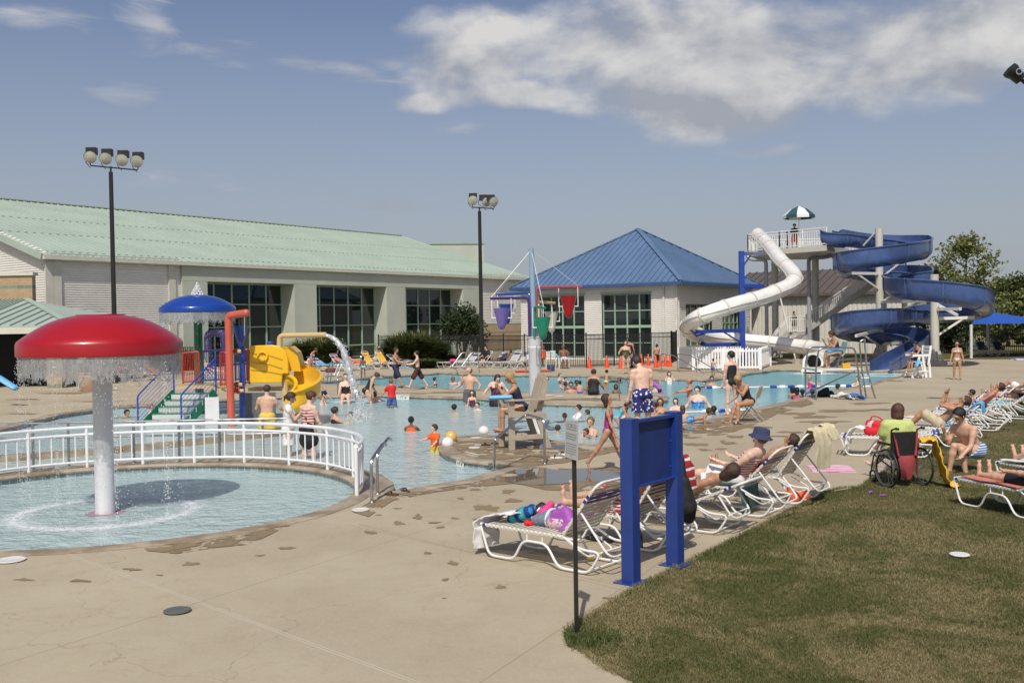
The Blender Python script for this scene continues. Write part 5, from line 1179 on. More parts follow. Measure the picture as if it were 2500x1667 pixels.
lounger((6.72,14.70,-.012),(.30,-.954),20,'near sun lounger on the grass with a salmon towel', 'loungers on the grass', 'w'); lounger((8.05,16.2,-.012),(.30,-.954),20,'sun lounger on the grass with a white towel, behind the salmon one', 'loungers on the grass', 'w')
FG = 'loungers in front of the hall'
for i, (px, py, an, lb) in enumerate([(733,908,48,'far lounger under the bending woman in a white bikini'),(790,907,30,'far lounger covered by the blue and purple towels'),(832,906,52,'far lounger with the bald man, behind the falling water'),(868,904,12,'flat far lounger of the child resting on its stomach'),(905,901,62,'far lounger with a yellow towel, left of the man in white'),(940,900,58,'far lounger with a yellow towel under the seated man in white'),(975,898,34,'far empty lounger behind the walking boys'),(1010,896,10,'flat far lounger right of the walking boys')]):
    q = G(px, py); lounger(q+Vector((.9,-.3,0)), (-.86,.5), an, lb, FG, 'w', True)
for i, (px, py, an, lb) in enumerate([(1098,900,10,'flat far lounger with a pink bag at its foot'),(1132,899,40,'far lounger beside the man in black'),(1165,899,50,'far lounger with the seated woman in a black shirt'),(1203,899,44,'far lounger of the man in navy'),(1238,899,54,'empty far white lounger left of the white fountain post'),(1262,899,54,'empty far lounger half hidden by the white fountain post')]):
    lounger(G(px, py)+Vector((-.6,0,0)), (.80,.60), an, lb, FG, 'w', True)
for px, py, lb in ((300,932,'lounger of the reclining couple beside the planter'),(372,930,'lounger right of the reclining couple, behind the blue stair rail'),(520,930,'lounger seen behind the red pipe of the play structure')): lounger(G(px, py)+Vector((.8,0,0)), (-.93,.36), 40, lb, 'loungers by the planter', 'w', True)
for px, lb in ((2410,'left lounger in the shade under the blue canopy'),(2452,'right lounger in the shade under the blue canopy')): lounger(G(px,870), (.1,1), 55, lb, 'loungers under the canopy', 'w', True)
# ------------------------------------------------------------------ lifeguard chairs
TANW = M('tan_recycled_plank', (.36,.31,.24), .6, var=.08, vs=5, bump=.1, bs=40)
c = G(1282,1092); lc = empty('lifeguard_chair', c, R(18), label='tan plank lifeguard chair on the rounded pool deck', cat='lifeguard chair')
# local: faces -x
def plank(nm, a, b, w, h, mt=TANW, par=None, up=(0,0,1)): return MB().beam(a, b, w, h, up).build(nm, mt, par or lc, smooth=0, bevel=.006)
for y in (-.36,.36):
    plank('leg', (-.42,y,0), (-.42,y,1.06), .05, .14, up=(1,0,0)); plank('leg', (.42,y,0), (.16,y,.78), .05, .13, up=(1,0,0)); plank('side_board', (-.45,y*1.08,.78), (.36,y*1.08,.70), .03, .14); plank('armrest', (-.50,y*1.1,1.07), (.46,y*1.1,1.07), .14, .035); plank('side_board', (-.42,y*1.05,.27), (.38,y*1.05,.27), .03, .10)
for k in range(5): x = -.40+k*.14; plank('seat_slat', (x,-.34,.80-k*.015), (x,.34,.80-k*.015), .12, .03, up=(0,0,1))
for k in range(3): x = -.38+k*.13; plank('foot_slat', (x,-.36,.33), (x,.36,.33), .11, .03)
for k in range(5):
    y = (k-2)*.135; hgt = 1.62-.035*abs(k-2)**2; plank('back_slat', (.20,y,.66), (.42,y,hgt), .03, .125, up=(1,0,0))
plank('crossbar', (.30,-.33,1.0), (.30,.33,1.0), .03, .1)
# stainless platform
c = G(2052,974); sp_ = empty('lifeguard_platform', c, R(3), label='steel tube lifeguard platform with a pale green swivel seat', cat='lifeguard platform')
zf = .97; zt_ = 1.70
def st_(pts, r=.03, nm='tube_frame', par=None): return MB().tube(fillet(pts, .16, 4), r, 10).build(nm, CHR, par or sp_)
X0, X1, Y0_, Y1_ = -.86, .56, -.1, 1.2
st_([(X0,Y0_,0),(X0,Y0_,zf),(X0+.1,Y0_,zt_),(X1-.1,Y0_,zt_),(X1,Y0_,zf),(X1+.12,Y0_,0)]); st_([(X0+.1,Y1_,0),(X0+.1,Y1_,zf),(X0+.2,Y1_,zt_),(X1-.0,Y1_,zt_),(X1,Y1_,zf)])
st_([(X1+.28,Y0_,0),(X1+.13,Y0_,zf),(X1+.06,Y0_,1.9),(X1+.24,Y0_,1.98),(X1+.28,Y0_+.1,1.9),(X1+.3,Y0_,zf),(X1+.62,Y0_+.1,0)]); st_([(X0+.1,Y1_,.1),(X1-.1,Y0_,zf-.05)], .025, 'brace'); st_([(X0,Y0_,zf),(X0+.1,Y1_,zf),(X1,Y1_,zf),(X1,Y0_,zf)], .025, 'deck_frame')
MB().box(X0, X1+.2, Y0_, Y1_, zf, zf+.05).build('deck_panel', M('white_frp',(.66,.66,.63),.5), sp_, smooth=0)
for k, z in enumerate((.4,.68)): MB().box(X1+.16-k*.05, X1+.42-k*.05, Y0_-.02, Y0_+.42, z, z+.04).build('step', WHP, sp_, smooth=0)
SEAG = M('seafoam_plastic', (.26,.42,.36), .4, var=.05)
m = MB(); m.tube([(.05,.5,zf),(.18,.5,zf+.42)], .035, 10); m.build('seat_post', CHR, sp_)
m = MB(); prof = [(-.22,zf+.50),(-.18,zf+.46),(.1,zf+.44),(.22,zf+.50),(.30,zf+.66),(.36,zf+.92)]
for s_ in (0, 1):
    pass
for (a, b) in zip(prof[:-1], prof[1:]): m.slab((a[0],.26,a[1]),(b[0],.26,b[1]),(b[0],.74,b[1]),(a[0],.74,a[1]), .03)
m.build('seat_shell', SEAG, sp_, smooth=60)
# pale green upright box behind, yellow kit box on the platform
m = MB(); m.box(-.13,.13,-.1,.1,0,.16); o = m.build('first_aid_box', M('yellow_box',(.68,.35,.01),.45), bevel=.02, label='orange-yellow kit box on the steel lifeguard platform', cat='box'); o.location = c+Vector((.22,.1,zf+.052))
# white chair
c = G(2246,921); wc = empty('lifeguard_chair', c, R(6), label='tall white lifeguard chair beside the blue slide exit', cat='lifeguard chair')
for y in (-.32,.32):
    for nm, a, b in (('leg',(-.52,y,0),(-.18,y,.92)),('leg',(.12,y,0),(-.04,y,.92)),('leg',(.30,y,0),(.26,y,.62)),('back_post',(.22,y,.55),(.34,y,1.40)),('armrest',(-.5,y,.98),(.26,y,.98)),('side_board',(-.40,y,.28),(.2,y,.28))): plank(nm, a, b, .05, .1, WHP, wc, up=(1,0,0) if 'arm' not in nm else (0,0,1))
for k in range(4): plank('seat_slat', (-.36+k*.14,-.32,.70), (-.36+k*.14,.32,.70), .12, .03, WHP, wc)
for k in range(4): z = .85+k*.16; plank('back_slat', (.25+k*.025,-.32,z), (.25+k*.025,.32,z), .03, .12, WHP, wc)
plank('foot_slat', (-.46,-.3,.2), (-.46,.3,.2), .12, .03, WHP, wc)
# plastic folding chair
c = G(1832,1028); fc = empty('folding_chair', c, R(-28), label='beige folding chair with grey steel legs at the pool edge', cat='folding chair')
BGP = M('beige_plastic', (.50,.46,.38), .45, var=.05)
for y in (-.22,.22):
    MB().tube([(-.30,y,0),(.02,y,.42),(.30,y,.86)], .013, 8).build('leg', STEELG, fc); MB().tube([(.32,y,0),(-.14,y,.46)], .013, 8).build('leg', STEELG, fc)
MB().box(-.22,.2,-.22,.22,.43,.465).build('seat', BGP, fc, smooth=0, bevel=.015)
m = MB()
for (a, b) in zip([(.2,.62),(.235,.72),(.27,.84)], [(.235,.72),(.27,.84),(.29,.92)]): m.slab((a[0],-.23,a[1]),(a[0],.23,a[1]),(b[0],.22,b[1]),(b[0],-.22,b[1]), .025)
m.build('backrest', BGP, fc, smooth=60)
# aluminium armchair for the elderly man
c = G(1377,899); ac = empty('armchair', c, label='white strapped armchair in front of the iron fence', cat='armchair')
m = MB()
for s_ in (-1,1): m.tube(fillet([(s_*.28,-.25,0),(s_*.28,-.25,.6),(s_*.28,.2,.6),(s_*.28,.25,0)], .08, 3), .018, 6); m.tube([(s_*.27,.15,.35),(s_*.25,.32,1.0)], .018, 6)
m.tube([(-.25,.32,1.0),(.25,.32,1.0)], .018, 6); m.build('frame', TUBE, ac)
m = MB(); [m.box(-.27,.27,-.25+k*.07,-.2+k*.07,.4,.415) for k in range(6)]; m.build('seat', STRAPW, ac, smooth=0); m = MB(); [m.box(-.25,.25,.2+k*.022,.215+k*.022,.5+k*.08,.56+k*.08) for k in range(6)]; m.build('backrest', STRAPW, ac, smooth=0)
# ------------------------------------------------------------------ wheelchair
WCO = G(2208,1186,-.012); wcz = R(12)
wch = empty('wheelchair', WCO, wcz, label='black wheelchair with a red bag hanging behind its backrest', cat='wheelchair')
BLKR = M('black_rubber', (.012,.012,.013), .6, var=.1); BLKF = M('black_nylon', (.010,.010,.011), .7, var=.2, vs=12); REDF = M('red_bag_cloth', (.30,.045,.05), .8, var=.12, vs=12); REDT = M('maroon_tube', (.16,.02,.02), .3)
for s_ in (-1, 1):
    x = s_*.31; m = MB(); pts = [Vector((x+s_*.03*0, .0+.30*math.cos(a), .30+.30*math.sin(a))) for a in np.linspace(0, 2*math.pi, 33)[:-1]]; m.tube(pts, .017, 8, closed=True); w = m.build('wheel', BLKR, wch)
    m = MB(); m.tube([Vector((x+s_*.05, .26*math.cos(a), .30+.26*math.sin(a))) for a in np.linspace(0, 2*math.pi, 33)[:-1]], .009, 6, closed=True); m.build('hand_rim', CHR, w)
    m = MB(); m.tube([(x-.03,0,.3),(x+.03,0,.3)], .03, 10)
    for k in range(14): a = k*math.pi/7; m.tube([(x,0,.3),(x,.285*math.cos(a),.3+.285*math.sin(a))], .003, 4)
    m.build('spokes', CHR, w)
    m = MB(); m.tube([Vector((s_*.22, .55+.09*math.cos(a), .1+.09*math.sin(a))) for a in np.linspace(0, 2*math.pi, 17)[:-1]], .018, 6, closed=True); m.build('caster', BLKR, wch)
    m = MB(); m.tube(fillet([(s_*.23,.0,.2),(s_*.23,.0,.92),(s_*.23,-.14,.95)], .05, 3), .014, 8); m.tube([(s_*.23,0,.3),(s_*.23,.5,.46),(s_*.22,.6,.2)], .014, 8); m.tube([(s_*.25,0,.68),(s_*.25,.34,.68)], .022, 8); m.build('side_frame', REDT if s_ > 0 else BLKR, wch)
    m = MB(); m.tube([(s_*.23,-.12,.95),(s_*.23,-.2,.95)], .02, 8); m.build('push_handle', BLKR, wch)
MB().box(-.22,.22,-.015,.02,.46,.88).build('backrest', BLKF, wch, smooth=0, bevel=.02); MB().box(-.22,.22,.0,.42,.44,.47).build('seat', BLKF, wch, smooth=0)
MB().box(-.2,.2,-.02,.0,.3,.44).build('crossbrace', CHR, wch, smooth=0)
bg = empty('hanging_bag', WCO, wcz, label='faded red pouch tapering down behind the wheelchair', cat='bag')
m = MB(); cols = [(.15,.50,-.10),(.15,.44,-.12),(.13,.33,-.13),(.09,.2,-.12),(.05,.12,-.09)]
vs = []
for w_, z, y in cols: vs += [(-w_,y+.05,z),(-w_*.6,y-.03,z),(w_*.6,y-.03,z),(w_,y+.05,z)]
m.add(vs, [(4*i+j, 4*i+(j+1) % 4, 4*i+4+(j+1) % 4, 4*i+4+j) for i in range(4) for j in range(4)]+[(0,1,2,3),(19,18,17,16)]); m.build('pouch', REDF, bg, smooth=60)
m = MB()
for s_ in (-1,1): m.tube([(s_*.21,-.05,.86),(s_*.15,-.08,.5)], .02, 5)
m.build('strap', REDF, bg)
# ------------------------------------------------------------------ signs
c0 = G(1541,1421); c1 = G(1649,1378); d = (c1-c0); L = d.length; sg = empty('blue_sign', c0, math.atan2(d.y, d.x), label='blank blue steel sign board on two square posts at the deck edge', cat='sign')
SGB = M('sign_blue_paint', (.013,.042,.215), .35, var=.10, vs=2.5, bump=.05, bs=60, coat=.2)
for x in (0, L):
    p = MB(); p.box(x-.072,x+.072,-.075,.075,.012,1.72); o = p.build('post', SGB, sg, smooth=0, bevel=.004); MB().box(x-.14,x+.14,-.14,.14,0,.012).build('base_plate', SGB, o, smooth=0, bevel=.003)
    for a in (-.11,.11):
        for b in (-.11,.11): m = MB(); m.lathe([(.014,.012),(.014,.03),(.004,.034)], 6, (x+a,b,0)); m.build('bolt', CHR, o)
MB().box(.072,L-.072,-.01,.01,.99,1.70).build('board', M('sign_board_blue',(.012,.034,.16),.42,var=.15,vs=3), sg, smooth=0)
MB().box(.072,L-.072,-.06,-.01,1.665,1.70).build('flange', SGB, sg, smooth=0); MB().box(.072,L-.072,-.05,-.01,.99,1.005).build('flange', SGB, sg, smooth=0)
for z in (1.12,1.4): m = MB(); m.ell((L-.1,-.012,z), (.012,.008,.012), 8); m.build('bolt', SGB, sg)
b = G(1408,1558); pg = empty('rules_sign', b, label='thin black pole with a small grey rules plate in front of the loungers', cat='sign')
MB().box(-.019,.019,-.019,.019,0,1.64).build('pole', M('black_pole_paint',(.015,.016,.012),.4,var=.3,vs=8), pg, smooth=0)
m = MB(); m.box(-.105,.105,-.002,.002,-.16,.16); pl = m.build('plate', M('grey_plate',(.42,.43,.42),.5,var=.05), pg, smooth=0); pl.location = (-.02,-.025,1.72); pl.rotation_euler = (0, R(3), R(-62))
m = MB(); rr_ = random.Random(3)
for k in range(13):
    z = .135-k*.021; x = -.085
    while x < .07:
        w = rr_.uniform(.006,.022)
        if k in (3, 7): break
        m.box(x, x+w, -.0035, -.003, z, z+.006); x += w+.006
m.build('lettering', M('faded_print',(.12,.12,.12),.6), pl, smooth=0)
for z in (.13,-.13): MB().tube([(0,-.006,z),(0,.004,z)], .006, 8).build('screw', CHR, pl)
# depth marks on the pool wall and coping
WSH_ = M('white_tile',(.66,.68,.62),.3,var=.05); BLK_T = M('dark_tile',(.10,.16,.17),.3,var=.1)
def walltext(txt, px, py, size, a, b, z=-.05, plate=True, up=False, col=None):
    pa = G(*a); pb_ = G(*b); d = (pb_-pa); ang = math.atan2(d.y, d.x); p = G(px, py)
    me = text_mesh(txt, size); me.materials.append(col or BLK); o = bpy.data.objects.new('depth_mark', me); COL.objects.link(o); n = Vector((d.y,-d.x,0)).normalized()
    o.location = Vector((p.x,p.y,0))+n*.05+Vector((0,0,z)); o.rotation_euler = (R(90), 0, ang) if not up else (0,0,ang)
    if up: o.location = Vector((p.x, p.y, .022))
    tag(o, kind='structure')
    if plate and not up:
        w = len(txt)*size*.30; pm_ = MB(); pm_.box(-w, w, -size*.62, size*.62, -.006, -.003); p_ = pm_.build('depth_tile', WSH_ if col is None else BLK_T, None, 0, kind='structure'); p_.location = o.location; p_.rotation_euler = o.rotation_euler
    return o
q0, q1 = (1093,1110), (1150,1125)
walltext('1 FT 6"', 1128, 1120.5, .085, q0, q1, -.088)
m = MB(); pa = G(1093,1110); pb_ = G(1135,1123)
walltext('1 FT 6"', 985, 966.5, .15, (918,964), (1182,973), -.05); walltext('3 FT 6 IN', 920, 921, .15, (907,921), (1000,916), .0, col=WHP)
walltext('NO DIVING', 1150, 1108, .11, q0, q1, up=True, col=WHP); walltext('1 FT  6 IN', 985, 962, .16, (918,964), (1182,973), up=True, col=WHP)
walltext('3 FT 6 IN', 2070, 903, .2, (2000,904), (2100,904), .02, col=WHP)
# ------------------------------------------------------------------ balls, drain lids, cones, shade, planter
WSH = M('white_ball', (.74,.72,.68), .3, var=.04, coat=.3)
for px, py, r_, mt, lb, zz in ((1093,1090,.135,WSH,'nearest white ball at the rounded edge of the deck',.0),(1101,1078,.145,M('yellow_ball',(.66,.42,.10),.3,coat=.3),'pale yellow ball the boy in orange is touching',.02),(1181,1060,.13,WSH,'white ball at the back edge of the rounded deck, left of the tan chair',.0),(1322,1064,.14,WSH,'white ball half hidden behind the legs of the tan chair',.0)):
    m = MB(); m.ell((0,0,r_*.75), (r_,r_,r_), 24); c = G(px, py); o = m.build('spray_ball', mt, None, 60, label=lb, cat='ball', group='spray balls on the rounded deck'); o.location = c+Vector((0,0,zz-.02))
for i, (px, py, r_, lb, mt) in enumerate([(27,1369,.165,'white drain lid in the near deck at the left edge',WSH),(880,1246,.13,'white drain lid by the wading pool corner',WSH),(433,1493,.13,'dark grey drain lid in the near deck',M('dark_lid',(.10,.11,.10),.6)),(1162,1070,.13,'white lid nearest the back edge of the rounded deck',WSH),(1158,1094,.13,'white lid in front of the tan chair',WSH),(1338,966,.2,'left white lid on the dividing walkway',WSH),(1366,968,.2,'second white lid on the dividing walkway',WSH),(1440,970,.2,'third white lid on the dividing walkway',WSH),(1468,971,.2,'fourth white lid on the dividing walkway',WSH),(2343,1356,.11,'pale round lid in the grass',WSH)]):
    m = MB(); m.lathe([(r_,.0),(r_,.008),(r_*.93,.011),(r_*.9,.009),(.001,.010)], 28); o = m.build('drain_lid', mt, None, 30, label=lb, cat='drain lid', group='round lids set in the deck'); o.location = G(px,py)+Vector((0,0,.013)); 
CON = M('cone_orange', (.75,.06,.01), .45, var=.05)
def cone(px, py, lb, far=False):
    m = MB(); m.box(-.17,.17,-.17,.17,0,.03); m.lathe([(.13,.03),(.03,.7),(.02,.71),(.001,.71)], 14); o = m.build('traffic_cone', CON, None, 40, label=lb, cat='cone', group='orange cones'); o.location = G(px, py)
for px, py, lb in ((1439,899,'leftmost orange cone, at the black fence post'),(1482,898,'orange cone between the armchair and the woman in green'),(1516,900,'orange cone behind the legs of the woman in green'),(1566,893,'orange cone right behind the navy cap'),(1583,893,'orange cone left of the boy in black shorts'),(1612,894,'orange cone just right of the boy in black shorts'),(1625,894,'orange cone second from the right end'),(1636,895,'rightmost orange cone beside the picket fence'),(1601,898,'orange cone in front of the boy in black shorts')): cone(px, py, lb)
# shade canopy
cc = [P(2371,830,62.5), P(2585,830,62.5), P(2585,830,69), P(2412,830,69)]; ap = P(2458,760,65.5); sc_ = empty('shade_canopy', G(2370,874), label='blue pyramid shade canopy on white posts by the far fence', cat='canopy'); L5 = Vector(sc_.location); ap.z = 3.0
m = MB(); q = [Vector((p.x,p.y,2.13))-L5 for p in cc]; ap = Vector(((q[0].x+q[1].x)/2-.6,(q[0].y+q[3].y)/2,2.98))
n_ = 6
for i in range(4):
    a, b = q[i], q[(i+1) % 4]
    m.add([a, b, ap], [(0,1,2)])
m.build('canopy', BLUECL, sc_, smooth=0)
for p in q: MB().tube([(p.x,p.y,0),(p.x,p.y,2.11)], .09, 10).build('post', WHT, sc_)
# planter
c = G(222,956); pt = empty('planter', c, label='round tan planter with orange and lime flowers beside the stone pillar', cat='planter'); 
m = MB(); m.lathe([(.38,0),(.46,.2),(.52,.5),(.53,.62),(.55,.63),(.55,.70),(.52,.71),(.50,.78),(.56,.80),(.56,.86),(.48,.86),(.46,.75),(.01,.74)], 30); m.build('pot', M('terracotta_tan',(.40,.26,.17),.8,var=.1), pt)
rg = np.random.default_rng(21)
leafmesh('lime_leaves', leaves(np.concatenate([cluster((-.62,0,.85),(.32,.3,.38),700,rg,.2), cluster((-.35,0,1.0),(.3,.3,.3),500,rg,.2)]), .05, 2), LEAFY, pt); leafmesh('green_leaves', leaves(cluster((.05,0,1.1),(.45,.4,.4),900,rg,.2), .06, 3), LEAFD, pt)
leafmesh('orange_flowers', leaves(np.concatenate([cluster((-.05+.2*i,rg.normal(0,.1),1.35),(.16,.16,.1),90,rg,.2) for i in range(4)]), .05, 4), M('orange_petals',(.75,.30,.02),.6), pt)
# lane rope
a = G(1722,946,-.08); b = G(2085,942,-.08); rp = empty('lane_rope', a, label='blue and white float rope across the pool under the slides', cat='lane rope'); d = b-a
MB().tube([Vector(), d], .025, 5).build('rope', WHP, rp)
for i, f_ in enumerate((.03,.06,.46,.52,.58,.64,.72,.93,.96)):
    p = d*f_; u = d.normalized(); m = MB(); m.tube([p-u*.14, p-u*.1, p+u*.1, p+u*.14], [.03,.065,.065,.03], 10); m.build('float', BLUP if i % 2 == 0 else WHP, rp)
a = G(1660,1006,-.08); b = G(1825,1000,-.08)
rp2 = empty('lane_rope', a, label='short blue and white float rope behind the seated woman', cat='lane rope'); d = b-a; MB().tube([Vector(), d], .02, 5).build('rope', WHP, rp2)
for i, f_ in enumerate((.38,.62,.70,.78,.86)): p = d*f_; u = d.normalized(); MB().tube([p-u*.13, p-u*.08, p+u*.08, p+u*.13], [.03,.055,.055,.03], 10).build('float', BLUP if i % 2 else WHP, rp2)
# ------------------------------------------------------------------ people: bodies grown from blended round cones
def vrot(v, axis, deg): return Matrix.Rotation(R(deg), 3, axis) @ v
def surface(prims, res, k=.035):
    """prims: (a, b, ra, rb, (sx, sy, frame)) blended into one closed surface (surface nets)"""
    A = np.array([[*p[0]] for p in prims]); B = np.array([[*p[1]] for p in prims]); mr_ = np.array([max(p[2], p[3])*(max(p[4][0], p[4][1]) if p[4] else 1) for p in prims])
    pad = res*3+k
    lo = np.minimum(A, B).min(0)-mr_.max()-pad; hi = np.maximum(A, B).max(0)+mr_.max()+pad
    n = np.ceil((hi-lo)/res).astype(int)+1; f = np.full(n, 9.0, np.float32)
    ax = [lo[i]+np.arange(n[i])*res for i in range(3)]
    for p, r_ in zip(prims, mr_):
        a = np.array(p[0]); b = np.array(p[1]); l = np.minimum(a, b)-r_-pad; h = np.maximum(a, b)+r_+pad
        i0 = np.maximum(0, np.floor((l-lo)/res).astype(int)); i1 = np.minimum(n, np.ceil((h-lo)/res).astype(int)+1)
        X, Y, Z = np.meshgrid(*[ax[i][i0[i]:i1[i]] for i in range(3)], indexing='ij', sparse=False)
        q = np.stack([X, Y, Z], -1)-a; d = b-a
        if p[4]:
            sx, sy, M3 = p[4]; q = q @ M3.T.T if False else q @ M3; d = d @ M3; q = q/np.array([sx, sy, 1.0]); d = d/np.array([sx, sy, 1.0]); corr_ = min(sx, sy)
        else: corr_ = 1.0
        dd = float(d @ d)
        t = np.clip((q @ d)/dd, 0, 1) if dd > 1e-10 else np.zeros(q.shape[:3])
        s = (np.linalg.norm(q-t[..., None]*d, axis=-1)-(p[2]+(p[3]-p[2])*t))*corr_
        kk = p[5] if len(p) > 5 else k
        sl = f[i0[0]:i1[0], i0[1]:i1[1], i0[2]:i1[2]]
        hh = np.clip(.5+.5*(sl-s)/kk, 0, 1); sl[...] = sl*(1-hh)+s*hh-kk*hh*(1-hh)
    return f, lo, n
def nets(f, lo, res):
    ins = f < 0; n = np.array(f.shape)-1
    c = [ins[i:i+n[0], j:j+n[1], k:k+n[2]] for i in (0,1) for j in (0,1) for k in (0,1)]
    s = sum(x.astype(np.int8) for x in c); act = (s > 0) & (s < 8); idx = np.full(act.shape, -1, np.int64); ijk = np.argwhere(act); idx[act] = np.arange(len(ijk))
    acc = np.zeros((len(ijk), 3)); cnt = np.zeros(len(ijk))
    i, j, k = ijk.T
    for axis in range(3):
        o = [a for a in range(3) if a != axis]
        for u in (0, 1):
            for v in (0, 1):
                off = [0,0,0]; off[o[0]] = u; off[o[1]] = v; p0 = (i+off[0], j+off[1], k+off[2]); e = list(off); e[axis] += 1; p1 = (i+e[0], j+e[1], k+e[2])
                a = f[p0]; b = f[p1]; m = (a < 0) != (b < 0); t = np.where(m, a/(a-b+1e-12), 0)
                pos = np.stack([np.full(len(i), float(x)) for x in off], 1); pos[:, axis] += t; acc[m] += pos[m]; cnt[m] += 1
    V = lo+(ijk+acc/np.maximum(cnt, 1)[:, None])*res
    Fs = []
    for axis in range(3):
        sh = [slice(1, None)]*3; a = [slice(1, -1)]*3; a[axis] = slice(0, -1); b = list(a); b[axis] = slice(1, None)
        fa = f[tuple(a)] < 0; fb = f[tuple(b)] < 0; m = fa != fb; e = np.argwhere(m); base = e+1; base[:, axis] -= 1
        o1, o2 = (axis+1) % 3, (axis+2) % 3; d1 = np.zeros(3, int); d1[o1] = 1; d2 = np.zeros(3, int); d2[o2] = 1
        q = np.stack([idx[tuple((base-d1-d2).T)], idx[tuple((base-d2).T)], idx[tuple(base.T)], idx[tuple((base-d1).T)]], 1)
        fl = fa[tuple(e.T)]; q[~fl] = q[~fl][:, ::-1]; Fs.append(q)
    return V, np.concatenate(Fs)
def npmesh(name, V, Fq, mats, parent, mi=None):
    me = bpy.data.meshes.new(name); n = len(Fq); w = Fq.shape[1]
    me.vertices.add(len(V)); me.vertices.foreach_set('co', V.astype(np.float32).ravel()); me.loops.add(n*w); me.loops.foreach_set('vertex_index', Fq.astype(np.int32).ravel())
    me.polygons.add(n); me.polygons.foreach_set('loop_start', np.arange(0, n*w, w, dtype=np.int32)); me.polygons.foreach_set('loop_total', np.full(n, w, dtype=np.int32))
    for m in mats: me.materials.append(m)
    if mi is not None: me.polygons.foreach_set('material_index', mi.astype(np.int32))
    me.update(calc_edges=True); me.shade_smooth(); o = bpy.data.objects.new(name, me); COL.objects.link(o); o.parent = parent; return o
SKIN = {'pale': (.66,.43,.33), 'fair': (.56,.34,.235), 'tan': (.42,.225,.135), 'brown': (.17,.075,.04), 'dark': (.055,.025,.016), 'red': (.50,.21,.14)}
def skin(k): return M('skin_'+k, SKIN[k], .5, var=.10, vs=14, sub=.0, spec=.4)
HAIR = {'black': (.008,.007,.007), 'brown': (.045,.022,.012), 'auburn': (.075,.028,.015), 'light': (.17,.10,.05), 'blond': (.38,.24,.10), 'grey': (.25,.23,.21), 'ginger': (.32,.12,.04)}
def hairm(k): return M('hair_'+k, HAIR[k], .5, var=.35, vs=60, bump=.5, bs=120)
def patmat(name, kind, c1, c2, sc=14, c3=None):
    if name in _mats: return _mats[name]
    m, t, b = newmat(name); co = t.add('ShaderNodeTexCoord').outputs['Object']
    if kind == 'stripe': x, y, z = t.sep(co); v = t.math('FRACT', t.math('ADD', t.math('MULTIPLY', z, sc), t.math('MULTIPLY', t.noise(co, 4, 2), .5))); f = t.math('GREATER_THAN', v, .5)
    elif kind == 'floral': vo = t.add('ShaderNodeTexVoronoi'); vo.inputs['Scale'].default_value = sc; t.link(co, vo.inputs['Vector']); f = t.math('LESS_THAN', t.math('ADD', vo.outputs['Distance'], t.math('MULTIPLY', t.noise(co, sc*4, 2), .3)), .47)
    else: f = t.ss(t.noise(co, sc, 4, .6), .45, .55)
    c = t.mix(f, c1, c2)
    if c3: c = t.mix(t.math('GREATER_THAN', t.noise(co, sc*.7, 2), .57), c, c3)
    t.link(c, b.inputs['Base Color']); b.inputs['Roughness'].default_value = .75; return m
def cl(name, c): return M(name, c, .75, var=.12, vs=15)
CL = dict(black=cl('black_swimwear',(.010,.010,.012)), navy=cl('navy_cloth',(.012,.018,.06)), white=cl('white_cloth',(.70,.69,.68)), red=cl('red_cloth',(.60,.012,.015)), orange=cl('orange_cloth',(.72,.10,.01)), yellow=cl('yellow_cloth',(.62,.42,.06)),
 lime=cl('lime_cloth',(.47,.54,.18)), pink=cl('pink_cloth',(.65,.04,.22)), teal=cl('mint_cloth',(.25,.52,.42)), blue=cl('blue_cloth',(.03,.12,.42)), grey=cl('grey_cloth',(.10,.10,.11)), maroon=cl('maroon_cloth',(.14,.012,.02)), khaki=cl('khaki_cloth',(.48,.41,.28)), aqua=cl('aqua_cloth',(.10,.45,.55)),
 florn=patmat('blue_floral_trunks','floral',(.012,.018,.14),(.66,.64,.6),13), camo=patmat('green_mottled_suit','mott',(.02,.035,.015),(.11,.13,.06),14), magenta=patmat('magenta_tie_dye','mott',(.42,.012,.10),(.24,.05,.26),8), bikini=patmat('white_print_bikini','floral',(.7,.7,.68),(.05,.2,.25),30),
 stripes=patmat('striped_tankini','stripe',(.45,.06,.03),(.62,.6,.55),16,(.015,.015,.02)), darkfl=patmat('dark_floral_suit','floral',(.015,.015,.04),(.45,.08,.14),28), bluefl=patmat('blue_floral_suit','mott',(.02,.10,.40),(.12,.38,.60),16), plaid=patmat('blue_plaid','stripe',(.015,.03,.14),(.10,.16,.36),22), redstr=patmat('red_white_stripes','stripe',(.45,.02,.03),(.7,.68,.66),26), wavy=patmat('blue_wave_trunks','stripe',(.02,.10,.30),(.55,.66,.72),26), brownfl=patmat('dark_red_trunks','mott',(.10,.012,.02),(.015,.012,.012),7), whitefl=patmat('white_blue_trunks','floral',(.65,.65,.66),(.03,.05,.22),12))
HEADS = {}
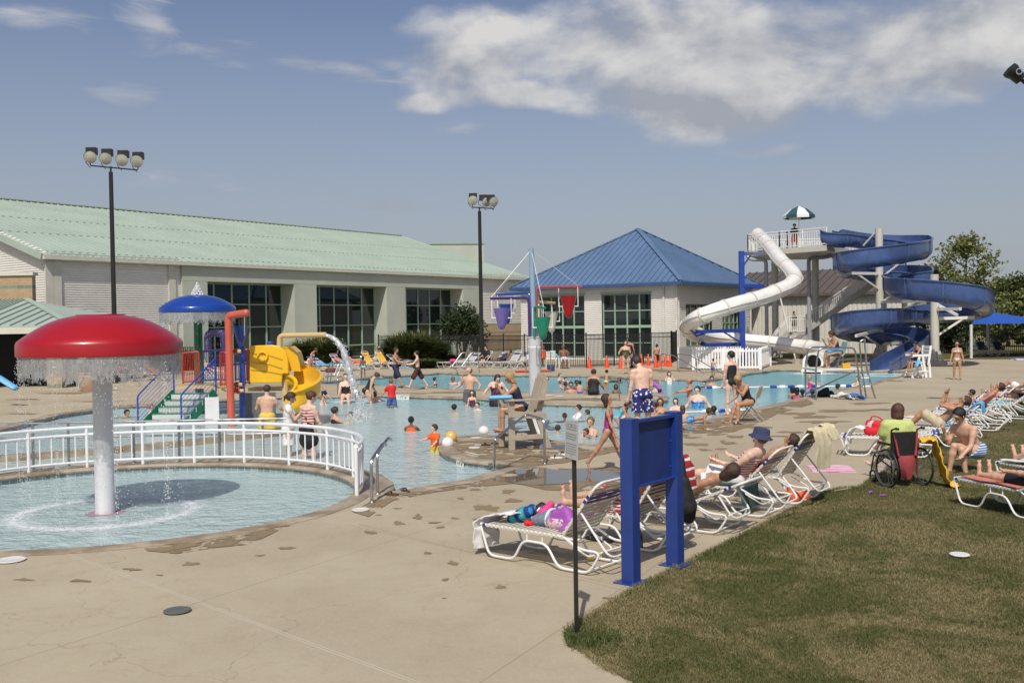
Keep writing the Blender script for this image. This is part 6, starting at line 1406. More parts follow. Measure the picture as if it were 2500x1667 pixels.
def person(loc, yaw, H=1.7, pose='stand', sk='fair', hair='brown', hs='short', wear=(), label='', build=1.0, res=None, group=None, female=False, kid=None, lean=0, leanside=0, thigh=(0,0), tspread=(4,4), knee=(0,0), arm=(5,5), aspread=(10,10), elbow=(12,12), fore=(0,0), head=(0,0), pitch=0, hat=None, skirtlen=None, footdown=(0,0)):
    """yaw: 0 faces the camera (-Y), 90 faces image right, 180 away, -90 left; loc = point under the pelvis-foot contact; angles forward positive, (left, right)"""
    rt = empty('person', (0,0,0), label=label, cat='person', group=group)
    s = H/1.7; kidf = 0 if H > 1.5 else min(1, (1.5-H)/.6)
    hx_, hy, hz = Vector((1,0,0)), Vector((0,1,0)), Vector((0,0,1))
    # body frame: forward = +Y locally, right = +X
    T = Matrix.Rotation(R(-lean), 3, 'X') @ Matrix.Rotation(R(leanside), 3, 'Y')
    W = build; sw = (.172 if not female else .152)*s*(1-.10*kidf)*(.6+.4*W); hw = .092*s*(1-.1*kidf)
    th_l, sh_l = .415*s*(1-.06*kidf), .41*s*(1-.06*kidf); ua, fa = .285*s, .25*s; tor = .50*s
    pel = Vector((0,0,0)); waist = T @ Vector((0,.0,.17*s)); chest = T @ Vector((0,.008*s,.34*s)); neckb = T @ Vector((0,-.01*s,.50*s))
    Hd = T @ Matrix.Rotation(R(head[1]), 3, 'Z') @ Matrix.Rotation(R(head[0]), 3, 'X'); HR = (.111+.010*kidf*0)*max(s, .60*s+.34)
    headc = neckb + Hd @ Vector((0,.025*s,.075*s+HR*1.02))
    mt = lambda: np.array(T).astype(float); TI = np.array(T)
    def fr(M3): return np.array(M3)
    P_ = []; w = W*s
    tf = (1.0, .68, TI); hf = (1.0, .78, TI)
    P_.append((pel, T @ Vector((0,0,.09*s)), .128*w*(1.08 if female else 1), .118*w, (1.08, .80, TI)))
    P_.append((T @ Vector((0,0,.08*s)), waist+T @ Vector((0,.012*(W-1)*8*s,.03*s)), .118*w, (.108 if female else .118)*w*(W**.5), (1.08, .74+.25*max(0, W-1.1), TI)))
    P_.append((waist, chest, .112*w, .138*w, (1.1, .72, TI))); P_.append((chest, T @ Vector((0,-.005,.42*s)), .135*w, .105*w, (1.2, .66, TI)))
    P_.append((T @ Vector((-sw*.72,0,.445*s)), T @ Vector((sw*.72,0,.445*s)), .052*w, .052*w, None))
    P_.append((T @ Vector((0,-.005,.44*s)), headc-Hd @ Vector((0,.02,.03))*s, .058*s*(W**.5), .05*s*(W**.5), None, .025))
    if female and H > 1.4:
        for q in (-1, 1): c = T @ Vector((q*.07*w,.075*w,.335*s)); P_.append((c, c+T @ Vector((0,.012,-.02*s)), .052*w, .05*w, None, .03))
    else:
        for q in (-1, 1): c = T @ Vector((q*.065*w,.055*w,.375*s)); P_.append((c, c+Vector((0,0,.001)), .055*w, .055*w, (1.1,.6,TI), .03))
    for q in (-1, 1): c = T @ Vector((q*.062*w,-.055*w,-.03*s)); P_.append((c, c+Vector((0,0,.001)), .088*w, .088*w, None, .03))
    # head
    hm = np.array(Hd); hv = lambda x, y, z: headc+Hd @ Vector((x*HR, y*HR, z*HR))
    P_.append((hv(0,-.12,.22), hv(0,-.1,.2), HR*.88, HR*.88, (.90,1.02,hm), .012)); P_.append((hv(0,.1,-.1), hv(0,.22,-.62), HR*.70, HR*.40, (.92,.95,hm), .02))
    P_.append((hv(0,.82,-.02), hv(0,.98,-.26), HR*.10, HR*.15, None, .015)); P_.append((hv(-.3,.72,.18), hv(.3,.72,.18), HR*.14, HR*.14, None, .02))
    P_.append((hv(0,.62,-.66), hv(0,.63,-.68), HR*.22, HR*.2, None, .02))
    for q in (-1, 1): P_.append((hv(q*.86,-.02,.08), hv(q*.88,-.06,-.2), HR*.14, HR*.11, (.55,1,hm), .008))
    # arms
    tubes = []; hands = []; elb = []; wri = []
    for i, q in enumerate((-1, 1)):
        sh = T @ Vector((q*(sw+.012*s),0,.437*s)); u = Vector((0,0,-1)); u = Matrix.Rotation(R(arm[i]), 3, 'X') @ u; u = Matrix.Rotation(R(-q*aspread[i]), 3, 'Y') @ u; u = T @ u
        e = sh+u*ua
        v = Matrix.Rotation(R(arm[i]+elbow[i]), 3, 'X') @ Vector((0,0,-1)); v = Matrix.Rotation(R(-q*aspread[i]), 3, 'Y') @ v; v = Matrix.Rotation(R(q*fore[i]), 3, 'Z') @ v; v = T @ v
        wr_ = e+v*fa; P_.append((sh, sh.lerp(e,.35), .053*w, .047*w, None)); P_.append((sh.lerp(e,.3), e, .046*w, .036*s*W**.5, None)); P_.append((e, e.lerp(wr_,.35), .037*s*W**.5, .038*w**.5*s**.5 if W < 1 else .039*s*W**.5, None, .02)); P_.append((e.lerp(wr_,.3), wr_, .037*s*W**.5, .0235*s, None, .02))
        lat = v.cross(u); lat = lat if lat.length > .05 else T @ Vector((0,1,0)).cross(v); lat.normalize(); nrm = v.cross(lat).normalized()
        P_.append((wr_, wr_+v*.075*s, .026*s, .030*s, (1,1,np.eye(3)) and None, .015)); hands.append((wr_, v, lat, nrm, q)); elb.append(e); wri.append(wr_)
    # legs
    kn = []; an = []; ft = []; low = 9
    for i, q in enumerate((-1, 1)):
        hp = Vector((q*hw,0,-.03*s)); u = Matrix.Rotation(R(thigh[i]), 3, 'X') @ Vector((0,0,-1)); u = Matrix.Rotation(R(-q*tspread[i]), 3, 'Y') @ u
        k_ = hp+u*th_l; v = Matrix.Rotation(R(thigh[i]-knee[i]), 3, 'X') @ Vector((0,0,-1)); v = Matrix.Rotation(R(-q*tspread[i]*.6), 3, 'Y') @ v; a_ = k_+v*sh_l
        P_.append((hp, hp.lerp(k_,.4), .094*w, .082*w, None)); P_.append((hp.lerp(k_,.35), k_, .083*w, .053*s*W**.5, None)); P_.append((k_, k_.lerp(a_,.32), .052*s*W**.5, .056*s*W**.6, None, .02)); P_.append((k_.lerp(a_,.3), a_, .056*s*W**.6, .033*s, None, .02))
        P_.append((k_+v.cross(Vector((1,0,0)))*-.0, k_+v*.01, .05*s*W**.5, .05*s*W**.5, None, .01))
        fd = Matrix.Rotation(R(90-footdown[i]), 3, 'X') @ v; fd = (Matrix.Rotation(R(-q*6), 3, 'Z') @ fd) if pitch == 0 else fd
        hl = a_+v*.035*s-fd*.03*s; P_.append((a_, hl, .034*s, .033*s, None, .02)); P_.append((hl, a_+fd*.13*s+v*.045*s, .032*s, .027*s, None, .02)); P_.append((a_+fd*.12*s+v*.05*s, a_+fd*.175*s+v*.055*s, .030*s, .021*s, None, .015))
        for tt in range(4): b0 = a_+fd*.165*s+v*.055*s+(fd.cross(v))*(tt-1.5)*.017*s; tubes.append(([b0, b0+fd*.04*s], [.010*s,.007*s]))
        kn.append(k_); an.append(a_); ft.append(a_+v*.065*s)
    Rp = Matrix.Rotation(R(pitch), 3, 'X'); 
    dist = math.hypot(loc[0], loc[1]); rs = res or min(.026, max(.0085, dist*.00045))
    f, lo, n = surface(P_, rs, .035*max(.7, s)); Vv, Fq = nets(f, lo, rs)
    mbx = MB()
    if dist < 45:
        for wr_, v, lat, nrm, q in hands:
            for j in range(4):
                off = (j-1.5)*.0185*s; L_ = (.070,.082,.078,.062)[j]*s; b0 = wr_+v*.078*s+lat*off; curl = .35+.08*j
                c1 = b0+(v*math.cos(curl*.5)+nrm*math.sin(curl*.5))*L_*.5; c2 = c1+(v*math.cos(curl*1.6)+nrm*math.sin(curl*1.6))*L_*.5; mbx.tube([b0-v*.02*s, b0, c1, c2], [.009*s,.0095*s,.0085*s,.0065*s], 6)
            tb = wr_+v*.025*s+lat*.026*s; mbx.tube([tb-lat*.012*s, tb+(v*.6+lat*.7)*.035*s, tb+(v*.9+lat*.45+nrm*.3)*.066*s], [.012*s,.011*s,.008*s], 6)
        for pts, rr in tubes: mbx.tube(pts, rr, 6)
    def place(o):
        return o
    rz = R(180-(-yaw)) if False else R(180+yaw)
    Rz = Matrix.Rotation(rz, 3, 'Z')
    rt.location = loc; rt.rotation_euler = (0,0,rz)
    # contact height
    pts_all = Vv @ np.array(Rp).T
    zmin = pts_all[:, 2].min()
    if pose in ('stand',): base = Vector((0,0,-zmin))
    elif pose == 'seat': base = Vector((0,0,.10*s*W))          # loc is the seat surface under the pelvis
    elif pose == 'lie': base = Vector((0,0,.09*s*W))
    else: base = Vector((0,0,0))                               # 'free': loc is the pelvis
    def X(V): return V @ np.array(Rp).T+np.array(base)
    if len(mbx.v):
        v2 = np.array(mbx.v); me_f = [ff for ff in mbx.f]
    body = npmesh('body', X(Vv), Fq, [skin(sk)], rt)
    if len(mbx.v):
        bmm = bpy.data.meshes.new('t'); o_n = len(body.data.vertices)
        V_all = np.concatenate([X(Vv), X(v2)]); fa_ = [tuple(x) for x in Fq.tolist()]+[tuple(i+len(Vv) for i in ff) for ff in me_f]
        me = bpy.data.meshes.new('body'); me.from_pydata(V_all.tolist(), [], fa_); me.materials.append(skin(sk)); me.shade_smooth(); old = body.data; body.data = me; bpy.data.meshes.remove(old)
    def shell(name, pr, mats, cut=None, r=None, kk=.03):
        r_ = r or rs
        f_, l_, n_ = surface(pr, r_, kk)
        if cut:
            g_ = np.meshgrid(*[l_[i]+np.arange(f_.shape[i])*r_ for i in range(3)], indexing='ij'); Q = np.stack(g_, -1)
            for o_, nv in cut: f_ = np.maximum(f_, ((Q-np.array(o_)) @ np.array(nv)).astype(np.float32))
        V_, F_ = nets(f_, l_, r_)
        if len(F_) == 0: return None
        return npmesh(name, X(V_), F_, mats, rt)
    up = T @ Vector((0,0,1)); fw = T @ Vector((0,1,0))
    g = .008*s+rs*.25
    def grow(p, d): return (p[0], p[1], p[2]+d, p[3]+d)+tuple(p[4:])
    for it in wear:
        kind, m_ = it[0], CL[it[1]]
        if kind == 'trunks':
            ln = it[2] if len(it) > 2 else .75; pr = [(pel-up*.0, T @ Vector((0,0,.06*s)), .137*w, .128*w, (1.08,.84,TI))]
            for i, q in enumerate((-1, 1)):
                hp = Vector((q*hw,0,-.03*s)); e = hp.lerp(kn[i], ln); pr += [(hp, e, .104*w+.01*s, .092*w+.012*s*(1+ln), None)]; c = T @ Vector((q*.062*w,-.055*w,-.03*s)); pr.append((c, c+Vector((0,0,.001)), .098*w, .098*w, None, .03))
            ud = ((kn[0]-pel)+(kn[1]-pel)).normalized(); sprd = max(abs(thigh[0]-thigh[1]), 0) < 30; cts = [(T @ Vector((0,0,.105*s)), up)]
            if sprd: cts.append((pel+ud*(th_l*ln+.0*s), ud))
            shell('trunks', pr, [m_], cts)
        elif kind in ('suit', 'tank', 'shirt', 'dress'):
            pr = [grow(p, g) for p in P_[:4]]
            if female and H > 1.4: pr += [grow(p, g) for p in P_[6:8]]
            pr += [grow(p, g) for p in P_[8:10]]
            cuts = []
            if kind == 'suit': cuts = [(T @ Vector((0,.0,.405*s)), (up*.9+fw*.45))]; pr.append((Vector((-.03,0,-.06*s)), Vector((.03,0,-.06*s)), .07*w, .07*w, None))
            elif kind == 'tank': cuts = [(T @ Vector((0,0,.42*s)), up), (T @ Vector((0,0,-.02*s)), -up)]
            else:
                d_ = .012*s
                pr = [grow(p, g+d_) for p in P_[:5]]+[grow(p, g+d_) for p in P_[6:10]]
                ai = [x for x in P_ if False]
                for i, q in enumerate((-1, 1)):
                    sh = T @ Vector((q*(sw+.012*s),0,.437*s)); ln = .55 if kind == 'shirt' else .12; pr.append((sh, sh.lerp(elb[i], ln), .062*w+d_, .056*w+d_*1.5, None))
                cuts = [(T @ Vector((0,0,.535*s)), up)]
                if kind == 'shirt': cuts.append((T @ Vector((0,0,-.02*s)), -up))
                else:
                    kc = (kn[0]+kn[1])*.5; pr.append((T @ Vector((0,0,.2*s)), pel.lerp(kc, .95), .125*w, .20*w, (1.05,.8,TI))); cuts.append((pel.lerp(kc,.85), (kc-pel).normalized()))
            shell({'suit':'swimsuit','tank':'tank_top','shirt':'shirt','dress':'dress'}[kind], pr, [m_], cuts)
            if kind in ('suit', 'tank'):
                for q in (-1, 1):
                    mb = MB(); a = T @ Vector((q*.085*w,.085*w,.37*s)); b_ = T @ Vector((q*.092*w,.0,.492*s)); c = T @ Vector((q*.07*w,-.088*w,.37*s)); mb.tube([a, a.lerp(b_,.6)+fw*.02*s, b_, c.lerp(b_,.6)-fw*.012*s, c], .009*s+rs*.15, 6)
                    mb.v = [tuple(x) for x in X(np.array(mb.v))]; mb.build('strap', m_, rt)
        elif kind == 'bikini':
            pr = [grow(p, g) for p in P_[6:8]] if female else []
            if pr: pr.append((T @ Vector((-.1*w,-.0,.33*s)), T @ Vector((.1*w,0,.33*s)), .09*w, .09*w, (1.15,.95,TI))); shell('bikini_top', pr, [m_], [(T @ Vector((0,0,.375*s)), up), (T @ Vector((0,0,.30*s)), -up)])
            shell('bikini_bottom', [grow(P_[0], g)]+[grow(p, g) for p in P_[8:10]], [m_], [(T @ Vector((0,0,.045*s)), up)])
        elif kind == 'skirt':
            kc = (kn[0]+kn[1])*.5; shell('skirt', [(T @ Vector((0,0,.05*s)), kc.lerp(pel,.45), .135*w, .19*w, (1.08,.86,TI)), grow(P_[8], .02), grow(P_[9], .02)], [m_], [(T @ Vector((0,0,.10*s)), up)])
    # hair
    hm_ = hairm(hair) if hair in HAIR else None
    if hm_ and hs != 'bald':
        th = .045 if hs == 'buzz' else .10
        pr = [(hv(0,-.16,.26), hv(0,-.12,.24), HR*(.92+th), HR*(.92+th), (.92,1.02,hm), .01)]
        hl_ = Hd @ Vector((0,.90,-.44)).normalized(); cuts = [(hv(0,.42,.28), (Hd @ Vector((0,.80,-.60)).normalized()))]
        if hs == 'buzz': cuts = [(hv(0,.35,.3), (Hd @ Vector((0,.7,-.7)).normalized()))]
        if hs == 'long': pr += [(hv(0,-.45,.1), hv(0,-.55,-1.15), HR*.75, HR*.62, (1.05,.7,hm)), (hv(-.55,-.1,0), hv(-.6,-.25,-1.0), HR*.3, HR*.22, None), (hv(.55,-.1,0), hv(.6,-.25,-1.0), HR*.3, HR*.22, None)]; cuts = [(hv(0,.45,.2), (Hd @ Vector((0,.93,-.30)).normalized()))]
        if hs == 'bob': pr += [(hv(0,-.35,.05), hv(0,-.35,-.75), HR*.92, HR*.90, (1.12,.78,hm))]; cuts = [(hv(0,.42,.2), (Hd @ Vector((0,.93,-.30)).normalized()))]
        if hs == 'tail': pr += [(hv(0,-.95,.25), hv(0,-1.25,-.1), HR*.28, HR*.30, None, .01), (hv(0,-1.25,-.1), hv(0,-1.2,-1.0), HR*.30, HR*.10, None, .01)]
        if hs == 'bun': pr += [(hv(0,-1.02,.45), hv(0,-1.0,.4), HR*.42, HR*.4, None, .01)]
        shell('hair', pr, [hm_], cuts, r=max(.006, rs*.75), kk=.02)
    if hs == 'bald' and hm_: shell('hair', [(hv(0,-.2,.1), hv(0,-.2,.05), HR*.93, HR*.93, (.95,1.02,hm), .01)], [hm_], [(hv(0,0,.35), Hd @ Vector((0,.35,.93)).normalized()), (hv(0,.05,0), Hd @ Vector((0,1,0)))], r=max(.006, rs*.75), kk=.02)
    if hat:
        mb = MB(); k_, mm = hat
        if k_ == 'cap': mb.lathe([(HR*1.0,.1*HR),(HR*1.02,.45*HR),(HR*.85,.85*HR),(HR*.4,1.12*HR),(.001,1.17*HR)], 18, sx=.95, sy=1.08); mb.slab((-.7*HR,.85*HR,.16*HR),(.7*HR,.85*HR,.16*HR),(.5*HR,1.75*HR,.02*HR),(-.5*HR,1.75*HR,.02*HR),.1*HR)
        else: mb.lathe([(HR*1.5,-.05*HR),(HR*1.48,-.1*HR),(HR*1.05,.25*HR),(HR*1.0,.85*HR),(HR*.9,1.08*HR),(.001,1.16*HR)], 22, sx=.95, sy=1.05)
        mb.v = [tuple(x) for x in X(np.array([headc+Hd @ (Vector(v)+Vector((0,-.08*HR,.12*HR))) for v in mb.v]))]; mb.build('hat', mm, rt, smooth=50)
    if dist < 42:
        for q in (-1, 1): mb = MB(); mb.ell(hv(q*.33,.80,.06), (HR*.11,HR*.07,HR*.065), 8); mb.v = [tuple(x) for x in X(np.array(mb.v))]; mb.build('eye', M('eye_dark',(.02,.012,.01),.2), rt)
        mb = MB(); mb.ell(hv(0,.80,-.52), (HR*.22,HR*.08,HR*.055), 8); mb.v = [tuple(x) for x in X(np.array(mb.v))]; mb.build('mouth', M('lips',(.35,.10,.09),.4), rt)
    rt['_z'] = 0.0; del rt['_z']
    return rt, dict(head=headc, H=H, s=s, zt=(X(Vv)[:, 2]).max())
# ------------------------------------------------------------------ placing people
def stand(px, py, yt, yaw, label, z=0.0, H=1.6, **k):
    k.setdefault('pose', 'stand'); g = G(px, py, z); rt, i = person(g, yaw, H, label=label, **k)
    zt = P(px, yt, g.y).z; f = (zt-z)/i['zt']; f = min(1.3, max(.75, f)); rt.scale = (f,)*3; return rt, i
def swim(px, py, yt, yaw, label, H=1.3, dz=0.0, **k):
    k.setdefault('pose', 'stand'); k.setdefault('thigh', (15,-5)); g = G(px, py, ZW); rt, i = person(g, yaw, H, label=label, **k)
    rt.location.z = P(px, yt, g.y).z-i['zt']; return rt, i
def recline(l, d, ang, label, H=1.65, at_=1.02, **k):
    d = Vector((d[0], d[1], 0)).normalized(); p = Vector(l)+d*at_+Vector((0,0,.40)); yaw = math.degrees(math.atan2(-d.x, d.y))
    k.setdefault('thigh', (88, 88)); k.setdefault('knee', (0, 0)); k.setdefault('lean', -(88-ang)); k.setdefault('arm', (10,10)); k.setdefault('footdown', (-8,-8)); return person(p, yaw, H, 'seat', label=label, **k)
SW = dict(arm=(55,55), elbow=(20,20), aspread=(30,30))
# -- near group
rt, _ = stand(1487,1150,962,72,'girl in a magenta tie-dye swimsuit walking across the deck left of the blue sign',H=1.35,sk='tan',hair='brown',hs='long',wear=[('suit','magenta')],thigh=(24,-30),knee=(2,6),arm=(-22,18),aspread=(8,6),elbow=(15,10),build=.82,head=(18,0),lean=2,footdown=(0,32),res=.0085)
stand(1570,1072,870,200,'man in navy cap and blue floral trunks standing head bowed at the pool edge',H=1.8,sk='pale',hair='brown',hat=('cap',CL['navy']),wear=[('trunks','florn',.92)],build=1.12,head=(-38,18),lean=4,arm=(6,10),elbow=(12,18),aspread=(8,8),res=.0095)
stand(1787,1014,857,195,'woman in a black one-piece standing with her back turned beside the seated woman',H=1.68,sk='pale',hair='black',hs='buzz',wear=[('suit','black')],female=True,build=.92,arm=(4,0),aspread=(6,6),head=(0,30))
person(G(1826,1030)+Vector((0,0,.455)),-62,1.65,'seat',sk='tan',hair='blond',hs='bun',wear=[('suit','black')],female=True,build=1.08,thigh=(84,70),knee=(78,52),lean=22,arm=(60,30),elbow=(95,50),aspread=(8,8),head=(-22,0),label='woman in a black swimsuit leaning forward on the folding chair')
swim(755,1120,956,150,'woman in a striped tankini and black skirt at the white railing, back turned',H=1.68,sk='pale',hair='auburn',hs='bun',wear=[('tank','stripes'),('skirt','black')],female=True,build=1.12,thigh=(0,0),head=(-20,-30),arm=(12,12),elbow=(20,20))
swim(706,1112,958,105,'woman in a white sleeveless dress with a dark ponytail at the white railing',H=1.66,sk='fair',hair='brown',hs='tail',wear=[('dress','white')],female=True,build=.98,thigh=(0,0),arm=(20,30),elbow=(30,110),head=(-18,0))
swim(653,1052,940,178,'bare-backed man in yellow trunks wading by the yellow slide',H=1.78,sk='fair',hair='brown',hs='buzz',wear=[('trunks','yellow',.8)],build=1.15,thigh=(0,0),arm=(20,20),elbow=(50,50),aspread=(24,24),head=(-12,0))
swim(1062,1102,1036,-35,'little boy in an orange shirt reaching for the yellow ball',H=1.0,sk='pale',hair='brown',wear=[('shirt','orange'),('trunks','yellow',.6)],thigh=(0,0),arm=(35,60),elbow=(30,25),aspread=(5,25),head=(0,-30))
swim(1004,1052,1017,175,'dark-skinned girl in a coral swimsuit seen from behind in the near water',H=1.3,sk='brown',hair='black',hs='bun',wear=[('suit','orange')],**SW)
swim(1109,1009,987,165,'boy with short dark hair seen from behind, alone in the middle of the play pool',H=1.4,sk='tan',hair='black',**SW)
swim(818,1033,993,130,'woman with dark hair in a bun, shoulders out of the water, below the yellow slide',H=1.65,sk='fair',hair='brown',hs='bun',wear=[('suit','black')],female=True,**SW)
swim(857,1028,1005,-60,'dark-haired boy facing the woman with the bun',H=1.15,sk='tan',hair='black',**SW); swim(877,1030,1011,-70,'small child with a ponytail right behind the dark-haired boy',H=1.1,sk='tan',hair='black',hs='tail',**SW)
swim(957,996,925,-150,'boy in a red shirt and blue plaid trunks stepping through the shallow water',H=1.3,sk='fair',hair='light',wear=[('shirt','red'),('trunks','plaid',.95)],thigh=(14,-10),arm=(40,50),elbow=(15,20),aspread=(25,10),lean=6)
swim(1147,990,896,-25,'bald bare-chested man with hands on his hips at the walkway edge',H=1.8,sk='fair',hair='light',hs='bald',wear=[('trunks','grey',.8)],build=1.12,thigh=(0,0),arm=(-12,-12),elbow=(75,75),aspread=(38,38),head=(0,-30))
swim(1153,994,953,0,'girl in a dark floral swimsuit standing in front of the bald man',H=1.15,sk='fair',hair='brown',hs='bob',wear=[('suit','darkfl')],thigh=(0,0),build=.85)
swim(1166,1001,982,-30,'girl in a bright pink suit low in the water in front of the bald man',H=1.15,sk='pale',hair='brown',hs='tail',wear=[('suit','pink')],**SW)
swim(1213,992,914,0,'heavy woman in a dark floral swimsuit looking down behind the lifeguard',H=1.68,sk='pale',hair='brown',hs='bob',wear=[('suit','darkfl'),('skirt','black')],female=True,build=1.3,thigh=(0,0),arm=(-8,-8),elbow=(70,70),aspread=(38,38),head=(-35,20))
# tan-chair guard
rt,_ = person(G(1279,1093)+Vector((-.05,0,.81)),-88,1.66,'seat',sk='tan',hair='blond',hs='long',wear=[('suit','navy')],female=True,thigh=(84,84),knee=(84,80),lean=18,arm=(70,60),elbow=(95,95),head=(-8,0),label='blond lifeguard sitting in the tan chair',res=.0095)
swim(896,985,911,105,'woman in a black swimsuit bending over beside the splashing water',H=1.62,sk='fair',hair='auburn',hs='bun',wear=[('suit','black')],female=True,build=1.1,thigh=(30,20),knee=(20,20),lean=28,arm=(40,10),elbow=(20,15),head=(-25,0))
swim(917,981,954,160,'girl with long brown hair right of the bending woman in black',H=1.1,sk='fair',hair='brown',hs='long',**SW)
person(G(845,972,.05),5,1.65,'seat',sk='pale',hair='auburn',hs='buzz',wear=[('suit','black')],female=True,build=1.2,thigh=(80,80),knee=(75,75),tspread=(12,12),arm=(20,20),elbow=(45,45),label='pale woman in a low-cut black swimsuit sitting on the pool step')
swim(789,985,942,60,'baby in a dark float vest carried above the water',H=.85,sk='pale',hair='blond',hs='buzz',wear=[('shirt','navy')],arm=(40,50),aspread=(20,20),lean=10); swim(786,988,966,70,'ginger child in the water under the baby in the float vest',H=1.2,sk='pale',hair='ginger',**SW)
swim(310,1018,1000,60,'dark-haired swimmer behind the curved railing, left of the stair',H=1.5,sk='tan',hair='black',**SW); swim(368,1022,985,120,'swimmer with a bare back seen through the stair rails',H=1.5,sk='pale',hair='ginger',hs='buzz',**SW)
stand(967,947,848,70,'tall tanned young man in navy shorts walking on the dividing walkway',H=1.8,sk='tan',hair='black',wear=[('trunks','navy',1.0)],build=.95,thigh=(-8,26),knee=(4,4),arm=(20,40),elbow=(30,35),head=(-5,0),footdown=(0,0))
stand(1020,952,856,-85,'pale young man in dark red trunks striding on the dividing walkway',H=1.75,sk='pale',hair='black',wear=[('trunks','brownfl',.95)],build=.97,thigh=(28,-28),knee=(4,4),arm=(40,40),elbow=(45,45),head=(-6,0),footdown=(0,30))
stand(887,922,870,178,'girl with long black hair and light green shorts, back turned, by the upright rail',H=1.3,sk='brown',hair='black',hs='long',wear=[('trunks','teal',.35)],build=.8,arm=(15,-10),aspread=(20,10))
stand(758,917,850,80,'woman in a white bikini bending over a lounger behind the yellow slide',H=1.65,sk='tan',hair='brown',hs='bun',wear=[('bikini','white')],female=True,build=.92,lean=24,thigh=(12,4),arm=(20,20),head=(-30,0))
# -- in front of the hall
def farloc(px, py): return G(px, py)
recline(G(733,908)+Vector((.9,-.3,0)), (-.86,.5), 40, 'dark-haired woman reclining behind the yellow slide',sk='pale',hair='brown',hs='bob',wear=[('suit','white')],female=True,knee=(40,35),thigh=(108,104))
recline(G(832,906)+Vector((.9,-.3,0)), (-.86,.5), 30, 'bald sunburnt man lying on a lounger left of the falling water',sk='red',hair='light',hs='bald',wear=[('trunks','aqua',.7)])
recline(G(868,904)+Vector((.9,-.3,0)), (-.86,.5), 24, 'sunburnt child lying on a flat lounger right of the falling water',H=1.3,sk='red',hair='ginger',wear=[('trunks','orange',.7)])
person(G(918,896)+Vector((0,0,.42)),75,1.7,'seat',sk='fair',hair='light',hat=('cap',CL['khaki']),wear=[('shirt','white'),('trunks','khaki',.95)],build=1.15,thigh=(84,84),knee=(84,80),lean=18,arm=(45,45),elbow=(35,35),label='man in a white shirt and khaki cap sitting sideways on a yellow-towelled lounger')
stand(1161,886,826,20,'man dressed in black standing by the iron fence beside the light pole',H=1.75,sk='brown',hair='black',wear=[('shirt','black'),('trunks','black',1.0)])
person(G(1190,897)+Vector((0,0,.42)),-40,1.65,'seat',sk='fair',hair='black',wear=[('shirt','black'),('trunks','black',.9)],build=1.2,thigh=(84,84),knee=(70,80),lean=8,arm=(30,30),elbow=(50,50),label='woman in a black shirt sitting on the edge of a far lounger')
recline(G(1203,899)+Vector((-.2,0,0)), (.80,.60), 38, 'man in navy lying back on a far lounger left of the white post',sk='brown',hair='black',wear=[('tank','navy'),('trunks','navy',.8)],build=1.2)
person(G(1327,893)+Vector((0,0,.42)),200,1.6,'seat',sk='red',hair='ginger',hs='bob',wear=[('tank','orange')],female=True,lean=10,thigh=(84,84),knee=(80,80),label='red-haired woman sitting beyond the white fountain post')
person(G(1377,899)+Vector((0,-.05,.43)),5,1.75,'seat',sk='brown',hair='grey',hs='bald',wear=[('trunks','whitefl',.9)],build=1.2,thigh=(86,86),knee=(75,80),tspread=(12,12),lean=-14,arm=(35,35),elbow=(50,50),aspread=(22,22),label='elderly bald man in white patterned trunks in the armchair by the fence')
stand(1528,913,832,5,'woman in a mottled green swimsuit eating beside the orange cones',H=1.66,sk='fair',hair='auburn',hs='bob',wear=[('suit','camo')],female=True,build=1.2,arm=(30,-10),elbow=(130,80),aspread=(10,35))
stand(1538,897,826,170,'dark-haired person half hidden behind the woman in green',H=1.6,sk='tan',hair='black',hs='bun',wear=[('suit','black')])
stand(1604,896,840,175,'bare-backed boy in black shorts at the iron fence among the cones',H=1.3,sk='tan',hair='black',wear=[('trunks','black',1.0)],build=.85)
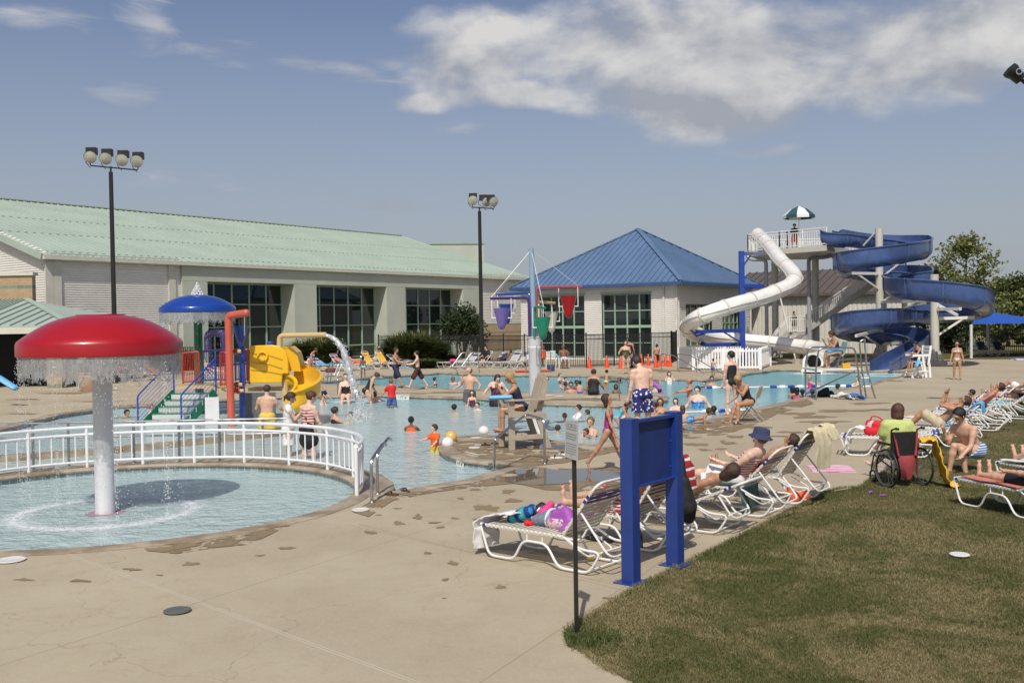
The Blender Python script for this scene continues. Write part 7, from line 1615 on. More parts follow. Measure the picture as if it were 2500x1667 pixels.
# -- far pool
W1 = 1.35
for px, wl, yt, yaw, H, sk_, hr, hs_, wr_, lb in [
 (1062,938,921,90,1.5,'fair','black','short',[],'dark-haired boy facing right in the far pool behind the walkway'),
 (1063,946,938,0,1.3,'tan','black','short',[],'head just above the water at the walkway, under the dark-haired boy'),
 (1106,938,919,170,1.5,'fair','light','long',[],'girl with wet blond hair seen from behind in the far pool'),
 (1129,936,916,-60,1.5,'pale','ginger','short',[],'ginger child facing the blond girl in the far pool'),
 (1336,932,919,0,1.4,'fair','auburn','bob',[],'auburn-haired swimmer just right of the white post'),
 (1367,933,911,60,1.5,'pale','light','short',[],'pale boy standing chest-deep right of the white post'),
 (1381,934,921,20,1.3,'fair','black','short',[],'dark-haired child beside the pale boy in the far pool'),
 (1369,950,928,90,1.3,'fair','light','short',[],'light-haired boy splashing left of the crowded walkway edge'),
 (1381,952,932,80,1.3,'brown','black','short',[],'black-haired boy behind the splashing boy'),
 (1394,959,932,0,1.7,'tan','black','short',[],'man facing the camera in the water at the walkway edge'),
 (1408,957,928,20,1.3,'brown','black','short',[],'black-haired child between the man and the baby'),
 (1504,960,938,0,1.2,'brown','black','bob',[],'dark-skinned girl in the water just left of the walkway rails'),
 (1512,936,921,-40,1.3,'brown','black','bob',[],'dark-skinned swimmer behind the girl in the lime bikini'),
 (1541,931,915,30,1.4,'tan','black','bob',[],'dark-haired swimmer left of the floral-trunks man in the far pool'),
 (1611,967,949,175,1.2,'tan','black','buzz',[],'boy with cropped hair at the tip of the dividing walkway'),
 (1684,969,923,-80,1.7,'red','light','bald',[],'balding sunburnt man gesturing with open arms in the deep pool'),
 (1719,946,931,-20,1.2,'fair','black','short',[('shirt','navy')],'boy in a navy shirt beside the woman in the deep pool'),
 (1738,943,918,-5,1.6,'tan','black','bun',[('suit','aqua')],'dark-haired woman in a pale blue swimsuit below the exiting boy'),
 (1743,1012,991,178,1.4,'dark','black','short',[],'dark-skinned swimmer with goggles straps near the short float rope'),
 (1977,949,916,90,1.2,'fair','blond','bob',[('suit','pink')],'curly blond child in a pink swimsuit near the lane rope'),
 (1936,972,943,150,1.4,'tan','black','bob',[],'leftmost dark-haired head of the cluster under the steel platform'),
 (1946,976,946,160,1.4,'brown','black','long',[('suit','pink')],'girl with wet dark hair and pink straps under the steel platform'),
 (1959,970,950,120,1.3,'dark','black','short',[],'third dark head of the cluster under the steel platform'),
 (1983,966,950,100,1.3,'dark','black','short',[],'dark head right beside the steel platform post'),
 (2045,950,937,-80,1.3,'dark','black','bun',[],'dark-haired swimmer at the deck edge right of the platform brace'),
 (2094,941,918,-70,1.4,'pale','black','bob',[('suit','black')],'pale dark-haired girl at the deck corner below the blue slide')]:
    swim(px, wl, yt, yaw, lb, H=H, sk=sk_, hair=hr, hs=hs_, wear=wr_, female=H > 1.55 and 'man ' not in lb, arm=(70,60), elbow=(15,15), aspread=(30,30))
swim(1634,937,908,0,'pale girl holding both hands to her goggles in the deep pool',H=1.4,sk='pale',hair='brown',hs='bob',wear=[('suit','white')],arm=(70,70),elbow=(135,135),aspread=(35,35),fore=(20,20))
swim(1602,955,917,20,'woman waving with one raised arm beside a purple inner ring',H=1.65,sk='fair',hair='light',hs='bun',wear=[('suit','khaki')],female=True,arm=(165,40),elbow=(5,40),aspread=(5,25))
swim(1704,996,943,-15,'large woman in a blue patterned swimsuit standing waist-deep',H=1.68,sk='pale',hair='brown',hs='tail',wear=[('suit','bluefl'),('skirt','bluefl')],female=True,build=1.32,thigh=(0,0),arm=(-8,-8),elbow=(60,60),aspread=(34,34),head=(0,-20))
stand(1741,922,888,160,'boy in blue trunks climbing out along the steel step rail',H=1.2,z=-.1,sk='tan',hair='brown',wear=[('trunks','blue',.6)],lean=14,thigh=(20,-5),arm=(50,40),elbow=(20,20),build=.85)
person(G(1449,964)+Vector((0,0,.02)),165,1.68,'seat',sk='tan',hair='auburn',hs='bun',wear=[('suit','black')],female=True,build=1.35,thigh=(85,85),knee=(80,80),lean=8,arm=(10,30),elbow=(10,40),aspread=(14,22),label='tattooed woman in black sitting on the walkway edge with her back turned')
stand(1480,963,903,155,'little girl in a lime and aqua bikini standing on the walkway',H=1.15,sk='tan',hair='black',hs='bun',wear=[('trunks','lime',.15)],lean=14,arm=(50,50),elbow=(20,20),build=.82)
person(G(1416,961)+Vector((0,0,.0)),175,.85,'seat',sk='fair',hair='black',wear=[('trunks','blue',.3)],thigh=(85,85),knee=(30,30),label='toddler seen from behind sitting at the walkway edge beside the tattooed woman')
# -- play pool, right of the fountain post
for px, wl, yt, yaw, H, sk_, hr, hs_, wr_, kw, lb in [
 (1379,1029,1008,178,1.2,'fair','light','buzz',[('suit','aqua')],dict(arm=(60,60),elbow=(5,5),aspread=(60,60)),'child with goggles and both arms spread on the water'),
 (1362,1056,1037,150,1.2,'fair','brown','buzz',[],SW,'head of a swimmer low in the water behind the rules plate'),
 (1413,1021,988,-80,1.35,'fair','black','short',[('shirt','white')],dict(arm=(50,50),elbow=(30,30)),'boy in a wet white shirt with black hair in the play pool'),
 (1434,1014,1000,-100,1.2,'fair','brown','short',[],SW,'head just behind the boy in the white shirt'),
 (1527,1020,990,-90,1.25,'pale','brown','short',[],SW,'brown-haired boy in the water between the walking girl and the blue sign'),
 (1443,1065,1018,-30,1.6,'fair','light','tail',[('suit','blue')],dict(arm=(60,50),elbow=(40,40)),'smiling woman with wet light hair holding a boy in the play pool'),
 (1431,1066,1046,-60,1.0,'tan','brown','short',[],SW,'small boy held by the smiling woman'),
 (1650,1001,972,-20,1.35,'pale','brown','long',[('suit','pink')],dict(arm=(40,40),elbow=(40,40)),'girl in a pink swimsuit with long brown hair at the deep end'),
 (1667,1018,990,175,1.3,'fair','auburn','long',[],SW,'long-haired head just right above the blue sign'),
 (1612,1010,972,-10,1.6,'tan','auburn','bob',[('suit','darkfl')],SW,'auburn-haired woman in the water behind the floral-trunks man'),
 (1597,1012,985,-60,1.4,'tan','black','short',[],SW,'dark-haired boy in the water just right of the floral trunks')]:
    swim(px, wl, yt, yaw, lb, H=H, sk=sk_, hair=hr, hs=hs_, wear=wr_, female=H > 1.55, **kw)
stand(1508,1075,990,75,'dark-haired woman in teal leaning on the pool edge behind the walking girl',H=1.6,z=-.45,sk='tan',hair='black',hs='bob',wear=[('suit','aqua')],female=True,lean=35,thigh=(25,25),arm=(60,60),elbow=(10,10),head=(-10,0))
rt,_ = person(G(1690,1035)+Vector((0,0,.12)),80,1.25,'free',sk='tan',hair='brown',wear=[('trunks','bluefl',.5)],pitch=-78,arm=(80,80),elbow=(70,70),aspread=(20,20),head=(50,0),build=.85,label='boy lying on his stomach on the wet deck edge beyond the blue sign')
# -- guards on the right
rt,_ = person(G(2052,974)+Vector((.08,.5,1.44)),-80,1.62,'seat',sk='tan',hair='brown',hs='tail',wear=[('suit','navy')],female=True,thigh=(84,88),knee=(84,84),lean=16,arm=(45,50),elbow=(120,110),head=(-10,0),label='lifeguard with a ponytail sitting on the steel platform')
person(G(2246,921)+Vector((0,0,.74)),-80,1.7,'seat',sk='tan',hair='black',wear=[('trunks','navy',.9),('tank','navy')],thigh=(80,80),knee=(70,70),lean=12,arm=(45,45),elbow=(70,70),head=(-18,0),label='lifeguard in navy trunks sitting in the tall white chair')
stand(2337,927,832,-25,'young woman in a white patterned bikini walking on the far deck',H=1.66,sk='tan',hair='black',hs='tail',wear=[('bikini','bikini')],female=True,build=.92,thigh=(8,-8),arm=(4,8),aspread=(12,12))
person(Vector((P(1940,600,66.8).x,66.8,ZP)),-40,1.75,'stand',sk='tan',hair='black',wear=[('shirt','navy'),('trunks','red',.9)],arm=(20,20),elbow=(70,70),label='slide attendant in navy under the umbrella on the tower')
person(Vector((P(1922,600,67.5).x,67.5,ZP)),60,1.3,'stand',sk='tan',hair='brown',wear=[('trunks','black',.9)],label='boy waiting behind the tower railing beside the attendant')
person(Vector((P(1938,700,66.3).x,66.3,1.75)),30,1.35,'stand',sk='tan',hair='black',wear=[('shirt','grey'),('trunks','black',1.0)],label='boy standing on the stair landing of the slide tower')
person(Vector((P(1868,700,67.2).x,67.2,.45)),30,1.35,'stand',sk='tan',hair='black',wear=[('trunks','black',1.0)],label='boy at the foot of the tower stair beside the grey drain pipe')
# -- near loungers
l = LN[1]; recline(l[0], LD, 50, 'sunbather with crossed bare legs on the second lounger behind the blue sign',H=1.78,sk='fair',hair='brown',wear=[('trunks','redstr',.95)],knee=(4,22),thigh=(90,102),at_=1.0,res=.0085)
l = LN[2]; recline(l[0], LD, 22, 'woman with a white strap asleep on the low-reclined lounger',H=1.62,sk='tan',hair='brown',hs='bob',wear=[('bikini','white')],female=True,arm=(0,0),aspread=(14,14),head=(-8,-20),res=.009)
l = LN[3]; recline(l[0], LD, 46, 'person in a blue bucket hat and striped top reading a book',H=1.7,sk='pale',hair='light',hat=('bucket',M('denim_blue_hat',(.035,.045,.11),.9,bump=.3)),wear=[('tank','redstr'),('trunks','white',.9)],build=1.2,thigh=(97,91),knee=(18,6),arm=(8,8),elbow=(56,56),head=(-30,0),res=.009)
l = LN[4]; recline(l[0], LD, 38, 'brown-haired man on the last near lounger, mostly hidden by its back',sk='tan',hair='brown',wear=[('trunks','maroon',.9)],build=1.05,at_=.84,H=1.55)
# -- wheelchair woman and grass group
wy = 180+math.degrees(-wcz) 
person(WCO+Vector((0,.27,.42)),168,1.6,'seat',sk='pale',hair='auburn',hs='bob',wear=[('shirt','lime'),('trunks','khaki',.8)],female=True,build=1.34,thigh=(88,70),knee=(62,70),tspread=(56,6),lean=2,arm=(15,10),elbow=(40,40),aspread=(16,26),head=(-8,-30),label='woman in a lime green shirt sitting in the wheelchair',res=.009)
person(G(2380,1150)+Vector((.1,.25,.24)),-62,1.8,'seat',sk='fair',hair='black',hs='short',wear=[('trunks','wavy',.9)],build=1.12,thigh=(98,104),knee=(104,98),tspread=(10,14),lean=34,arm=(55,62),elbow=(35,120),aspread=(6,6),head=(10,-10),label='bare-backed young man in blue wave-print trunks hunched on a lounger edge',res=.009)
recline((6.72,14.70,-.012),(.30,-.954),20,'person lying on the salmon towel with bare legs towards the pool',H=1.72,sk='fair',hair='brown',wear=[('trunks','black',.7)],at_=1.12,knee=(0,14),thigh=(89,96),res=.009)
recline((8.05,16.2,-.012),(.30,-.954),30,'person in grey shorts with bent knees on the farther grass lounger',H=1.8,sk='fair',hair='brown',wear=[('trunks','grey',.95)],knee=(36,8),thigh=(108,92),at_=1.05,res=.009)
for i, (k_, kw) in enumerate([(1,dict(label='person with knees drawn up under the blue towel behind the wheelchair',sk='tan',hair='brown',hs='buzz',wear=[('trunks','khaki',.9)],thigh=(125,118),knee=(80,75),arm=(60,60),elbow=(90,90))),(3,dict(label='toddler in an aqua suit sitting up on the right row',H=1.0,sk='tan',hair='black',hs='buzz',wear=[('suit','bluefl')],lean=4)),(4,dict(label='sunburnt boy lying on the right row behind the toddler',H=1.5,sk='red',hair='brown',wear=[('trunks','navy',.8)],thigh=(100,96),knee=(40,10))),(6,dict(label='woman in a black swimsuit lying flat near the right edge',sk='tan',hair='light',hs='bob',wear=[('suit','black')],female=True)),(7,dict(label='sunbather with raised bent knees at the right edge',sk='tan',hair='brown',wear=[('trunks','white',.6)],thigh=(125,90),knee=(75,4)))]):
    l, d, a, lb = LR[k_]; recline(l, d, a, **kw)
recline(G(300,932)+Vector((.8,0,0)), (-.93,.36), 40,'woman in pink reading on a lounger by the planter',sk='red',hair='light',hs='bob',wear=[('shirt','pink'),('trunks','black',.9)],female=True,build=1.2,thigh=(104,98),knee=(40,20),arm=(60,60),elbow=(80,80))
recline(G(372,930)+Vector((.8,0,0)), (-.93,.36), 40,'man behind the blue stair rail reclining on a lounger',sk='red',hair='light',wear=[('trunks','orange',.8)])
recline(G(520,930)+Vector((.8,0,0)), (-.93,.36), 40,'woman in a black-and-white patterned suit reclining behind the play structure',sk='pale',hair='brown',wear=[('suit','darkfl')],female=True,build=1.3)
for px, lb, hr in ((2410,'person in dark clothes resting in the shade, left under the blue canopy','black'),(2452,'person in dark clothes resting in the shade, right under the blue canopy','black')):
    recline(G(px,870), (.1,1), 55, lb, sk='brown',hair=hr,wear=[('shirt','navy'),('trunks','black',.9)])
# ------------------------------------------------------------------ towels, bags, shoes and other small things
def ribbon(name, path, wv, mat, label, cat='towel', wr=.012, seed=1, n=10, thick=.012, group=None, seg=6):
    pts = catmull([Vector(p) for p in path], seg) if len(path) > 2 else [Vector(path[0]).lerp(Vector(path[1]), i/seg) for i in range(seg+1)]
    r = random.Random(seed); ph = [r.uniform(0, 6) for _ in range(4)]; wv = Vector(wv); vs = []; m = len(pts)
    for k, off in enumerate((0, -thick)):
        for i, p in enumerate(pts):
            d = (pts[min(i+1, m-1)]-pts[max(i-1, 0)]).normalized(); nn = wv.cross(d).normalized(); nn = nn if nn.z >= 0 else -nn
            if abs(nn.z) < .05 and nn.y > 0: nn = -nn
            for j in range(n+1):
                t = j/n-.5; w_ = wr*(math.sin(t*17+ph[0]+i*.35)+.7*math.sin(t*31+ph[1]-i*.5)+.6*math.sin(i*1.3+ph[2]+t*5)); vs.append(p+wv*(t*(1+.05*math.sin(i*.9+ph[3])))+nn*(abs(w_)+.004+off)+d*(.3*wr*math.sin(t*23+ph[1])))
    N = m*(n+1); fs = []
    for i in range(m-1):
        for j in range(n): a = i*(n+1)+j; fs.append((a, a+1, a+n+2, a+n+1)); fs.append((N+a+n+1, N+a+n+2, N+a+1, N+a))
    for i in range(m-1):
        for j in (0, n): a = i*(n+1)+j; fs.append((a, a+n+1, N+a+n+1, N+a) if j == 0 else (a+n+1, a, N+a, N+a+n+1))
    for i in (0, m-1):
        for j in range(n): a = i*(n+1)+j; fs.append((a+1, a, N+a, N+a+1) if i == 0 else (a, a+1, N+a+1, N+a))
    mb = MB().add(vs, fs); o = mb.build(name, mat, None, 60, label=label, cat=cat, group=group); return o
def lump(name, prims, mat, label, cat, res=.012, at_=(0,0,0), k=.03, group=None):
    f_, l_, n_ = surface([(Vector(p[0]), Vector(p[1]), p[2], p[3], p[4] if len(p) > 4 else None) for p in prims], res, k); V_, F_ = nets(f_, l_, res)
    o = npmesh(name, V_, F_, [mat], None); o.location = at_; return tag(o, label, cat, group)
I3 = np.eye(3)
WT = M('white_terry', (.74,.73,.73), .9, var=.05, vs=10, bump=.4, bs=150); CT = M('cream_terry', (.62,.54,.36), .9, var=.06, vs=8, bump=.5, bs=150); YT = M('yellow_terry', (.80,.46,.05), .9, var=.10, vs=8, bump=.5, bs=150); BT = M('light_blue_terry', (.10,.40,.66), .9, var=.1, vs=8); SAL = M('salmon_terry', (.55,.20,.14), .9, var=.1, vs=8, bump=.4, bs=150); PUT = M('purple_blue_terry', (.06,.05,.32), .9, var=.15)
def axis_mat(name, cols, sc, axis=0):
    m, t, b = newmat(name); co = t.add('ShaderNodeTexCoord').outputs['Object']; v = t.sep(co)[axis]; c = cols[0]; q = t.math('FRACT', t.math('MULTIPLY', v, sc))
    for i in range(1, len(cols)): c = t.mix(t.math('GREATER_THAN', q, i/len(cols)), c, cols[i])
    t.link(c, b.inputs['Base Color']); b.inputs['Roughness'].default_value = .9; return m
o0 = Vector(LN[0][0]); d0 = Vector((.763,-.647,0)); s0 = Vector((.647,.763,0))   # s0 points to the far side
def L1(y, x, z): return o0+d0*y+s0*x+Vector((0,0,z))
ribbon('white_towel', [L1(.44,-.02,.52), L1(.25,-.06,.50), L1(.04,-.10,.44), L1(-.06,-.12,.37), L1(-.075,-.14,.24), L1(-.06,-.15,.08)], s0*.40+d0*.06, WT, 'white cloth hanging over the foot of the nearest lounger', 'towel', .014, 3)
q = L1(.36,.02,.47); m_ = axis_mat('striped_towel_cloth', [(.01,.04,.20),(.02,.25,.50),(.10,.40,.10),(.02,.30,.60),(.01,.03,.15)], 7, 0)
o = lump('striped_towel', [((-.10,-.05,0),(.12,-.05,.01),.075,.07),((-.06,.05,.02),(.12,.06,.03),.07,.06)], m_, 'rolled towel in blue, turquoise and green stripes on the nearest lounger', 'towel', at_=q); o.rotation_euler = (0, R(-22), R(-34))
lump('mesh_bag', [((0,0,0),(.05,.02,.07),.08,.05),((.03,0,.03),(.09,0,.04),.06,.05)], M('black_mesh_bag',(.03,.025,.028),.25,var=.5,vs=40,spec=.8), 'shiny black mesh bag behind the striped towel on the nearest lounger', 'bag', at_=L1(.50,.14,.50))
lump('pink_cloth', [((0,0,0),(.09,.02,.10),.07,.045),((0,0,0),(-.03,0,-.03),.07,.06)], CL['pink'], 'crumpled bright pink cloth on the nearest lounger', 'cloth', at_=L1(.60,.12,.50), k=.02)
lump('red_cloth', [((0,0,0),(.05,0,-.01),.035,.03)], CL['red'], 'small red cloth peeping out under the denim shorts', 'cloth', at_=L1(.56,-.14,.43))
DEN = M('faded_denim', (.19,.24,.32), .9, var=.2, vs=14, bump=.5, bs=120)
o = empty('denim_shorts', L1(.72,-.04,.45), R(-40), label='pale denim shorts with a white belt on the nearest lounger', cat='shorts')
f_, l_, n_ = surface([(Vector((-.10,0,.0)),Vector((.08,.0,.05)),.06,.09,None),(Vector((-.09,.08,0)),Vector((.08,.03,.04)),.05,.08,None)], .012, .03); V_, F_ = nets(f_, l_, .012); npmesh('denim', V_, F_, [DEN], o)
mb = MB(); mb.tube([Vector((.10+.02*math.sin(a), .02+.095*math.cos(a), .05+.10*math.sin(a))) for a in np.linspace(0,6.28,21)[:-1]], .016, 6, closed=True); mb.build('belt', WT, o)
o = empty('purple_bag', L1(.98,-.02,.44), R(-38), label='purple and pink cloth bag at the hinge of the nearest lounger', cat='bag')
PUB = M('purple_bag_cloth', (.30,.07,.36), .6, var=.12, vs=12)
f_, l_, n_ = surface([(Vector((-.11,-.02,.03)),Vector((.11,-.02,.04)),.085,.09,(1,.8,I3)),(Vector((-.07,0,.10)),Vector((.08,0,.12)),.07,.075,None),(Vector((.05,0,.17)),Vector((.11,0,.05)),.04,.05,None)], .011, .03); V_, F_ = nets(f_, l_, .011); npmesh('bag_body', V_, F_, [PUB], o)
f_, l_, n_ = surface([(Vector((-.10,-.045,.02)),Vector((.05,-.045,.03)),.07,.07,(1,.8,I3))], .011, .03); V_, F_ = nets(f_, l_, .011); npmesh('pink_front', V_, F_, [patmat('pink_print','mott',(.66,.36,.44),(.55,.55,.60),22,(.4,.1,.3))], o)
MB().tube(catmull([(-.08,0,.13),(-.05,0,.22),(.03,0,.23),(.06,0,.15)], 5), .012, 6).build('handle', PUB, o)
ribbon('purple_wrap', [L1(1.12,-.2,.42), L1(1.22,-.1,.50), L1(1.32,.05,.60)], d0*.14, PUB, 'purple wrap tucked behind the bag on the nearest lounger', 'cloth', .01, 8)
# between second and third lounger
l2 = Vector(LN[1][0]); l3 = Vector(LN[2][0]); ld = Vector((.8,-.6,0)); ls = Vector((.6,.8,0))
def Lp(l, y, x, z): return l+ld*y+ls*x+Vector((0,0,z))
RW = axis_mat('red_white_towel', [(.40,.02,.03),(.40,.02,.03),(.68,.66,.64),(.3,.015,.02)], 9, 2)
ribbon('red_striped_towel', [Lp(l2,1.30,0,.50), Lp(l2,1.48,0,.80), Lp(l2,1.62,0,1.06), Lp(l2,1.70,0,1.08), Lp(l2,1.76,0,.95), Lp(l2,1.80,0,.72)], ls*.5, RW, 'red and white striped towel over the back of the second lounger', 'towel', .012, 9)
lump('black_bag', [((0,0,0),(.03,0,-.26),.09,.13),((0,0,.1),(.0,0,.28),.05,.03),((.05,0,-.3),(.08,.05,-.42),.12,.08)], M('black_bag_cloth',(.014,.013,.014),.8,var=.5,vs=12), 'black bag hanging from the back of the second lounger', 'bag', at_=Lp(l2,1.80,-.12,.84))
ribbon('red_seat_towel', [Lp(l2,.95,0,.42), Lp(l2,1.15,0,.43), Lp(l2,1.3,0,.5)], ls*.55, RW, 'red striped towel spread under the crossed-leg sunbather', 'towel', .008, 10)
l5 = Vector(LN[4][0])
ribbon('cream_towel', [Lp(l5,1.52,.0,.86), Lp(l5,1.62,.0,1.04), Lp(l5,1.68,.0,1.10), Lp(l5,1.76,.0,1.02), Lp(l5,1.80,-.02,.80), Lp(l5,1.80,-.05,.52)], ls*.46+ld*.04, CT, 'cream bath towel hung over the back of the last near lounger', 'towel', .018, 11)
ribbon('cream_towel', [Lp(l5,1.62,.22,1.0), Lp(l5,1.70,.26,1.14), Lp(l5,1.80,.30,1.08), Lp(l5,1.86,.34,.92)], ls*.22+ld*.05, CT, 'narrow fold of cream towel sticking out at the right of the last near lounger', 'towel', .016, 12)
lump('orange_bag', [((0,0,.06),(.16,0,.07),.11,.09),((-.05,0,.1),(-.06,0,.22),.06,.04)], M('orange_bag_cloth',(.62,.09,.02),.6,var=.15), 'orange bag on the ground under the last near lounger', 'bag', at_=G(1938,1222))
l4 = Vector(LN[3][0]); ribbon('dark_green_towel', [Lp(l4,.8,0,.41), Lp(l4,1.1,0,.42), Lp(l4,1.22,-.05,.36), Lp(l4,1.28,-.1,.1)], ls*.6, M('dark_green_terry',(.03,.07,.06),.9), 'dark green towel under the reader in the bucket hat', 'towel', .01, 13)
# reader's book
bk = empty('book', P(1800,1150,15.0), R(20), label='open paperback held by the reader in the bucket hat', cat='book'); bk.rotation_euler = (R(20), R(-28), R(15)); bk.location = P(1803,1149,14.75)
MB().box(-.055,0,-.008,.008,-.085,.085).build('page_block', WT, bk, smooth=0); MB().box(0,.055,-.008,.008,-.085,.085).build('cover', M('book_photo',(.2,.19,.18),.4,var=.6,vs=30), bk, smooth=0)
pk = axis_mat('pink_striped_cloth', [(.62,.08,.30),(.72,.66,.68)], 9, 1)
a, b, c_, d_ = G(1968,1136), G(2080,1140), G(2082,1149), G(1985,1152); ribbon('pink_striped_towel', [(a+d_)/2, (b+c_)/2], (a-d_)*1.0, pk, 'flat pink and white striped towel lying on the deck', 'towel', .006, 14, thick=.006)
# right side
RDv = Vector((.93,-.36,0)).normalized(); RS = Vector((.36,.93,0)); r1 = Vector(LR[0][0])
def Rp_(y, x, z): return r1+RDv*y+RS*x+Vector((0,0,z))
ribbon('white_towel', [Rp_(.45,-.05,.52), Rp_(.3,-.1,.56), Rp_(.16,-.18,.42), Rp_(.14,-.24,.24)], RDv*.1+RS*.34, WT, 'white towel slung beside the red bag on the flat lounger', 'towel', .015, 15)
o = empty('red_tote', Rp_(.68,-.02,.40), R(-20), label='glossy red tote with white scrawl on the flat lounger', cat='bag')
f_, l_, n_ = surface([(Vector((-.16,0,.08)),Vector((.16,0,.08)),.10,.10,(1,.8,I3)),(Vector((-.14,0,.22)),Vector((.14,0,.18)),.09,.085,(1,.7,I3))], .015, .03); V_, F_ = nets(f_, l_, .015); npmesh('tote_body', V_, F_, [patmat('red_white_print','mott',(.55,.01,.02),(.55,.01,.02),9,(.6,.45,.45))], o)
MB().tube(catmull([(-.13,-.03,.27),(-.10,-.06,.37),(.02,-.06,.36),(.12,-.03,.26)], 5), .014, 6).build('handle', CL['red'], o)
ribbon('green_towel', [Rp_(.75,.28,.44), Rp_(.9,.28,.52), Rp_(1.15,.25,.46)], RS*.22, M('green_terry',(.16,.42,.05),.9), 'bright green towel behind the red tote', 'towel', .03, 16)
ribbon('yellow_towel', [WCO+Vector((.26,-.02,.70)), WCO+Vector((.42,-.05,.74)), WCO+Vector((.47,-.1,.55)), WCO+Vector((.55,-.12,.3)), WCO+Vector((.62,-.12,.06)), WCO+Vector((.80,-.12,.01))], Vector((.06,.42,0)), YT, 'golden yellow towel trailing from the wheelchair armrest to the grass', 'towel', .03, 17, group=None)
r2 = Vector(LR[1][0]); rd = Vector((.86,-.51,0)); rs_ = Vector((.51,.86,0))
ribbon('blue_towel', [r2+rd*1.15+Vector((0,0,.44)), r2+rd*1.45+Vector((0,0,.66)), r2+rd*1.72+Vector((0,0,.88)), r2+rd*1.82+Vector((0,0,.90)), r2+rd*1.86+Vector((0,0,.72))], rs_*.6, BT, 'light blue towel over the back of the lounger behind the wheelchair', 'towel', .014, 18)
n1 = Vector((6.72,14.70,0)); nd = Vector((.30,-.954,0)); ns = Vector((.954,.30,0))
ribbon('salmon_towel', [n1+nd*.12+Vector((0,0,.41)), n1+nd*.6+Vector((0,0,.41)), n1+nd*1.2+Vector((0,0,.41))], ns*.66, SAL, 'salmon pink towel spread on the near grass lounger', 'towel', .005, 19)
n2 = Vector((8.05,16.2,0)); ribbon('white_towel', [n2+nd*.1+Vector((0,0,.41)), n2+nd*.6+Vector((0,0,.42)), n2+nd*1.2+Vector((0,0,.41))], ns*.66, WT, 'white towel spread on the farther grass lounger', 'towel', .015, 20)
ribbon('blue_white_towel', [G(2470,878), G(2530,877)], (0,1.2,0), axis_mat('blue_white_stripes',[(.05,.12,.4),(.7,.7,.7)],3,1), 'striped towel lying on the far deck at the right edge', 'towel', .03, 21)
for i, k_ in enumerate((2, 5, 8)): l, d, a, lb = LR[k_]; ribbon('lounger_towel', [Vector(l)+rd*.1+Vector((0,0,.41)), Vector(l)+rd*.6+Vector((0,0,.41)), Vector(l)+rd*1.1+Vector((0,0,.41))], rs_*.5, [patmat('yellow_print','mott',(.7,.7,.66),(.65,.50,.12),8),CL['aqua'],WT][i], ['white and yellow printed towel on the lounger behind the blue towel','aqua towel on the lounger just beyond the sunburnt boy','white towel on the farthest lounger of the right row'][i], 'towel', .008, 22+i)
# far towels in front of the hall
fd = Vector((-.86,.5,0)); fs_v = Vector((.5,.86,0))
def far_towel(px, py, mt, lb, y0, y1, z1, nm='yellow_towel'):
    l = G(px, py)+Vector((.9,-.3,0)); ribbon(nm, [l+fd*y0+Vector((0,0,.42)), l+fd*1.18+Vector((0,0,.43)), l+fd*y1+Vector((0,0,z1))], fs_v*.55, mt, lb, 'towel', .02, int(px))
far_towel(905,901,YT,'yellow towel on the far lounger left of the man in white',.9,1.5,1.0); far_towel(940,900,YT,'yellow towel on the far lounger behind the man in white',.9,1.55,1.0)
far_towel(790,907,BT,'turquoise towel on the far lounger behind the yellow slide',.4,1.4,.55,'turquoise_towel'); far_towel(782,907,PUT,'purple-blue towel on the head of the far lounger beside the turquoise one',1.2,1.95,.85,'purple_towel')
ribbon('blue_hanging_towel', [G(1335,897)+Vector((0,-.3,.95)), G(1350,897)+Vector((0,-.3,.9)), G(1362,897)+Vector((0,-.3,.6))], (0.1,.3,.0), BT, 'pale blue towel hanging over a white chair right of the fountain post', 'towel', .03, 31)
o = dup(ac, G(1345,898), R(180), label='empty white strapped chair right of the fountain post', cat='armchair')
# rescue tubes and boards
RTB = M('pale_blue_foam', (.16,.42,.66), .6, var=.05); REDV = M('red_rescue_foam', (.70,.08,.02), .5)
def foam(c, ax, L_, w, t, lb, mt=RTB, nm='rescue_tube', cat='rescue tube'):
    ax = Vector(ax).normalized(); m = MB(); up = Vector((0,0,1)); r = ax.cross(up).normalized(); u = r.cross(ax); vs = []; K = 10
    for q, f_ in ((-.5,.55),(-.47,.85),(-.4,1),(.4,1),(.47,.85),(.5,.55)):
        for k in range(K): a = 2*math.pi*k/K; vs.append(ax*(q*L_)+r*(w*f_*math.cos(a))+u*(t*f_*math.sin(a)))
    m.add(vs, [(i*K+k, i*K+(k+1) % K, (i+1)*K+(k+1) % K, (i+1)*K+k) for i in range(5) for k in range(K)]+[tuple(range(K))[::-1], tuple(range(5*K, 6*K))]); o = m.build(nm, mt, None, 50, label=lb, cat=cat); o.location = c; return o
foam(P(1222,970,20.9), (1,-.15,.03), .50, .085, .05, 'pale blue rescue tube across the lap of the lifeguard in the tan chair')
foam(P(2036,856,33.4), (1,.2,.1), .6, .12, .06, 'pale blue rescue tube on the lap of the guard on the steel platform'); foam(P(16,934,36), (1,-.3,-.55), 1.0, .17, .09, 'pale blue rescue tube at the left edge in front of the porch')
foam(P(993,898,45), (1,.1,-.12), .62, .18, .03, 'pale blue kickboard carried between the two walking young men', nm='kickboard', cat='kickboard'); foam(P(2240,887,43.6), (.5,.1,.9), .35, .12, .07, 'small pale blue float on the arm of the white lifeguard chair')
foam(G(1300,908)+Vector((0,0,.06)), (1,.1,0), 1.9, .28, .06, 'red-orange rescue board lying on the far deck behind the fountain post', REDV, 'rescue_board', 'rescue board')
m = MB(); m.box(-.2,.2,-.15,.15,0,.3); m.box(-.21,.21,-.16,.16,.3,.36); o = m.build('cooler', M('dark_blue_cooler',(.02,.04,.12),.5), None, 0, bevel=.02, label='dark blue cooler standing at the end of the red rescue board', cat='cooler'); o.location = G(1345,906)
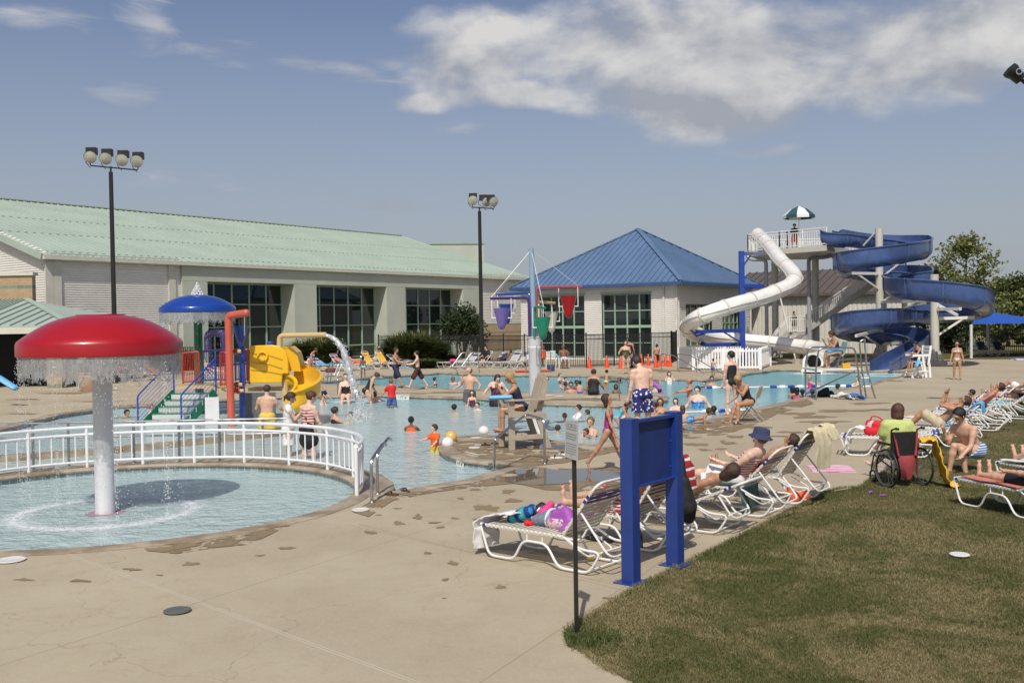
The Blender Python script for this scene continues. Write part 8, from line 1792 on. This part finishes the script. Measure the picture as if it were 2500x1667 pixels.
# shoes
def shoe(p, rz, mt, lb, cat='sandal', L_=.25, strapc=None, grp=None):
    t = empty('sandal', p+Vector((0,0,.003)), rz, label=lb, cat=cat, group=grp); m = MB(); pts = []
    for k in range(16): a = 2*math.pi*k/16; pts.append((.045*(1+.12*math.sin(a))*math.cos(a), L_/2*math.sin(a)))
    m.prism(pts, 0, .03); m.build('sole', mt, t, smooth=0, bevel=.005); MB().tube(fillet([(-.045,.02,.02),(-.03,.03,.06),(.03,.03,.06),(.045,.02,.02)], .02, 3), .012, 6).build('strap', strapc or mt, t)
BRN = M('brown_leather', (.06,.03,.018), .6, var=.2); gsh = 'loose shoes on the deck'
for px, py, a, mt, sc2, lb in ((957,1209,70,BRN,BRN,'left brown sandal at the wading pool corner'),(990,1201,40,BRN,BRN,'right brown sandal at the wading pool corner'),(1186,1088,60,BLKR,BRN,'left dark flip-flop before the tan chair'),(1212,1084,80,BLKR,BRN,'right dark flip-flop before the tan chair'),(1358,1119,75,WT,BLKR,'left black and white sneaker near the rules plate'),(1375,1111,40,WT,BLKR,'right black and white sneaker near the rules plate'),(1396,1120,80,BLKR,BLKR,'black shoe right behind the rules plate'),(1800,1036,60,BLKR,WT,'black striped slipper under the folding chair'),(2213,922,70,BLKR,BRN,'dark sandals left of the white lifeguard chair'),(2243,923,70,BLKR,WT,'black and white shoe under the white lifeguard chair'),(1476,1322,60,BLKR,WT,'black slipper under the nearest lounger back'),(1450,1318,50,BLKR,BLKR,'second black slipper under the nearest lounger back')):
    shoe(G(px,py), R(a), mt, lb, 'shoe', strapc=sc2, grp=gsh)
m = MB(); m.lathe([(.001,0),(.035,0),(.036,.15),(.03,.18),(.014,.2),(.014,.23),(.001,.23)], 14); o = m.build('bottle', M('dark_bottle',(.03,.03,.03),.15,spec=.8), None, label='dark drink bottle standing beside the left post of the blue sign', cat='bottle'); o.location = G(1563,1338)
lump('snack_bag', [((-.07,0,.02),(.07,.02,.03),.03,.028)], patmat('yellow_silver_foil','mott',(.65,.40,.02),(.6,.6,.6),16), 'crumpled yellow and silver snack bag under the nearest lounger', 'snack bag', .009, G(1453,1366))
# things under the steel platform
ribbon('white_towel', [G(2035,972), G(2060,974)+Vector((0,0,.12)), G(2078,976)], (0,.5,0), WT, 'white towel in the heap under the steel platform', 'towel', .05, 41); ribbon('blue_towel', [G(2072,975), G(2085,975)+Vector((0,0,.14)), G(2105,976)], (0,.5,0), CL['blue'], 'royal blue towel in the heap under the steel platform', 'towel', .05, 42)
lump('black_bag', [((0,0,.1),(.35,.05,.1),.13,.10),((.1,0,.2),(.2,0,.24),.09,.08)], BLKF, 'black backpack lying under the steel platform', 'bag', .02, G(2005,968))
lump('pink_bag', [((0,0,.08),(.2,0,.08),.1,.1)], CL['pink'], 'pink bag on the flat far lounger near the ladder rails', 'bag', .02, G(1098,900)+Vector((.1,0,.40))); lump('maroon_bag', [((0,0,.12),(.4,0,.12),.14,.12)], CL['maroon'], 'maroon bag under the far loungers right of the yellow slide', 'bag', .02, G(800,909))
m = MB(); m.tube([Vector((.32*math.cos(a), .32*math.sin(a), 0)) for a in np.linspace(0,6.283,25)[:-1]], .10, 10, closed=True); o = m.build('swim_ring', M('purple_vinyl',(.32,.12,.42),.3), None, label='purple swim ring behind the floral trunks in the deep pool', cat='swim ring'); o.location = G(1594,962,ZW)+Vector((0,0,.12)); o.rotation_euler = (R(60),0,R(20))
# purple litter on the grass
lump('purple_scrap', [((0,0,.01),(.05,.01,.02),.02,.015)], CL['magenta'] if False else PUB, 'small purple scrap on the grass left of the wheelchair', 'litter', .008, G(2122,1203)); lump('purple_scrap', [((0,0,.01),(.09,.01,.01),.014,.012)], PUB, 'longer purple scrap on the grass in front of the wheelchair', 'litter', .008, G(2148,1210))
# ------------------------------------------------------------------ mown grass blades on the near lawn
def blades(n, seed):
    r = np.random.default_rng(seed); out = []
    px = r.uniform(1380, 2560, n*3); py = 980+(1730-980)*r.uniform(0, 1, n*3)**.75
    X = []; 
    hz = 785-.016*(px-1250); Y = 2.762*F/np.maximum(20, py-hz); x = Y*(px-1250)/F
    gx = np.array([p.x for p in grass_c]); gy = np.array([p.y for p in grass_c])
    # keep only points right of the deck edge polyline
    ex = np.interp(Y, gy[3:], gx[3:]) if False else None
    keep = np.zeros(len(px), bool); poly = [(p.x, p.y) for p in grass_c]+[(40, 31), (40, -6), (2.6, -6)]
    for i in range(len(poly)):
        x0, y0 = poly[i]; x1, y1 = poly[(i+1) % len(poly)]
        c_ = (y0 > Y) != (y1 > Y)
        xi = x0+(Y-y0)/(y1-y0+1e-12)*(x1-x0); keep ^= c_ & (x < xi)
    x = x[keep][:n]; Y = Y[keep][:n]; n = len(x)
    k = 1+Y*.05; h = r.uniform(.005, .018, n)*np.minimum(k, 1.6); w = r.uniform(.0018, .0035, n)*k; a = r.uniform(0, 6.28, n); ln = r.uniform(.2, .9, n)*h; la = r.uniform(0, 6.28, n)
    z0 = np.full(n, -.014); b = np.stack([x, Y, z0], 1); s_ = np.stack([np.cos(a)*w, np.sin(a)*w, np.zeros(n)], 1); tip = b+np.stack([np.cos(la)*ln, np.sin(la)*ln, h], 1)
    return np.stack([b-s_, b+s_, tip+s_*.25, tip-s_*.25], 1).reshape(-1, 3)
def blade_mat():
    m, t, b = newmat('grass_blades'); g = t.add('ShaderNodeNewGeometry'); pos = g.outputs['Position']; ri = g.outputs['Random Per Island']
    n1 = t.noise(pos, .62, 5, .68, .8); n2 = t.noise(pos, 6, 4, .65)
    gr_ = t.mix(ri, (.062,.072,.022), (.128,.134,.05)); st_ = t.mix(ri, (.16,.13,.06), (.30,.25,.13))
    f = t.math('ADD', t.ss(n1, .38, .62), t.math('MULTIPLY', t.math('SUBTRACT', n2, .5), 1.6), clamp=True); f = t.math('GREATER_THAN', f, t.math('ADD', t.math('MULTIPLY', ri, .85), .02))
    c = t.mix(f, gr_, st_); t.link(c, b.inputs['Base Color']); b.inputs['Roughness'].default_value = .7; b.inputs['Specular IOR Level'].default_value = .2; return m
GB = blade_mat()
leafmesh('grass', blades(360000, 2), GB, kind='stuff')
rg = np.random.default_rng(71); e = catmull([Vector((p.x, p.y, 0)) for p in grass_c if p.y > 5.5], 14); cs = []
for a, b in zip(e[:-1], e[1:]):
    n = int((b-a).length*900/(1+a.y*.06)); t_ = rg.uniform(0, 1, n); q = np.stack([a.x+(b.x-a.x)*t_+rg.normal(.015,.02,n), a.y+(b.y-a.y)*t_+rg.normal(-.01,.02,n)], 1); cs.append(q)
q = np.concatenate(cs); n = len(q); h = rg.uniform(.02,.06,n); a = rg.uniform(0,6.28,n); w = .003*(1+q[:,1]*.04); b0 = np.stack([q[:,0],q[:,1],np.full(n,-.01)],1); s_ = np.stack([np.cos(a)*w,np.sin(a)*w,np.zeros(n)],1); tip = b0+np.stack([rg.normal(-.015,.02,n),rg.normal(.01,.02,n),h],1)
leafmesh('edge_grass', np.stack([b0-s_,b0+s_,tip+s_*.2,tip-s_*.2],1).reshape(-1,3), GB, kind='stuff')
# leafy weed tuft round the foot of the rules sign
b = G(1412,1560); n = 2600; r = rg.normal(0,.14,(n,2)); r[:,0] = abs(r[:,0])*1.4-.10; h = rg.uniform(.02,.075,n); a = rg.uniform(0,6.28,n); w = .004; b0 = np.stack([b.x+r[:,0],b.y+r[:,1]*.8,np.zeros(n)],1); s_ = np.stack([np.cos(a)*w,np.sin(a)*w,np.zeros(n)],1); tip = b0+np.stack([rg.normal(0,.03,n),rg.normal(0,.03,n),h],1)
leafmesh('weed_tuft', np.stack([b0-s_,b0+s_,tip+s_*.4,tip-s_*.4],1).reshape(-1,3), LEAF, kind='stuff')
